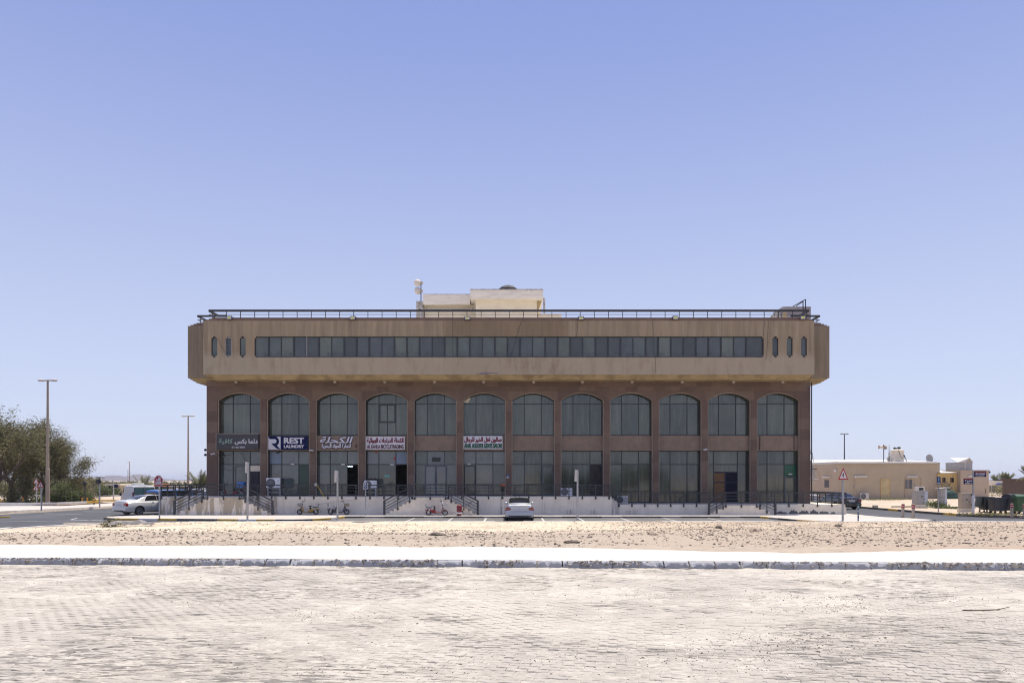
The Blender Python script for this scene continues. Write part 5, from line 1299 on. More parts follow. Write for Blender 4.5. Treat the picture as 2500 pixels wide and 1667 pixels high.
# ================================================================== CARS
def crom(a, b, c, d, t):
    return .5*((2*b)+(c-a)*t+(2*a-5*b+4*c-d)*t*t+(-a+3*b-3*c+d)*t**3)
def car(label, loc, rz, paint, st, L, w_=1.80, wheels=(.98, 3.72), wr=.32, group=None, name='parked_car', cat='car', glass=None, side=((.9,1.35),), spokes=5, plate=None, rear='sedan', cut=True, doors=(), lampc=None):
    """st: stations rear->front: (x, zbot, zbelt, ztop, wbelt, wroof). Section from the sill over the shoulder to the roof centre."""
    glass = glass or M['carglass']
    C_ = thing(name, label, cat, loc, rz, group)
    def section(s):
        x, zb, zs, zt, wb, wr_ = s
        cab = zt-zs
        return [(x, 0, zb), (x, wb*.80, zb), (x, wb*.955, zb+.05), (x, wb, zb+(zs-zb)*.38), (x, wb*.995, zb+(zs-zb)*.68), (x, wb*.955, zs-.03), (x, wb*.93, zs+.0),
                (x, wr_+(wb*.93-wr_)*.35*(1 if cab > .15 else .4), zs+cab*.62), (x, wr_, zs+cab*.90), (x, wr_*.80, zt-.008), (x, wr_*.4, zt+.012), (x, 0, zt+.018)]
    secs = [section(s) for s in st]; nv = len(secs[0])-1; nu = len(st)-1
    def S(u, v):
        u = max(0, min(nu, u)); v = max(0, min(nv, v)); i = min(int(u), nu-1); j = min(int(v), nv-1); tu = u-i; tv = v-j
        def row(ii):
            r = secs[max(0, min(nu, ii))]
            q = [r[max(0, min(nv, jj))] for jj in (j-1, j, j+1, j+2)]
            return [crom(q[0][k], q[1][k], q[2][k], q[3][k], tv) for k in range(3)]
        R4 = [row(i-1), row(i), row(i+1), row(i+2)]
        return Vector([crom(R4[0][k], R4[1][k], R4[2][k], R4[3][k], tu) for k in range(3)])
    def SS(u, v, side, off=0):
        p = S(u, v)
        if off:
            a = S(u+.03, v)-S(u-.03, v); b = S(u, v+.03)-S(u, v-.03); n_ = a.cross(b)
            if n_.length > 1e-9:
                n_.normalize(); c = p-Vector((p.x, 0, .7))
                if n_.dot(c) < 0: n_ = -n_
                p = p+n_*off
        return (p.x, p.y*side, p.z)
    NU, NV = nu*4, nv*3
    vs = []; fs = []
    ring = 2*NV
    for a in range(NU+1):
        u = a/4
        for b in range(NV+1): vs.append(SS(u, b/3, 1))
        for b in range(NV-1, 0, -1): vs.append(SS(u, b/3, -1))
    for a in range(NU):
        for b in range(ring): fs.append((a*ring+b, a*ring+(b+1)%ring, (a+1)*ring+(b+1)%ring, (a+1)*ring+b))
    fs.append(tuple(range(ring))); fs.append(tuple(NU*ring+b for b in range(ring-1, -1, -1)))
    body = MB().add(vs, fs).build('body', paint, C_, smooth=True)
    if cut:          # open the wheel arches: rim the hole on a circle and drop the faces inside it
        bm = bmesh.new(); bm.from_mesh(body.data); ins = set(); Ra = wr*1.17
        for v in bm.verts:
            if abs(v.co.y) < w_*.30: continue
            for wx in wheels:
                dx, dz = v.co.x-wx, v.co.z-wr; d_ = math.hypot(dx, dz)
                if d_ < Ra and d_ > 1e-6:
                    ins.add(v); v.co.x = wx+dx/d_*Ra; v.co.z = wr+dz/d_*Ra
        bmesh.ops.delete(bm, geom=[f for f in bm.faces if all(v in ins for v in f.verts)], context='FACES')
        bm.to_mesh(body.data); bm.free()
        for wx in wheels:
            n_ = 14; vs = []; fs = []
            for k in range(n_+1):
                t = -.35+(PI+.7)*k/n_
                for yy in (-w_*.47, w_*.47): vs.append((wx+Ra*1.01*math.cos(t), yy, wr+Ra*1.01*math.sin(t)))
            for k in range(n_): fs.append((2*k, 2*k+1, 2*k+3, 2*k+2))
            MB().add(vs, fs).build('wheel_arch_liner', M['black'], C_)
        MB().box(wheels[0]-.6, wheels[1]+.6, -w_*.36, w_*.36, wr*.62, wr*.9).build('chassis', M['black'], C_)
    def patch(nm, u0, u1, v0, v1, m_, sides=(1,-1), off=.006, nU=8, nV=6, across=False, par=None, trim=None):
        for s_ in sides:
            mb = MB(); V = []; Fq = []
            if across:
                rng_ = [(v, 1) for v in np.linspace(v0, nv, nV)]+[(v, -1) for v in np.linspace(nv, v0, nV)][1:]
            else: rng_ = [(v, s_) for v in np.linspace(v0, v1, nV)]
            for a in range(nU+1):
                for bi, (v, sd) in enumerate(rng_):
                    uu = u0+(u1-u0)*a/nU
                    if trim: uu = trim(a/nU, (v-v0)/(v1-v0+1e-9), u0, u1)
                    V.append(SS(uu, v, sd, off))
            k_ = len(rng_)
            for a in range(nU):
                for b in range(k_-1): Fq.append((a*k_+b, a*k_+b+1, (a+1)*k_+b+1, (a+1)*k_+b))
            mb.add(V, Fq).build(nm, m_, par or C_, smooth=True)
            if across: break
    C_['_p'] = 0; del C_['_p']
    for k, wx in enumerate(wheels):
        for s_ in (-1, 1):
            wheel_parts(C_, (wx, s_*(w_/2-.115), wr), wr, .21, spokes*2, M['alloy'], rimr=.70, spoke_w=.035, disc=True)
    return C_, patch, SS, section
# station tables
def sedan_st(L, w, h, belt=.93, zb=.24, hood=.95, deck=1.05, rearx=.0, ws0=3.72, ws1=2.85, rw0=.92, rw1=1.70, wr=.56):
    b = w/2
    return [(0.00,.42,.74,.86,b*.86,b*.66),(.05,.30,.83,.98,b*.93,b*.72),(.16,zb,.88,deck-.01,b*.97,b*.76),(.5,zb,.92,deck,b*.995,b*.78),(rw0-.12,zb,.93,deck+.01,b,b*.77),(rw0+.0,zb,.93,deck+.045,b,b*.75),
            ((rw0+rw1)/2,zb,.935,(h+deck)/2+.06,b,b*.72),(rw1,zb,.935,h-.03,b,b*wr/.9*1.0),(rw1+.35,zb,.935,h,b,b*.64),(2.45,zb,.93,h-.005,b,b*.64),(ws1,zb,.925,h-.06,b,b*.65),((ws0+ws1)/2,zb,.915,(h+hood)/2+.01,b,b*.70),
            (ws0,zb,.90,hood+.04,b,b*.78),(ws0+.2,zb,.88,hood,b*.995,b*.80),(L-.55,zb,.80,hood-.10,b*.97,b*.78),(L-.2,zb+.02,.72,hood-.20,b*.90,b*.70),(L-.03,.30,.60,.68,b*.78,b*.55),(L,.36,.52,.58,b*.70,b*.5)]
def sedan_details(C_, patch, SS, sec, paint, L, w_, plate_text=None, lamp='wide', deck=1.05, exhaust=True):
    b = w_/2
    patch('rear_window', 5.05, 6.95, 8.2, 0, M['carglass'], nV=6, across=True, nU=10)
    patch('windscreen', 10.2, 11.9, 8.2, 0, M['carglass'], nV=6, across=True, nU=10)
    # side glass: rear quarter to the A pillar with a body-coloured post between
    def trim_r(t, q, u0, u1): return (u0+.75*q)+(u1-u0-.75*q)*t
    def trim_f(t, q, u0, u1): return u0+(u1-.85*q-u0)*t
    patch('side_window', 6.1, 8.93, 6.35, 8.25, M['carglass'], nV=6, trim=trim_r, nU=12)
    patch('side_window', 9.0, 11.3, 6.35, 8.25, M['carglass'], nV=6, trim=trim_f, nU=12)
    # door seams, handles
    for u in (7.1, 8.97, 11.6):
        patch('door_seam', u-.012, u+.012, 1.6, 6.2, M['black'], off=.003, nU=1, nV=14)
    for u in (7.55, 9.45):
        for s_ in (-1, 1):
            p = SS(u, 5.0, s_); MB().box(p[0]-.09, p[0]+.09, p[1]-.02 if s_ < 0 else p[1]-.01, p[1]+.01 if s_ < 0 else p[1]+.02, p[2]-.012, p[2]+.018).build('handle', M['chrome'], C_)
    for s_ in (-1, 1):
        p = SS(11.35, 6.6, s_)
        MB().ball((p[0]+.02, p[1]+s_*.11, p[2]+.03), .11, 10, 6, .6, 1.0, .68).bar((p[0],p[1]-s_*.03,p[2]), (p[0],p[1]+s_*.06,p[2]), .04).build('wing_mirror', paint, C_, smooth=True)
    # rear end
    MB().prism([(-b*.93,.30),(b*.93,.30),(b*.95,.46),(b*.90,.61),(-b*.90,.61),(-b*.95,.46)], -.055, .22, 'YZ').build('bumper', paint, C_, bevel=.045, smooth=False)
    MB().prism([(-b*.60,.285),(b*.60,.285),(b*.66,.36),(-b*.66,.36)], -.065, .2, 'YZ').build('bumper_valance', M['black'], C_, bevel=.01)
    MB().prism([(-b*.62,.63),(b*.62,.63),(b*.66,.80),(b*.62,deck-.07),(-b*.62,deck-.07),(-b*.66,.80)], -.012, .08, 'YZ').build('boot_lid', paint, C_, bevel=.02)
    MB().prism([(-b*.50,.835),(b*.50,.835),(b*.50,.862),(-b*.50,.862)], -.022, -.012, 'YZ').build('boot_trim', M['chrome'], C_)
    MB().prism([(-b*.30,.675),(b*.30,.675),(b*.32,.815),(-b*.32,.815)], -.018, -.0125, 'YZ').build('number_plate', M['signwhite'], C_)
    for s_ in (-1, 1):
        q = [(b*.60,.70),(b*.97,.66),(b*.955,.80),(b*.90,.90),(b*.70,.88),(b*.585,.80)]
        MB().prism([(s_*y, z) for y, z in q], -.012, .17, 'YZ').build('tail_lamp', M['redlamp'], C_, bevel=.012)
        MB().prism([(s_*y, z) for y, z in [(b*.64,.755),(b*.94,.73),(b*.94,.77),(b*.65,.79)]], -.016, -.0125, 'YZ').build('lamp_strip', mat('lamp_amber_pink', (.5,.16,.15), .3) if 'lamp_amber_pink' not in bpy.data.materials else bpy.data.materials['lamp_amber_pink'], C_)
        if exhaust: MB().tube([(-.07,s_*b*.70,.335),(.1,s_*b*.70,.335)], .042, 10).build('exhaust', M['black'], C_)
        patch('headlamp', 14.6, 15.9, 5.6, 7.5, M['clearlamp'], sides=(s_,), nU=4, nV=4)
    MB().ball((-.018,0,.905), .045, 10, 6, .2, 1, .7).build('badge', M['chrome'], C_)
# silver sedan, seen from behind
stn = sedan_st(4.85, 1.80, 1.445)
C_, patch, SS, sec = car('silver sedan parked nose-in below the terrace wall, seen from behind', (X(1268.5,45.4), 45.3, .004), R(90), M['silver'], stn, 4.85, 1.80, (1.08, 3.80), .32)
sedan_details(C_, patch, SS, sec, M['silver'], 4.85, 1.80)
MB().tube([(1.75,0,1.44),(1.65,0,1.50)], .02, 5).build('aerial_fin', M['black'], C_)
# pearl white sedan at the left end
stn = sedan_st(4.82, 1.82, 1.45, deck=1.08, rw0=.95, rw1=1.85)
ang = R(58)
C_, patch, SS, sec = car('pearl white sedan half hidden by the left end of the terrace wall', (-28.45, 53.55, .0), ang, M['pearl'], stn, 4.82, 1.82, (1.02, 3.80), .325)
sedan_details(C_, patch, SS, sec, M['pearl'], 4.82, 1.82, deck=1.08, exhaust=False)
# black sedan at the right
C_, patch, SS, sec = car('black sedan parked in the side street right of the terrace', (X(2077,63.6), 63.4, .0), R(94), M['blackpaint'], sedan_st(4.82, 1.82, 1.45), 4.82, 1.82, (1.02, 3.80), .325)
sedan_details(C_, patch, SS, sec, M['blackpaint'], 4.82, 1.82, exhaust=False)
# boxy vehicles
def boxy_st(L, w, h, belt, zb, hoodz, ws0, ws1, rw=.12, wroof=.86):
    b = w/2
    return [(0,.40,belt-.1,h-.25,b*.93,b*wroof*.97),(.04,zb,belt,h-.10,b*.97,b*wroof),(rw,zb,belt,h-.03,b,b*wroof),(.6,zb,belt,h,b,b*wroof),(1.4,zb,belt,h,b,b*wroof),(2.2,zb,belt,h,b,b*wroof),(ws1,zb,belt-.01,h-.04,b,b*wroof),
            ((ws0+ws1)/2,zb,belt-.03,(h+hoodz)/2,b,b*(wroof+.02)),(ws0,zb,belt-.05,hoodz+.03,b,b*.84),((ws0+L)/2,zb,hoodz-.16,hoodz-.02,b*.98,b*.82),(L-.15,zb+.05,hoodz-.28,hoodz-.14,b*.94,b*.78),(L,.38,hoodz-.4,hoodz-.3,b*.88,b*.7)]
def van_details(C_, patch, SS, paint, L, w_, h, belt, glass_r, panel=False, sides=((6.0,7.6),), rear2=True, rearw=None):
    b = w_/2
    patch('windscreen', 6.3, 7.9, 8.3, 0, M['carglass'], nV=6, across=True, nU=6)
    for u0, u1 in sides: patch('side_window', u0, u1, 6.3, 8.1, M['carglass'], nV=5, nU=6)
    z0, z1 = (belt+.04, h-.22)
    for a, c in ((-b*.78, -b*.06), (b*.06, b*.78)) if rear2 else ((-b*.76, b*.76),):
        MB().prism([(a,z0),(c,z0),(c-.03*(c > 0),z1),(a+.03*(a < 0),z1)], -.012, .03, 'YZ').build('rear_window', glass_r, C_, bevel=.01)
        MB().prism([(a-.03,z0-.03),(c+.03,z0-.03),(c+.03,z1+.03),(a-.03,z1+.03)], -.006, .02, 'YZ').build('window_seal', M['black'], C_)
    if rear2: MB().box(-.012,-.002,-.01,.01,.45,h-.1).build('door_seam', M['black'], C_)
    MB().prism([(-b*.95,.36),(b*.95,.36),(b*.95,.54),(-b*.95,.54)], -.09, .15, 'YZ').build('bumper', M['black'] if panel else M['silver'], C_, bevel=.03)
    for s_ in (-1, 1):
        MB().prism([(s_*b*.84,belt-.25),(s_*b*.96,belt-.25),(s_*b*.95,belt+.25),(s_*b*.84,belt+.25)], -.014, .05, 'YZ').build('tail_lamp', M['redlamp'], C_, bevel=.01)
        p = SS(8.0, 6.6, s_); MB().ball((p[0], p[1]+s_*.15, p[2]+.05), .13, 8, 6, .5, .9, 1.2).build('wing_mirror', M['black'], C_)
    MB().box(-.016,-.006,-.26,.26,.62,.74).build('number_plate', M['signwhite'], C_)
def placecar(px, Y, ang_from_ray):
    return X(px, Y), Y
# white panel van behind the pearl sedan
st = boxy_st(5.5, 2.0, 2.08, 1.25, .30, 1.15, 4.75, 3.9)
C_, patch, SS, sec = car('white panel van with pale green rear windows behind the pearl white sedan', (X(366,66.0), 65.0, 0), R(128), M['vanwhite'], st, 5.5, 2.0, (1.15, 4.45), .36, cat='van')
van_details(C_, patch, SS, M['vanwhite'], 5.5, 2.0, 2.08, 1.25, M['carglass_green'], True, ((6.15,7.5),))
MB().box(1.9,3.0,-.4,.4,2.09,2.26).build('roof_unit', M['white'], C_, bevel=.05)
for r_ in (.9, 2.4): MB().box(r_, r_+.04, -.85,.85,2.10,2.13).build('roof_bar', M['black'], C_)
# blue pickup/suv
st = boxy_st(4.9, 1.9, 1.74, 1.15, .32, 1.12, 4.0, 3.2, wroof=.80)
C_, patch, SS, sec = car('bright blue sport utility car behind the left end of the terrace', (X(398,62.5), 60.5, 0), R(60), M['bluepaint'], st, 4.9, 1.9, (.95, 3.75), .36, cat='car')
van_details(C_, patch, SS, M['bluepaint'], 4.9, 1.9, 1.74, 1.15, M['carglass'], False, ((2.6,4.2),(4.4,5.9),(6.05,7.4)), rear2=False)
# dark hatchback and white cars seen through the left railing
C_, patch, SS, sec = car('black sedan seen through the railing left of the building', (X(470,63), 62.5, 0), R(68), M['blackpaint'], sedan_st(4.7, 1.8, 1.5), 4.7, 1.8, (1.02, 3.7), .325)
sedan_details(C_, patch, SS, sec, M['blackpaint'], 4.7, 1.8, exhaust=False)
st = boxy_st(4.7, 1.9, 1.72, 1.1, .32, 1.08, 3.9, 3.1, wroof=.80)
C_, patch, SS, sec = car('white sport utility car seen through the railing beside the left wall of the building', (X(492,74), 73, 0), R(70), M['vanwhite'], st, 4.7, 1.9, (.95, 3.65), .36, cat='car')
van_details(C_, patch, SS, M['vanwhite'], 4.7, 1.9, 1.72, 1.1, M['carglass'], False, ((2.6,4.2),(4.4,5.9)), rear2=False)
C_, patch, SS, sec = car('white car just showing behind the right end of the brown building', (X(1975,77), 76, 0), R(92), M['vanwhite'], sedan_st(4.7, 1.8, 1.5), 4.7, 1.8, (1.02, 3.7), .325)
sedan_details(C_, patch, SS, sec, M['vanwhite'], 4.7, 1.8, exhaust=False)
# ================================================================== ROAD SIGNS AND POSTS
def post_sign(px, py_base, py_top, z, name, label, cat='road sign', r=.038, m=None, lean=0.0, Yset=None):
    Y = Yset or (CZ-z)*F/(py_base-HY)
    x = X(px, Y); h = Z(py_top, Y)-z
    S = thing(name, label, cat, (x, Y, z))
    MB().tube([(0,0,0),(lean*h,0,h)], r, 10).build('post', m or M['galv2'], S)
    return S, h, F/Y
def tri(S, cx, z0, w_, h, face='tee', y=-.06, name='triangle', rz=0):
    out = [(cx-w_/2,z0),(cx+w_/2,z0),(cx,z0+h)]
    c = (cx, z0+h/3)
    sc = lambda k: [(c[0]+(a-c[0])*k, c[1]+(b-c[1])*k) for a, b in out]
    p = MB().prism(sc(1), y, y+.012).build('plate', M['signred'], S)
    MB().prism(sc(.70), y-.004, y-.0005).build('sign_face', M['signwhite'], p)
    mb = MB(); x, z = c
    if face == 'tee': mb.prism([(x-w_*.035,z-h*.15),(x+w_*.035,z-h*.15),(x+w_*.05,z+h*.17),(x,z+h*.24),(x-w_*.05,z+h*.17),(x-w_*.035,z+h*.07),(x-w_*.14,z+h*.07),(x-w_*.14,z-.0),(x-w_*.035,z-.0)], y-.009, y-.0045)
    elif face == 'bump': mb.prism([(x-w_*.2,z-h*.12),(x+w_*.2,z-h*.12),(x+w_*.12,z-h*.05),(x+w_*.05,z+h*.0),(x-w_*.05,z+h*.0),(x-w_*.12,z-h*.05)], y-.009, y-.0045)
    else:
        mb.ball((x, y-.006, z+h*.22), h*.04, 8, 5, 1, .2, 1)
        mb.bar((x,y-.007,z+h*.18),(x-.01,y-.007,z+h*.02),.06,.004,(0,1,0)).bar((x-.01,y-.007,z+h*.03),(x-w_*.12,y-.007,z-h*.13),.04,.004,(0,1,0)).bar((x-.01,y-.007,z+h*.03),(x+w_*.08,y-.007,z-h*.13),.04,.004,(0,1,0))
        for k in range(4): mb.bar((x-w_*.16+k*w_*.11,y-.007,z-h*.17),(x-w_*.20+k*w_*.13,y-.007,z-h*.22),.03,.004,(0,1,0))
    mb.build('symbol', M['blacktext'], p)
# right-hand warning sign
S, h, s = post_sign(2057.5, 1273, 1170, .28, 'warning_sign', 'red triangular warning sign with a side-road symbol, on a grey post at the right', r=.055, m=M['galv'])
tri(S, 0, Z(1170.5, S.location.y)-.28, 24.6/s, 30/s)
# stop sign
S, h, s = post_sign(389.5, 1265.8, 1182, .12, 'stop_sign', 'red octagonal STOP sign in Arabic and English at the left end of the pavement', r=.045, lean=-.008)
z1 = Z(1160, S.location.y)-.12; hh = 27.5/s; cz_ = z1-hh/2
wo, k = .56*hh/2*1.18, hh/2
def octo(kx, kz): t = .414; return [(kx*t,-kz),(kx,-kz*t),(kx,kz*t),(kx*t,kz),(-kx*t,kz),(-kx,kz*t),(-kx,-kz*t),(-kx*t,-kz)]
Sg = link('sign_plate', MB().prism(octo(k, k), -.012, 0).mesh('sign_plate', M['signwhite']), S, (-.02, -.07, cz_), (0, 0, R(-20)))
link('sign_face', MB().prism(octo(k*.92, k*.92), -.017, -.0125).mesh('sign_face', M['signred']), Sg)
link('lettering', text_mb('STOP', -k*.68, k*.68, -k*.62, -k*.08, -.020, .018).mesh('lettering', M['signwhite']), Sg)
link('lettering', text_mb(arabic('قف'), -k*.5, k*.5, k*.06, k*.72, -.020, .022).mesh('lettering', M['signwhite']), Sg)
# three tall posts with sign backs seen almost edge on
for px, top, pb, lb, dz in ((606, 1128, 1273.5, 'tall grey post with a sign seen edge-on in front of the left-hand stair', 0),(824, 1149, 1272.5, 'grey post with a sign seen edge-on in front of the dark scooter', 0),(1410, 1147, 1271.5, 'grey post with a sign seen edge-on right of the silver sedan', 0)):
    S, h, s = post_sign(px-2 if px == 606 else px, pb, top, .29, 'sign_post', lb, 'sign post', r=.052, m=M['galv'], lean=.012 if px == 606 else 0, Yset=40.3)
    e = .03 if px != 606 else 0
    MB().prism([(-.17,h-.62),(-.04,h-.62),(-.02,h),(-.14,h+.03)] if px != 606 else [(-.12,h-.58),(.0,h-.58),(.02,h+.02),(-.10,h+.02)], -.05, .03).build('sign_panel', M['galv2'], S)
    MB().box(-.08,.06,-.06,.05,h-.18,h-.14).box(-.08,.06,-.06,.05,h-.48,h-.44).build('clamp', M['galv'], S)
# disabled parking sign
S, h, s = post_sign(892.5, 1258.3, 1194, .12, 'parking_sign', 'blue and white disabled parking sign on a slim post behind the kerb', r=.032, m=M['galv'])
MB().box(-.145,.145,-.06,-.045,h-.02,h+.47).build('sign_plate', M['signwhite'], S)
for a, b in ((.24,.45),(.0,.21)): MB().box(-.115,.115,-.066,-.0605,h+a,h+b).build('sign_face', M['signblue'], S)
text_mb('P', -.055, .055, h+.27, h+.42, -.067, .012).build('lettering', M['signwhite'], S)
MB().ball((-.015,-.069,h+.175), .018, 8, 5, 1, .3, 1).bar((-.015,-.069,h+.16),(-.01,-.069,h+.09),.022,.004,(0,1,0)).bar((-.01,-.069,h+.10),(.045,-.069,h+.09),.02,.004,(0,1,0)).bar((.045,-.069,h+.09),(.06,-.069,h+.03),.018,.004,(0,1,0)).lathe([(.045,-.068),(.060,-.068)], 16, (-.005,0,h+.07), 'Y').build('wheelchair_symbol', M['signwhite'], S)
# blue P sign at the right
S, h, s = post_sign(2291, 1249.5, 1181, .10, 'parking_sign', 'blue P parking sign on a grey post in the sand at the right', r=.045, m=M['galv'])
MB().box(-.16,.13,-.07,-.05,h-.02,h+.55).build('sign_plate', M['signblue'], S)
text_mb('P', -.075, .045, h+.16, h+.46, -.075, .02).build('lettering', mat('pale_blue_lettering', (.16,.28,.42), .5), S)
MB().box(-.12,.09,-.074,-.0705,h+.03,h+.09).build('lettering', M['signwhite'], S)
# street name post
S, h, s = post_sign(2376, 1254, 1147, .08, 'street_name_sign', 'grey street name post with two dark blue Arabic name plates at the right', r=.055, m=M['galv'])
MB().tube([(0,0,0),(0,0,(1254-1210)/s)], .095, 10).tube([(0,0,(1254-1210)/s),(0,0,(1254-1208)/s)], [.095,.05], 10).build('post_sleeve', M['cabblue'], S)
def namep(x0, x1, z0, z1, lines):
    p = MB().box(x0, x1, -.03, .03, z0, z1).build('name_plate', M['navy'], S, bevel=.02)
    MB().box(x0+.03, x1-.03, -.034, -.0305, z1-.13, z1-.02).build('maroon_band', M['darkred'], p)
    w_ = x1-x0; hh = z1-z0
    text_mb(lines[0], x0+w_*.10, x1-w_*.10, z0+hh*.36, z0+hh*.68, -.037, .012).build('lettering', M['signwhite'], p)
    text_mb(lines[1], x0+w_*.14, x1-w_*.14, z0+hh*.12, z0+hh*.27, -.037, .006).build('lettering', M['signwhite'], p)
namep(.02, 31.5/s, (1254-1163.7)/s, (1254-1149.5)/s, (arabic('شارع الاستقبال'), 'AL ISTIQBAL ST'))
namep(-23.5/s, -.04, (1254-1181.5)/s, (1254-1167)/s, (arabic('شارع ٣'), 'STREET 3'))
# bollards
bl = None
def bollard(px, pyb, z, lean, label, ht=.90):
    global bl
    Y = (CZ-z)*F/(pyb-HY)
    if bl is None:
        bl = thing('bollard', label, 'bollard', (X(px,Y), Y, z), group='beige bollards with red bands')
        MB().lathe([(0,0),(.095,0),(.095,.88),(.08,.90),(0,.905)], 16).build('shaft', M['cabtan'], bl, smooth=False)
        for a in (.62, .76): MB().lathe([(.0965,a),(.0965,a+.09)], 16).build('red_band', M['red'], bl)
        MB().lathe([(.0963,.715),(.0963,.755)], 16).build('white_band', M['signwhite'], bl); o = bl
    else: o = dup(bl, (X(px,Y), Y, z), random.random(), label)
    o.rotation_euler = (0, lean, 0); return o
bollard(2203.5, 1263, .12, .045, 'leaning beige bollard with red bands, left one of the pair on the right pavement tip')
bollard(2229, 1264.5, .12, .03, 'beige bollard with red bands, right one of the pair on the right pavement tip')
bollard(2470, 1261.5, .07, 0, 'upright beige bollard with red bands before the green waste bin')
bollard(2501, 1262.5, .07, 0, 'beige bollard with red bands cut off by the right picture edge')
Y = 42.6
db = thing('delineator_post', 'slim dark teal and white banded post beside the warning sign', 'bollard', (X(2095.3,Y), Y, .12))
for k in range(9):
    MB().lathe([(0,k*.116),(.044,k*.116),(.044,k*.116+.114),(0,k*.116+.114)], 12).build('band', M['teal'] if k % 2 == 0 or k == 8 else M['signwhite'], db)
# left striped bollards
bs = None
for px, pyb, lb in ((200.5,1229.5,'first of the row from the left'),(213,1229.5,'second of the row from the left'),(229.5,1232,'third of the row, beside the traffic pole'),(243,1231.5,'right-hand one, beside the bare lamp pole'),(55.5,1228.5,'standing alone under the big tree at the far left')):
    Y = (CZ-.15)*F/(pyb-HY)
    if bs is None:
        bs = thing('striped_bollard', 'black, red and yellow striped bollard, '+lb, 'bollard', (X(px,Y), Y, .15), group='striped bollards at the left street corner')
        for k, m_ in enumerate((M['cabtan'], M['black'], M['yellow'], M['darkred'], M['yellow'], M['darkred'])):
            MB().lathe([(0,k*.115),(.075,k*.115),(.075,k*.115+.114),(0,k*.115+.114)], 12).build('band', m_, bs)
    else: dup(bs, (X(px,Y), Y, .15), 0, 'black, red and yellow striped bollard, '+lb)
# left warning signs
S, h, s = post_sign(101, 1246, 1189, .13, 'warning_sign', 'red triangular pedestrian warning sign on a pole, nearer one at the left', r=.055, m=M['galv'])
tri(S, -.03, (1246-1189)/s, 15.5/s, 14.5/s, 'ped')
S, h, s = post_sign(89.5, 1232, 1168, .2, 'warning_sign', 'pole with two red triangular warning signs one above the other, behind the nearer one', r=.055, m=M['galv'])
tri(S, -.05, (1232-1195.5)/s, 15/s, 11.5/s, 'ped'); tri(S, -.02, (1232-1180)/s, 14/s, 12/s, 'bump')
# lamp poles
def lamp_post(px, pyb, py_top, z, label, heads=2, headw=25, r0=.20, m=None, hm=None, Yset=None):
    Y = Yset or (CZ-z)*F/(pyb-HY); h = Z(py_top, Y)-z; s = F/Y
    L = thing('street_lamp', label, 'street lamp', (X(px,Y), Y, z))
    MB().tube([(0,0,0),(0,0,h*.28),(0,0,h*.284),(0,0,h*.6),(0,0,h)], [r0,r0*.9,r0*.72,r0*.6,r0*.45], 12).build('pole', m or M['poletan'], L, smooth=False)
    MB().lathe([(r0*1.5,0),(r0*1.5,.12),(r0*1.05,.16)], 10).build('base_collar', M['galv'], L)
    for s_ in ((-1, 1) if heads == 2 else (-1,)):
        w_ = headw/s
        MB().tube([(0,0,h-.08),(s_*w_*.25,0,h-.02)], r0*.32, 8).build('arm', m or M['poletan'], L)
        ln = MB(); hx = s_*w_*.60
        ln.ball((hx,0,h-.01), w_*.42, 12, 6, 1, .38, .24); hd = ln.build('lamp_head', hm or M['offwhite'], L, smooth=True)
        MB().box(hx-w_*.26,hx+w_*.26,-w_*.10,w_*.10,h-w_*.13,h-w_*.06).build('lamp_glass', M['cabgrey'], hd)
    return L
lamp_post(116.5, 1230, 927.5, .2, 'tall weathered double-headed street lamp beside the big trees at the left', headw=25, r0=.20)
lamp_post(459.5, 1196, 1015, .0, 'double-headed street lamp behind the left end of the brown building', headw=16.5, r0=.22, Yset=122)
lamp_post(316.5, 1192, 1127, 0, 'small single-headed street lamp in the distance behind the white van', heads=1, headw=6, r0=.20, Yset=226)
lamp_post(2061.5, 1190, 1058.5, 0, 'dark double-headed street lamp behind the beige single-storey house', headw=11, r0=.22, m=M['railroof'], hm=M['railroof'], Yset=169)
for px, pyb, top, r, lb, m_ in ((312.5,1192,1146,.14,'thin bare grey pole beside the distant single-headed lamp',M['galv']),(243.5,1238,1185,.07,'bare white pole in the distance left of the van',M['galv2']),(277,1221,1177,.10,'white pole with a small dark plate left of the van',M['galv2']),
        (43,1222,1183,.16,'pale wooden pole behind the big tree, left of two',M['poletan']),(60,1212,1184,.16,'pale wooden pole behind the big tree, right of two',M['poletan'])):
    Y = CZ*F/(pyb-HY); x = X(px,Y); q = thing('utility_pole', lb, 'pole', (x, Y, 0)); hh = (pyb-top)*Y/F
    MB().tube([(0,0,0),(0,0,hh)], r*.8, 8).build('pole', m_, q)
    if px == 277: MB().box(.12,.55,-.05,.02,hh-.65,hh-.25).build('plate', M['navy'], q)
# traffic poles with dark heads and a spiky fixture
Y = 75.0; q = thing('traffic_signal', 'grey pole carrying a dark round signal head with a flat solar panel', 'signal', (X(243.5,66), 66, .1)); s = F/66
hh = (1239-1180)/s
MB().tube([(0,0,0),(0,0,hh)], .055, 8).build('pole', M['galv'], q)
MB().lathe([(0,-.18),(.20,-.15),(.24,0),(.20,.10),(0,.12)], 14, (-.12,0,hh+.12), 'Y').build('signal_head', M['black'], q)
MB().bar((-.4,0,hh+.62),(.42,0,hh+.48),.30,.03,(0,0,1)).tube([(0,0,hh),(0,0,hh+.55)], .03, 6).build('solar_panel', M['black'], q)
q = thing('traffic_signal', 'dark pole with a small round black signal head left of the grey signal pole', 'signal', (X(207.5,77), 77, .1)); s = F/77; hh = (1231-1184)/s
MB().tube([(0,0,0),(0,0,hh)], .06, 8).build('pole', M['railroof'], q); MB().lathe([(0,-.16),(.18,-.13),(.22,0),(0,.1)], 12, (0,0,hh+.1), 'Y').build('signal_head', M['black'], q)
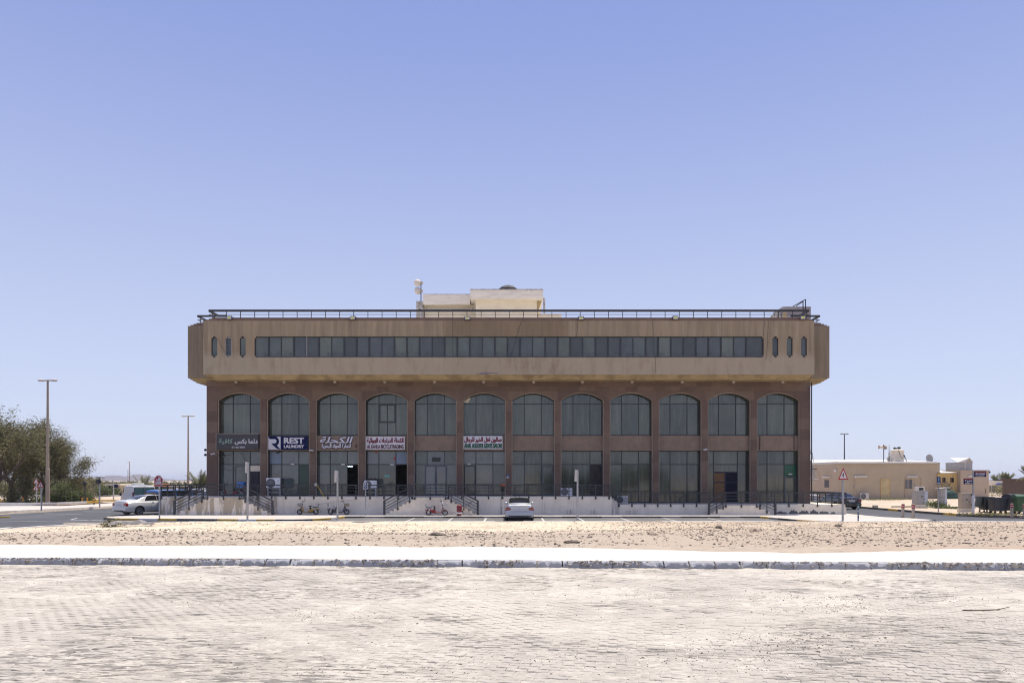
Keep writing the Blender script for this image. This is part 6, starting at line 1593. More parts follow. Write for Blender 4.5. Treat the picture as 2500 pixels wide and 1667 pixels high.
# ================================================================== UTILITY CABINETS, BINS (right)
def cab(px0, px1, pyt, pyb, z, label, d, front, sidew=0, plinth=0, name='utility_cabinet', extra=None, vents=True):
    Y = (CZ-z)*F/(pyb-HY); x0, x1 = X(px0,Y), X(px1,Y); h = Z(pyt,Y)-z
    Cb = thing(name, label, 'utility cabinet', ((x0+x1)/2, Y, z)); w_ = x1-x0
    p = plinth
    if p: MB().box(-w_/2-.05,w_/2+.05,-.04,d+.05,-.1,p).build('plinth', M['concrete'], Cb, bevel=.015)
    MB().box(-w_/2, w_/2, 0, d, p, h).build('casing', front, Cb, bevel=.012)
    MB().box(-w_/2-.03, w_/2+.03, -.03, d+.03, h+.001, h+.05).build('lid', front, Cb, bevel=.01)
    MB().box(-w_*.47, w_*.18, -.012, -.001, p+.06, h-.05).box(w_*.20, w_*.47, -.012, -.001, p+.06, h-.05).build('door', front, Cb)
    MB().box(-w_*.12, w_*.0, -.018, -.0125, p+(h-p)*.55, p+(h-p)*.64).box(w_*.12,w_*.16,-.03,-.0125,p+(h-p)*.4,p+(h-p)*.5).build('label_plate', M['black'], Cb)
    return Cb, w_, h, Y
Cb, w_, h, Y = cab(2239, 2265, 1198.5, 1237, .12, 'large grey utility cabinet on a concrete plinth beside the beige house', .9, M['cabgrey'], plinth=.22)
MB().box(w_*.18+.0, w_/2+.003, -.016, -.0125, .26, h-.03).build('side_panel', M['cabblue'], Cb)
for k in range(4): MB().box(w_*.11, w_*.18, -.022, -.0165, .35+k*.28, .43+k*.28).build('hinge', M['black'], Cb)
Cb, w_, h, Y = cab(2348.5, 2375, 1204.5, 1249.5, .10, 'beige two-door utility cabinet behind the street name post', .5, M['cabtan'], plinth=.28)
for k in (0, 1): MB().box(w_*.30, w_*.40, -.025, -.0165, .5+k*.75, .62+k*.75).build('hinge', M['black'], Cb)
Y = 66.5; q = thing('meter_pillar', 'narrow grey meter pillar under a small tilted sheet roof', 'meter box', (X(2304,Y), Y, .1)); s = F/Y
MB().box(-8/s,3/s,0,.5,-.1,(1238-1212.5)/s).build('pillar', M['cabgrey'], q); MB().box(-8/s,3/s,-.04,.5,(1238-1212)/s,(1238-1193)/s).build('meter_box', M['cabgrey'], q, bevel=.02)
MB().box(3.05/s,8/s,0,.45,-.1,(1238-1193)/s).build('side_panel', M['cabblue'], q)
MB().bar((-12/s,.2,(1238-1192.3)/s),(13/s,.2,(1238-1190)/s),.9,.05,(0,0,1)).build('sheet_roof', M['cabgrey'], q)
Y = 80.0; q = thing('window_ac_box', 'small white air conditioner box on a shelf above the large grey cabinet', 'air conditioner', (X(2249,Y), Y, Z(1199,Y))); s = F/Y
MB().box(-9/s,9/s,0,.6,0,11/s).build('casing', M['offwhite'], q, bevel=.02); MB().box(-5.5/s,5.5/s,-.012,-.001,1.5/s,9/s).build('grille', M['black'], q); MB().box(-12/s,12/s,-.05,.7,-.12,-.001).build('shelf', M['cabgrey'], q)
mb = MB(); mb.box(-9/s,-8/s,.3,.4,-(1199-1172)*.0-2.0,-.121).box(8/s,9/s,.3,.4,-2.0,-.121); mb.build('bracket', M['cabgrey'], q)
single('concrete_kerb_piece', MB().box(X(2180,68),X(2236,68),68,68.35,.0,.22), M['concrete'], 'long grey concrete edging lying in the sand left of the large cabinet', 'concrete piece', (X(2208,68),68,.1), bevel=.03)
single('rubble_block', MB().box(X(2133,66),X(2144.5,66),66,66.3,.05,.30), M['brokenconcrete'], 'dark concrete block lying on the sand beside the side street', 'block', (X(2139,66),66,.1), bevel=.03)
# waste bins
def bin_(px, Y, rz, m, label, lid='closed', w_=1.25, h=1.18, z=.07):
    Bn = thing('waste_bin', label, 'waste bin', (X(px,Y), Y, z), rz)
    a, b = w_/2, .40
    mb = MB(); vs = []
    for t, (ka, kb, zz) in enumerate(((.80,.74,.20),(.86,.80,.24),(1.0,1.0,h))):
        for i in range(16):
            th = 2*PI*(i+.5)/16; cx = math.copysign(abs(math.cos(th))**.35, math.cos(th)); cy = math.copysign(abs(math.sin(th))**.35, math.sin(th))
            vs.append((a*ka*cx, b*kb*cy, zz))
    fs = [tuple(range(15,-1,-1))]
    for t in range(2):
        for i in range(16): fs.append((t*16+i, t*16+(i+1)%16, (t+1)*16+(i+1)%16, (t+1)*16+i))
    if lid == 'closed': fs.append(tuple(32+i for i in range(16)))
    mb.add(vs, fs).build('body', m, Bn)
    if lid != 'closed':
        MB().box(-a*.8,a*.8,-b*.8,b*.8,.55,.6).build('inside', M['black'], Bn)
    MB().box(-a*1.04,a*1.04,-b*1.06,-b*.98,h-.05,h+.01).box(-a*1.04,a*1.04,b*.98,b*1.06,h-.05,h+.01).box(-a*1.06,-a*.98,-b*.98,b*.98,h-.05,h+.01).box(a*.98,a*1.06,-b*.98,b*.98,h-.05,h+.01).build('rim', m, Bn, bevel=.01)
    for k in range(-2, 3): MB().bar((k*a*.36,-b*.80,.26),(k*a*.42,-b*.99,h-.06),.05,.03).build('rib', m, Bn)
    if lid == 'closed':
        L = MB(); n = 10; vs = []; 
        for i in range(n+1):
            th = PI*i/n; y = -b*1.05*math.cos(th); zz = h+.015+.26*math.sin(th)**.8
            vs += [(-a*1.03, y, zz), (a*1.03, y, zz)]
        fs = [(2*i, 2*i+1, 2*i+3, 2*i+2) for i in range(n)]+[tuple(2*i for i in range(n+1)), tuple(2*i+1 for i in range(n, -1, -1))]
        L.add(vs, fs).build('lid', m, Bn); 
    elif lid == 'open': MB().bar((0,b*1.05,h+.02),(0,b*1.32,.38),a*2,.05).build('lid', m, Bn)
    for sx in (-1, 1):
        for sy in (-1, 1):
            c = MB().lathe([(0,-.03),(.095,-.03),(.095,.03),(0,.03)], 12, (sx*a*.68, sy*b*.62, .095), 'Y').bar((sx*a*.68,sy*b*.62-.04,.10),(sx*a*.68,sy*b*.62-.04,.24),.06,.02)
            c.build('caster', M['black'], Bn)
    for sx in (-1, 1): MB().tube([(sx*a*1.02,-.12,h-.12),(sx*a*1.13,-.12,h-.1),(sx*a*1.13,.12,h-.1),(sx*a*1.02,.12,h-.12)], .022, 6).build('trunnion', M['black'], Bn)
    return Bn
bin_(2406, 56.0, 1.35, mat('dark_greenish_plastic', (.018,.030,.030), .45, .15, 3), 'very dark waste bin with its end towards the street, leftmost of the bins', 'open', z=.1)
bin_(2436, 54.3, .10, M['slate'], 'open dark slate waste bin seen from its front, second from the left', 'open')
bin_(2473, 55.4, .35, mat('grey_lid_plastic', (.045,.048,.06), .45, .15, 3), 'dark bin with a domed grey lid behind the bollard', 'closed', h=1.15)
bin_(2499, 53.6, -.12, M['green'], 'green waste bin with a domed lid at the right picture edge', 'closed', w_=1.35, h=1.16)
# ================================================================== HOUSES (right)
def tubelight(parent, px0, px1, py, Y):
    MB().box(X(px0,Y),X(px1,Y),Y-.28,Y-.05,Z(py+1.3,Y),Z(py-1.3,Y)).build('tube_light', M['white'], parent, o=parent.location[:])
YA = 98.0; HT = Z(1131, YA)
H1 = thing('single_storey_house', 'long beige single-storey house with a white sheet roof right of the brown building', 'house', (X(2150,YA), YA, 0), world=True)
def parapet_roof(x0, x1, y0, y1, z, par):
    MB().add([(x0-.1,y0-.15,z+.002),(x1+.1,y0-.15,z+.002),(x1+.1,y0-.15,z+.20),(x0-.1,y0-.15,z+.20),(x0-.1,y1,z+.75),(x1+.1,y1,z+.75)], [(0,1,2,3),(3,2,5,4)]).build('sheet_roof', M['whiteroof'], par)
MB().box(X(2045,YA), X(2294.5,YA), YA, YA+9, -.1, HT).build('front_wall', M['tan'], H1)
MB().prism([(X(2045,YA),YA),(X(2044.9,YA),YA+9),(X(1950,106),112),(X(1950,106),106)], -.1, HT-.02, 'XY').build('angled_wall', M['tan2'], H1)
parapet_roof(X(2045,YA), X(2284,YA), YA, YA+9, HT, H1)
xa_, ya_, xb_, yb_2 = X(2044.5,YA), YA-.15, X(1950,106), 105.8
MB().add([(xb_,yb_2,HT-.02),(xa_,ya_,HT),(xa_,ya_,HT+.22),(xb_,yb_2,HT+.20),(xb_,yb_2+7,HT+.9),(xa_,ya_+9,HT+.75)], [(0,1,2,3),(3,2,5,4)]).build('sheet_roof', M['whiteroof'], H1)
y = YA-.001
MB().box(X(2284.5,YA), X(2295,YA), YA-.02, YA+9.05, HT, HT+.12).build('parapet_end', M['tan'], H1)
D = MB().box(X(2151,y),X(2170.5,y),y-.06,y-.001,Z(1216.5,y),Z(1170.5,y)).build('door', M['door'], H1)
MB().box(X(2149.3,y),X(2150.9,y),y-.09,y,Z(1217,y),Z(1169,y)).box(X(2170.6,y),X(2172.2,y),y-.09,y,Z(1217,y),Z(1169,y)).box(X(2151,y),X(2170.5,y),y-.09,y,Z(1170.4,y),Z(1169,y)).build('door_frame', M['yellow_wall'], H1)
MB().box(X(2147,y),X(2176,y),y-.5,y-.01,-.05,Z(1217,y)+.05).build('door_step', M['cabgrey'], H1)
W = MB().box(X(2210,y),X(2227,y),y-.03,y-.001,Z(1192.5,y),Z(1170.5,y)).build('window', M['frame'], H1)
for k in range(6): MB().box(X(2211+k*3,y),X(2212.1+k*3,y),y-.08,y-.035,Z(1192.5,y),Z(1170.5,y)).build('bar', M['cabgrey'], W, o=H1.location[:])
MB().box(X(2208.5,y),X(2209.6,y),y-.07,y,0,Z(1166,y)).box(X(2209.7,y),X(2249,y),y-.07,y,Z(1166.5,y),Z(1165.3,y)).box(X(2248,y),X(2249,y),y-.07,y,Z(1188,y),Z(1166.6,y)).build('conduit', M['tan2'], H1)
MB().box(X(2087.3,y),X(2088.6,y),y-.07,y,0,Z(1163,y)).build('conduit', M['tan2'], H1)
tubelight(H1, 2212, 2238, 1163.3, YA); tubelight(H1, 2090, 2115, 1163, YA)
MB().ball((X(2087.5,y),y-.15,Z(1163.5,y)), .16, 8, 5).build('wall_lamp', M['white'], H1)
MB().box(X(2083.5,y),X(2086,y),y-.12,y,Z(1190,y),Z(1185,y)).box(X(2232.5,y),X(2235,y),y-.12,y,Z(1187.5,y),Z(1183.5,y)).build('meter_box', M['cabgrey'], H1)
y2 = 101.0
def angp(px, dz):  # point on the angled wall
    t = (2045-px)/(2045-1950); return X(2045,YA)+(X(1950,106)-X(2045,YA))*t, YA+(106-YA)*t
for (pa, pb, za, zb_, nm, m_, off) in ((2015,2025.5,1171.5,1189.5,'window',M['cabgrey'],.04),(2012,2028,1163,1165.5,'tube_light',M['white'],.22)):
    (x1_, y1_), (x2_, y2_) = angp(pa,0), angp(pb,0); n_ = Vector((y2_-y1_, -(x2_-x1_), 0)).normalized()
    if n_.y > 0: n_ = -n_
    mb = MB(); ym_ = (y1_+y2_)/2; zz0, zz1 = Z(zb_,ym_), Z(za,ym_)
    mb.prism([(x1_+n_.x*off,y1_+n_.y*off),(x2_+n_.x*off,y2_+n_.y*off),(x2_,y2_),(x1_,y1_)], zz0, zz1, 'XY').build(nm, m_, H1)
    if nm == 'window':
        for k in range(5):
            t = (k+.5)/5; xx_, yy_ = x1_+(x2_-x1_)*t+n_.x*.06, y1_+(y2_-y1_)*t+n_.y*.06
            MB().bar((xx_,yy_,zz0),(xx_,yy_,zz1),.06).build('bar', M['frame_lt'], H1)
(x1_, y1_) = angp(2037, 0); MB().ball((x1_, y1_-.3, Z(1148.5,y1_)), .2, 8, 6).build('wall_lamp', M['white'], H1)
ac_unit((X(2109,YA-.5), YA-.6, .06), 1.05, .78, .4, 'white air conditioner on the ground left of the faded yellow door', 0)
# roof things of the house
yt = 100.5; s = F/yt
q = thing('water_tank', 'cylindrical cream water tank on the roof of the beige house', 'water tank', (X(2190,yt), yt, HT+.2)); rt = 15.3/s; ht = 30/s
MB().lathe([(rt*1.0,0),(rt*.98,ht*.2),(rt*.99,ht*.6),(rt*1.0,ht*.92),(rt*1.02,ht*.93),(rt*1.02,ht*.96),(rt*.55,ht*1.06),(0,ht*1.08)], 24).build('tank', M['fibre'], q, smooth=True)
MB().box(-rt*1.7,rt*1.3,-rt,rt,-.22,-.001).build('base', M['black'], q)
for px_, r_ in ((-6,3.2),(5,4.0),(-1,2.2)): MB().ball((px_/s,0,ht*1.08+r_*.7/s), r_/s, 8, 6, 1, 1, .9).build('motor_housing', M['black'], q)
MB().tube([(rt*.9,-.4,ht*.6),(rt*1.25,-.4,.2),(rt*1.5,-.4,0)], .05, 5).tube([(rt*.9,-.4,ht*.6),(rt*.8,-.4,0)], .05, 5).build('support', M['black'], q)
MB().tube([(-rt*.3,-rt,ht*1.0),(0,-rt*1.05,ht*.5),(rt*.35,-rt*.98,ht*.25),(rt*.6,-rt*.9,ht*.6)], .025, 5).build('hose', M['black'], q)
def dish(px, py, rx, rz_, Y, label, m, foot, tilt=0, side=1):
    s = F/Y; zf = foot; D_ = thing('satellite_dish', label, 'satellite dish', (X(px,Y), Y, zf))
    R_ = rz_/s; zc = Z(py,Y)-zf; yaw = -math.atan2(X(px,Y), Y)+math.acos(min(1, rx/rz_))*side
    d = link('reflector', MB().lathe([(0,.22*R_),(R_*.5,.17*R_),(R_*.85,.06*R_),(R_,0),(R_*1.02,.01),(R_*.85,.09*R_),(0,.26*R_)], 22, (0,0,0), 'Y').mesh('reflector', m, smooth=True), D_, (0,0,zc), (tilt,0,yaw))
    link('feed_arm', MB().tube([(0,.2*R_,-R_*.9),(0,-R_*.9,-R_*.15)], .03, 5).ball((0,-R_*.9,-R_*.1), .09, 8, 5).mesh('feed_arm', M['cabgrey']), D_, (0,0,zc), (tilt,0,yaw))
    MB().tube([(0,.25,zc-.1),(0,.25,0)], .05, 6).tube([(0,.25,zc*.8),(-.3,.35,0)], .03, 5).tube([(0,.25,zc*.8),(.35,.35,0)], .03, 5).build('mount', M['galv'], D_)
dish(2175, 1121.5, 9.2, 9.6, 99.2, 'tan satellite dish in front of the water tank', M['fibre'], HT+.2, R(-18), 1)
dish(2269.5, 1118.5, 7.6, 10, 100, 'grey satellite dish near the right end of the beige house roof', M['cabgrey'], HT+.25, R(-8), 1)
yt = 99.0; s = F/yt; q = thing('loudspeaker_mast', 'thin mast with two cream loudspeaker horns on the beige house roof', 'loudspeakers', (X(2157.5,yt), yt, HT))
MB().tube([(0,0,0),(0,0,(1131-1085)/s)], .055, 6).build('mast', M['railroof'], q)
zz = (1131-1090.5)/s
MB().lathe([(.05,.1),(.10,.3),(.22,.62),(.25,.66)], 14, (-.85-.0,0,zz), 'X').build('horn', M['fibre'], q); link('horn', MB().lathe([(.04,0),(.1,.15),(.25,.45),(.27,.5)], 14, (0,0,0), 'X').mesh('horn', M['fibre']), q, (-.15,0,zz), (0,0,PI))
MB().lathe([(0,.1),(.10,0),(.24,-.30),(.27,-.34),(.1,-.2)], 14, (.02,-.05,zz-.10), 'Y').build('horn', M['fibre'], q); MB().ball((-.28,0,zz),.13,8,5).ball((.02,0,zz+.12),.14,8,5).build('driver_unit', M['black'], q)
single('roof_aerial', MB().tube([(X(2170.5,yt),yt,HT+.1),(X(2170.8,yt),yt,Z(1086,yt))], [.07,.02], 6).ball((X(2170.5,yt),yt,Z(1108,yt)), .08, 6, 5, 1, 1, 3), M['railroof'], 'short whip aerial standing left of the water tank', 'aerial', (X(2170.5,yt),yt,HT))
# yellow part
YB2 = 97.75; H2 = thing('yellow_annex', 'small yellow annex with two little square windows between the beige houses', 'house', (X(2316,YB2), YB2, 0), world=True)
MB().box(X(2290,YB2), X(2340,YB2), YB2, YB2+7, -.1, Z(1155,YB2)).build('wall', M['yellow_wall'], H2)
MB().add([(X(2294,YB2),YB2-.3,Z(1155.6,YB2)),(X(2333,YB2),YB2-.3,Z(1154.2,YB2)),(X(2333,YB2),YB2-.3,Z(1152.8,YB2)),(X(2294,YB2),YB2-.3,Z(1153.8,YB2)),(X(2294,YB2),YB2+6,Z(1153,YB2)+.4),(X(2333,YB2),YB2+6,Z(1152,YB2)+.4)], [(0,1,2,3),(3,2,5,4)]).build('sheet_roof', M['whiteroof'], H2)
for a, b in ((2300,2308.3),(2319.5,2328.5)):
    W = MB().box(X(a,YB2),X(b,YB2),YB2-.03,YB2-.001,Z(1177.5,YB2),Z(1165.5,YB2)).build('window', M['dark'], H2)
    MB().box(X(a,YB2),X(a+3,YB2),YB2-.06,YB2-.031,Z(1177,YB2),Z(1166,YB2)).build('shutter', M['wood'], W, o=H2.location[:])
    MB().box(X(a-.6,YB2),X(b+.6,YB2),YB2-.1,YB2-.031,Z(1178.6,YB2),Z(1177.4,YB2)).build('sill', M['yellow_wall'], W, o=H2.location[:])
yy = 96.6
single('tarpaulin_heap', MB().ball((X(2319,yy),yy,.55), .75, 14, 8, 1.3, .6, .9).ball((X(2327,yy),yy-.1,.3), .6, 12, 7, 1.2, .6, .7).ball((X(2312,yy),yy+.2,.7), .6, 10, 6, .8, .6, 1.3), mat('teal_tarpaulin', (.02,.06,.05), .7, .4, 3, .05, 3), 'dark teal tarpaulin heap at the foot of the yellow annex', 'tarpaulin', (X(2319,yy),yy,.1))
mb = MB()
for k in range(160): a, b, c = random.gauss(0,.45), random.gauss(0,.2), abs(random.gauss(1.4,.6)); mb.ball((X(2313,97)+a,97+b,c), .07, 4, 3)
tag(mb.build('dry_shrub', LEAF[3]), 'brown dry shrub against the yellow annex', 'shrub')
# third house
YC = 97.0; H3 = thing('corner_house', 'pinkish beige flat-roofed house with a small gabled cabin on its roof', 'house', (X(2376,YC), YC, 0), world=True)
MB().box(X(2345,YC), X(2414,YC), YC, YC+9, -.1, Z(1148.5,YC)).build('wall', M['tan2'], H3)
MB().box(X(2337.5,YC+.7), X(2344.9,YC+.1), YC+.7, YC+8, -.1, Z(1148.2,YC)).build('corner_wall', M['tan'], H3)
MB().box(X(2344,YC)-.05, X(2415,YC), YC-.06, YC+9.05, Z(1148.4,YC), Z(1147,YC)).build('coping', M['cabtan'], H3)
tubelight(H3, 2362, 2371.5, 1162.5, YC)
MB().box(X(2405,YC),X(2406.3,YC),YC-.03,YC,Z(1204,YC),Z(1193,YC)).build('crack_patch', M['brownbox'], H3)
MB().ball((X(2417.5,YC),YC+.2,Z(1152,YC)), .16, 8, 5).build('wall_lamp', M['black'], H3)
Q = thing('roof_cabin', 'small grey gabled cabin standing on the flat roof of the corner house', 'roof cabin', (X(2358,YC+2), YC+2, Z(1147,YC)), world=True)
yq = YC+1.2; zr_, ze = Z(1118,yq), Z(1128,yq); zb_ = Z(1147.5,YC)-.1
MB().box(X(2341,yq), X(2374,yq), yq, yq+3, zb_, ze).build('wall', M['cabgrey'], Q)
MB().box(X(2355,yq),X(2356.6,yq),yq-.04,yq-.001,zb_,ze).build('corner_strip', M['cream'], Q)
MB().prism([(X(2356.5,yq),ze+.002),(X(2374,yq),ze+.002),(X(2366,yq),zr_)], yq, yq+.15).build('gable', M['cabtan'], Q)
MB().add([(X(2338,yq),yq-.1,ze),(X(2356,yq),yq-.1,ze),(X(2366,yq),yq-.05,zr_+.04),(X(2347,yq),yq+2.6,zr_+.15)], [(0,1,2,3)]).build('roof_slope', M['whiteroof'], Q)
MB().add([(X(2366,yq),yq-.08,zr_+.05),(X(2375.5,yq),yq-.08,ze-.02),(X(2374.5,yq+3),yq+3,ze),(X(2350,yq+2.6),yq+2.62,zr_+.16)], [(0,1,2,3)]).build('roof_slope', M['whiteroof'], Q)
# small lamp on the roof link
single('roof_lamp_pole', MB().tube([(X(2335,YC+3),YC+3,Z(1149,YC)),(X(2335,YC+3),YC+3,Z(1141.5,YC+3))], .05, 6).box(X(2330.5,YC+3),X(2338,YC+3),YC+2.9,YC+3.1,Z(1142.8,YC+3),Z(1141.8,YC+3)), M['railroof'], 'tiny double lamp on a pole above the yellow annex roof', 'lamp', (X(2335,YC+3),YC+3,4))
# distant building
YD = 138.0; H4 = thing('distant_building', 'low pale building in the distance with blue awnings and barred dark gates', 'building', (X(2450,YD), YD, 0), world=True)
MB().box(X(2412,YD), X(2545,YD), YD, YD+10, -.1, Z(1173,YD)).build('wall', M['cream'], H4)
for a, b, c, d in ((2415.5,2419,1185.5,1199.5),(2421,2434.5,1185,1199.5)): 
    W = MB().box(X(a,YD),X(b,YD),YD-.05,YD-.001,Z(d,YD),Z(c,YD)).build('gate', M['frame'], H4)
    for k in range(max(1, int((b-a)/3))): MB().box(X(a+1+k*3,YD),X(a+1.6+k*3,YD),YD-.1,YD-.051,Z(d,YD),Z(c,YD)).build('bar', M['cabgrey'], W, o=H4.location[:])
MB().prism([(X(2431,YD),Z(1184,YD)),(X(2444,YD),Z(1184,YD)),(X(2444,YD),Z(1179,YD)),(X(2437,YD),Z(1179.3,YD)),(X(2433,YD),Z(1181,YD))], YD-.5, YD-.01).build('awning', mat('royal_blue_awning', (.02,.045,.25), .6), H4)
MB().box(X(2479,YD),X(2482.5,YD),YD-.05,YD-.001,Z(1178,YD),Z(1173.8,YD)).build('window', M['glass_blue'], H4)
MB().prism([(X(2469,YD),Z(1186,YD)),(X(2473,YD),Z(1186,YD)),(X(2473,YD),Z(1182,YD)),(X(2471,YD),Z(1179.5,YD)),(X(2469,YD),Z(1182,YD))], YD-.05, YD-.001).build('arched_window', M['frame'], H4)
MB().box(X(2481,YD),X(2490,YD),YD-.07,YD-.001,Z(1203,YD),Z(1188,YD)).build('grey_gate', M['cabblue'], H4)
Y = 84.0; q = thing('brown_kiosk', 'dark brown flat-topped kiosk cut off by the right picture edge', 'kiosk', (X(2500,Y), Y, .1), world=True)
MB().box(X(2490,Y),X(2530,Y),Y,Y+3,0,Z(1170.5,Y)).build('wall', M['brownbox'], q); MB().box(X(2488,Y),X(2532,Y),Y-.15,Y+3.15,Z(1170.4,Y),Z(1168,Y)).build('roof', M['brownbox'], q)
# dismantled lattice aerial hanging at the right end of the brown building
yl = 56.5; Lx = thing('lattice_aerial', 'bent white lattice aerial frame leaning on the right end of the brown building', 'aerial frame', (X(1985,yl), yl, 1), world=True)
mb = MB(); cols_ = [(1978,1182),(1984,1174),(1990,1174),(1996,1172)]
for k in range(5):
    t = k/4; x0 = 1977+4.0*t+0.0; xt = 1977.5+7*t; xb = 1977.5+20.5*t
    mb.tube([(X(xt,yl),yl+.1*k,Z(1118+8*t,yl)),(X(xb,yl),yl-.2+.1*k,Z(1172+2*(k%2),yl))], .018, 5)
    mb.tube([(X(xt+2,yl),yl+.6,Z(1120+8*t,yl)),(X(xb-2.5,yl),yl+.5,Z(1174,yl))], .016, 5)
for py in (1132,1140,1147,1155,1163,1170): 
    e = (py-1118)/54; mb.tube([(X(1977,yl),yl,Z(py+1,yl)),(X(1979+18*e,yl),yl-.1,Z(py-1,yl))], .015, 5).tube([(X(1978,yl),yl+.6,Z(py,yl)),(X(1977+17*e,yl),yl+.5,Z(py-3,yl))], .013, 5)
mb.build('lattice', M['galv2'], Lx)
MB().tube([(X(1978,yl),yl,Z(1098,yl)),(X(1981.5,yl),yl,Z(1099.5,yl)),(X(1984,yl),yl,Z(1110,yl)),(X(1986,yl),yl,Z(1128,yl))], .018, 5).tube([(X(1978,yl),yl,Z(1100,yl)),(X(1980,yl),yl,Z(1108,yl)),(X(1984,yl),yl,Z(1118,yl))], .015, 5).bar((X(1981,yl),yl,Z(1146,yl)),(X(1995,yl),yl,Z(1143.5,yl)),.06).build('bent_rod', M['railroof'], Lx)
# ================================================================== VEGETATION
def leafmesh(name, centers, size, m, parent=None, loc=(0,0,0), drop=0.0, elong=2.2):
    """many small leaf-sized quads with random orientation"""
    C = np.asarray(centers); n = len(C)
    a = rng.normal(size=(n,3)); a[:,2] = a[:,2]*.6-drop; a /= np.linalg.norm(a, axis=1)[:,None]
    b = np.cross(a, rng.normal(size=(n,3))); b /= np.linalg.norm(b, axis=1)[:,None]
    s = size*rng.uniform(.6, 1.4, n)[:,None]
    V = np.stack([C-a*s*elong/2, C+b*s*.5, C+a*s*elong/2, C-b*s*.5], 1).reshape(-1,3)
    me = bpy.data.meshes.new(name); me.vertices.add(len(V)); me.vertices.foreach_set('co', V.astype(np.float32).ravel())
    me.loops.add(4*n); me.loops.foreach_set('vertex_index', np.arange(4*n, dtype=np.int32)); me.polygons.add(n); me.polygons.foreach_set('loop_start', np.arange(0,4*n,4,dtype=np.int32))
    me.materials.append(m); me.update(calc_edges=True); return link(name, me, parent, loc)
def limb(mb, p, d, L, r, depth, tips, spread=.55, up=.12, shrink=.72):
    pts = [p]; rs = [r]; n = 4
    for k in range(n):
        d = (d+Vector((random.gauss(0,.12), random.gauss(0,.12), random.gauss(0,.08)+up*.2))).normalized(); p = p+d*L/n; pts.append(p); rs.append(r*(1-.35*(k+1)/n))
    mb.tube(pts, rs, 6 if r > .05 else 4, cap=False)
    if depth <= 1: tips += [(q, d) for q in pts[1:]]
    if depth == 0: return
    for k in range(random.choice([2,3,3])):
        nd = (d+Vector((random.gauss(0,spread), random.gauss(0,spread), random.gauss(0,spread*.6)+up))).normalized()
        limb(mb, pts[-1] if k else pts[-2], nd, L*random.uniform(.6,.9), rs[-1]*shrink, depth-1, tips, spread, up, shrink)
def ghaf(loc, h, label, seed, leaves=26000, spread=.6, lean=(0,0), wide=1.0, twig=.25, trunk=.30, cat='tree', leafset=(0,1), clump=.55, down=.0, name='ghaf_tree'):
    random.seed(seed); T_ = thing(name, label, cat, loc)
    mb = MB(); tips = []
    base = Vector((0,0,-.1)); d = Vector((lean[0], lean[1], 1)).normalized()
    k0 = base+d*h*.22
    mb.tube([base, base+d*h*.1, k0], [trunk*1.15, trunk*.9, trunk*.8], 9, cap=False)
    for k in range(5):
        a = 2*PI*k/5+random.random(); nd = Vector((math.cos(a)*wide*.75+lean[0], math.sin(a)*wide*.75+lean[1], .75+random.random()*.5)).normalized()
        limb(mb, k0, nd, h*.26, trunk*.5, 3, tips, spread, .10)
    mb.build('trunk', M['bark'], T_)
    tips = [(p, q) for p, q in tips if p.z > h*.12]
    T3 = np.array([tuple(p) for p, _ in tips]); D3 = np.array([tuple(q) for _, q in tips])
    wt = rng.uniform(.15, 1, len(T3)); wt[rng.random(len(T3)) < .15] = .03; wt /= wt.sum()
    idx = rng.choice(len(T3), leaves, p=wt)
    t = rng.uniform(-.2, 1.5, leaves)[:,None]
    P = T3[idx]+D3[idx]*t*clump*1.1+rng.normal(size=(leaves,3))*[clump*.42,clump*.42,clump*.33]
    P[:,2] -= down*rng.random(leaves)**2
    half = rng.random(leaves) < .6
    leafmesh('crown', P[half], .075, LEAF[leafset[0]], T_, elong=2.6); leafmesh('crown', P[~half], .075, LEAF[leafset[1]], T_, elong=2.6)
    # bare twigs poking out
    nt_ = int(len(T3)*twig); mb = MB()
    for k in rng.choice(len(T3), nt_):
        p = Vector(T3[k]); d = Vector(D3[k]); L = random.uniform(.5,1.5)
        mb.tube([p, p+d*L*.5+Vector((0,0,random.gauss(0,.1))), p+d*L+Vector((random.gauss(0,.2),0,random.gauss(0,.25)))], [.018,.012,.005], 3, cap=False)
    tag(mb.build('twigs', LEAF[6], T_), kind='stuff'); return T_
def gpx(px, pyb): Y = CZ*F/(pyb-HY); return (X(px,Y), Y, 0)
ghaf(gpx(28,1229), 9.6, 'large ghaf tree with a dark dense crown at the left picture edge', 3, 46000, wide=.85, lean=(-.02,0), clump=.75, down=1.0, twig=.12)
ghaf((X(102,81.5), 81.5, 0), 7.6, 'wide ghaf tree with a drooping feathery crown right of the tall street lamp', 9, 42000, wide=1.1, lean=(.26,0), clump=.78, down=1.5, twig=.5, trunk=.27)
ghaf((X(60,90), 90, 0), 8.0, 'ghaf tree filling the gap between the two nearer ghaf trees', 21, 26000, wide=.8, lean=(.05,0), clump=.8, down=1.8, twig=.1, leafset=(0,0))
ghaf((X(-15,74), 74, 0), 10.2, 'ghaf tree reaching in over the left picture edge with sparse upper twigs', 15, 15000, wide=.85, lean=(.12,0), clump=.62, down=.8, twig=.5)
random.seed(5)
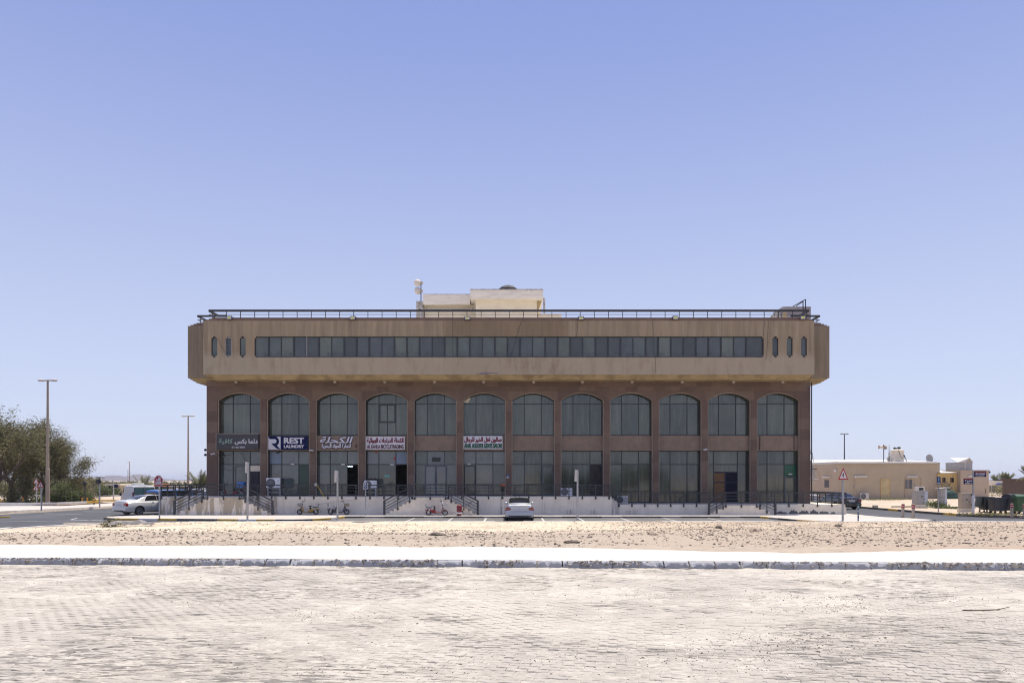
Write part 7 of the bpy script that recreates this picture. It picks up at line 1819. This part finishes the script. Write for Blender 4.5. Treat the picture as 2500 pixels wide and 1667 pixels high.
def bush(name, px, Y, w_, h, n, label, m, size=.09, cat='bush', base=0.0, stems=True, z=0, flatb=True):
    B_ = thing(name, label, cat, (X(px,Y), Y, z))
    if stems:
        mb = MB()
        for k in range(9):
            a = random.random()*2*PI; r = random.uniform(.2,.9)*w_/2
            mb.tube([(0,0,0),(math.cos(a)*r*.4,math.sin(a)*r*.3,h*.5),(math.cos(a)*r,math.sin(a)*r*.6,h*random.uniform(.6,.95))], [.05,.03,.012], 4, cap=False)
        mb.build('stems', LEAF[6], B_)
    k = max(6, int(w_*3)); cc = np.stack([rng.uniform(-w_/2,w_/2,k), rng.uniform(-w_/4,w_/4,k), rng.uniform(.15,.9,k)*h], 1)
    cc[:,2] *= (1-(np.abs(cc[:,0])/(w_/2))**2*.6)
    id_ = rng.integers(0,k,n); P = cc[id_]+rng.normal(size=(n,3))*[h*.20+.1,h*.2+.1,h*.14+.05]; P[:,2] = np.abs(P[:,2])
    leafmesh('foliage', P, size, m, B_); return B_
bush('green_shrub', 155, 79.5, 4.2, 2.0, 9000, 'bright green low shrub at the foot of the feathery ghaf tree', LEAF[2], .10)
bush('green_shrub', 172, 80, 4.5, .8, 5000, 'low creeping green shrub spreading right of the ghaf trees', LEAF[2], .09)
bush('dry_bush', 183, 96, 5.0, 2.7, 7000, 'grey-brown twiggy bush behind the striped bollards', LEAF[3], .11)
bush('green_shrub', 33, 80, 1.5, 1.6, 1800, 'small yellowish green shrub at the foot of the left ghaf trunk', LEAF[5], .08)
bush('distant_scrub', 232, 112, 5.5, 1.7, 7000, 'green scrub behind the traffic signal poles', LEAF[2], .13)
bush('distant_tree', 226, 190, 6, 2.2, 6000, 'dark rounded tree far behind the signal poles', LEAF[0], .22)
bush('distant_tree', 283, 260, 14, 1.7, 6000, 'rounded green tree in the distance left of the two thin poles', LEAF[2], .26)
bush('distant_tree', 300, 250, 15, 1.9, 5000, 'low green trees in the distance behind the white van', LEAF[0], .26)
bush('distant_tree', 330, 210, 13, 1.9, 5000, 'green trees in the distance above the van roof', LEAF[2], .26)
bush('distant_tree', 410, 240, 20, 2.0, 6000, 'olive green trees in the distance right of the stop sign', LEAF[0], .26)
bush('distant_tree', 205, 170, 7, 2.8, 6000, 'pale green tree behind the twiggy bush', LEAF[1], .20)
for k, (px, Y, w_, h, lb) in enumerate(((20,128,26,2.6,'far left under the trees'),(75,135,26,2.6,'behind the two wooden poles'),(130,130,24,2.8,'behind the feathery ghaf tree'),(180,140,14,2.4,'behind the twiggy bush'))):
    tag(bush('scrub_thicket', px, Y, w_, h, 9000, 'long green scrub thicket '+lb, LEAF[2] if k % 2 else LEAF[0], .15, 'thicket', stems=False), None, None)
bush('pale_bush', 2460, 108, 5.0, 1.9, 2600, 'sparse yellow-green bush behind the waste bins', LEAF[5], .10, z=.1)
bush('pale_bush', 2284, 64.5, 1.6, .75, 900, 'small green bush at the foot of the P sign', LEAF[2], .06, z=.1)
bush('weed', 275, 36.8, .9, .45, 420, 'small weed beside the broken concrete slab', LEAF[5], .05, cat='weed', z=lot_z(X(275,36.8),36.8))
bush('weed', 2300, 66, .8, .45, 300, 'small weed at the foot of the meter pillar', LEAF[2], .06, cat='weed', z=.1)
for px, Y, w_, lb in ((2140,90,4.5,'below the faded yellow door'),(2190,93,2.5,'right of the door'),(2420,51,3.0,'before the waste bins'),(2330,63,1.6,'between the meter pillar and the beige cabinet')):
    C = np.stack([X(px,Y)+rng.normal(0,w_/2.5,700), Y+rng.normal(0,.35,700), .12+rng.random(700)*.14], 1)
    tag(leafmesh('dry_grass', C, .06, LEAF[5] if px != 2330 else LEAF[2]), None, None, None, 'stuff')
def palm(px, Y, th, fr, nf, label, m=None, seed=1, sw=.22, z=0, twist=1.0):
    random.seed(seed); P_ = thing('date_palm', label, 'palm', (X(px,Y), Y, z))
    if th > .4: MB().tube([(0,0,-.1),(.05,0,th*.5),(0,0,th)], [sw*1.2,sw,sw*1.1], 9).build('trunk', M['palmtrunk'], P_)
    mb = MB(); V = []; Fc = []
    for k in range(nf):
        a = 2*PI*k/nf*2.4+random.random()*.4; elv = random.uniform(-.15, 1.25); L = fr*random.uniform(.8,1.1)
        pts = []; p = Vector((0,0,th)); d = Vector((math.cos(a)*math.cos(elv), math.sin(a)*math.cos(elv), math.sin(elv)))
        for q in range(8):
            pts.append(p.copy()); p = p+d*L/7; d = (d+Vector((0,0,-.16*(1.1-elv*.45)))).normalized()
        mb.tube(pts, [.035-.004*q for q in range(8)], 4, cap=False)
        for q in range(40):
            t = .10+.90*q/40; i = min(6, int(t*7)); f = t*7-i; c = pts[i].lerp(pts[i+1], f); dd = (pts[i+1]-pts[i]).normalized(); sd_ = dd.cross(Vector((0,0,1))).normalized()
            ll = fr*.19*math.sin(PI*min(1, t*.9+.12))+.05
            for s_ in (-1, 1):
                tip = c+(sd_*s_*.8+dd*.7+Vector((0,0,random.uniform(-.25,.2)))).normalized()*ll; b = len(V); w2 = dd*.035
                V += [tuple(c-w2), tuple(c+w2), tuple(tip)]; Fc.append((b, b+1, b+2))
    mb.build('frond_ribs', M['palmtrunk'], P_); MB().add(V, Fc).build('fronds', m or LEAF[4], P_); return P_
palm(487, 88, 1.3, 3.1, 52, 'date palm with pale fronds just left of the brown building', seed=3)
palm(350, 118, .6, 3.3, 44, 'spreading date palm behind the white van', seed=4)
palm(430, 150, .3, 2.4, 30, 'distant date palm right of the stop sign', seed=8)
palm(2430, 142, 2.3, 1.8, 30, 'date palm at the left of the row beyond the distant building', seed=5)
palm(2447, 148, 2.4, 2.2, 34, 'date palm in the middle of the row beyond the distant building', seed=6)
palm(2462, 142, 2.4, 2.1, 34, 'date palm at the right of the row beyond the distant building', seed=7)
palm(2510, 80, 2.8, 1.5, 26, 'palm crown reaching in at the right picture edge above the kiosk', seed=9)
for px, Y, s_, lb in ((2137,135,.8,'left'),(2150,135,1.1,'right')):
    palm(px, Y, 4.7+s_*.4, 1.2*s_, 16, 'small palm top just showing over the beige house roof, '+lb+' one', seed=int(px))
# behind the camera: the trees mirrored in the lower glass
for k, (x, y, h) in enumerate(((9,-26,4.5),(14,-29,4.0),(20,-27,4.4),(27,-30,4.2))):
    bush('roadside_bush', 0, 1, 6, h, 4000, 'roadside bush behind the viewpoint, mirrored in the right-hand lower windows', LEAF[0], .22).location = (x, y, .7)
for o in COL.objects:
    if o.name.startswith('roadside_bush'): o['group'] = 'roadside bushes behind the viewpoint'
# small houses at the left in the distance
def hut(px0, px1, pyt, pyb, Y, label, m, extras=True):
    H_ = thing('distant_house', label, 'house', (X((px0+px1)/2,Y), Y, 0), world=True)
    MB().box(X(px0,Y), X(px1,Y), Y, Y+8, -.1, Z(pyt,Y)).build('wall', m, H_)
    MB().box(X(px0,Y)-.3, X(px1,Y)+.3, Y-.3, Y+8.3, Z(pyt,Y)+.001, Z(pyt,Y)+.3).build('roof', M['cream'], H_)
    if extras:
        w_ = (px1-px0)
        for t in (.2, .5, .8): MB().box(X(px0+w_*t-1.2,Y), X(px0+w_*t+1.2,Y), Y-.05, Y-.001, .9, 2.1).build('window', M['frame'], H_)
    return H_
hut(258, 292, 1184.5, 1206, 130, 'low tan house far behind the van with a pale flat roof', M['tan2'])
hut(292, 345, 1186, 1203, 150, 'long low grey-tan house behind the van roof', M['tan'])
hut(395, 505, 1188, 1203, 150, 'long low building seen through the railing left of the brown building', M['tan2'])
q = thing('dark_shelter', 'dark sign hoarding on the roof line of the distant tan house', 'hoarding', (X(270,129), 129, 0), world=True); MB().box(X(264.5,129),X(277,129),129,129.3,Z(1191,129),Z(1186,129)).build('board', M['navy'], q); MB().bar((X(266,129),129.3,0),(X(266,129),129.3,Z(1190,129)),.2).bar((X(275,129),129.3,0),(X(275,129),129.3,Z(1190,129)),.2).build('leg', M['frame'], q)
q = thing('orange_tarp_stall', 'dark stall with a rusty orange top behind the stop sign', 'stall', (X(383,80), 80, 0), world=True)
MB().box(X(376.5,80),X(392,80),80,82,0,Z(1187,80)).build('body', M['frame'], q); MB().prism([(X(375.5,80),Z(1187,80)),(X(393,80),Z(1187,80)),(X(390,80),Z(1181,80)),(X(379,80),Z(1181,80))], 79.9, 82.1).build('canopy', mat('rust_orange_sheet', (.30,.09,.02), .8, .2, 3), q)
# sun-bleached white goods and cars glimpsed far left through the railing
for k, (px, Y) in enumerate(((432,96),(452,104))):
    st = boxy_st(4.6, 1.85, 1.6, 1.05, .32, 1.05, 3.8, 3.0, wroof=.8)
    C_, patch, SS, sec = car('white car far behind the left railing, %s of two' % ('left' if k == 0 else 'right'), (X(px,Y), Y, 0), R(10+k*20), M['vanwhite'], st, 4.6, 1.85, (.95,3.6), .34)
    van_details(C_, patch, SS, M['vanwhite'], 4.6, 1.85, 1.6, 1.05, M['carglass'], False, ((2.6,4.2),(4.4,5.9)), rear2=False)

# ================================================================== AIR
hb = MB().box(-7200, 7200, -3200, 7200, -4.5, 32)
hm = bpy.data.materials.new('air'); hm.use_nodes = True; n_ = hm.node_tree.nodes; n_.remove(n_['Principled BSDF'])
v_ = n_.new('ShaderNodeVolumePrincipled'); v_.inputs['Density'].default_value = .00016; v_.inputs['Color'].default_value = (.80, .86, 1, 1); v_.inputs['Anisotropy'].default_value = .2
hm.node_tree.links.new(v_.outputs[0], n_['Material Output'].inputs['Volume'])
tag(hb.build('haze', hm), kind='stuff')
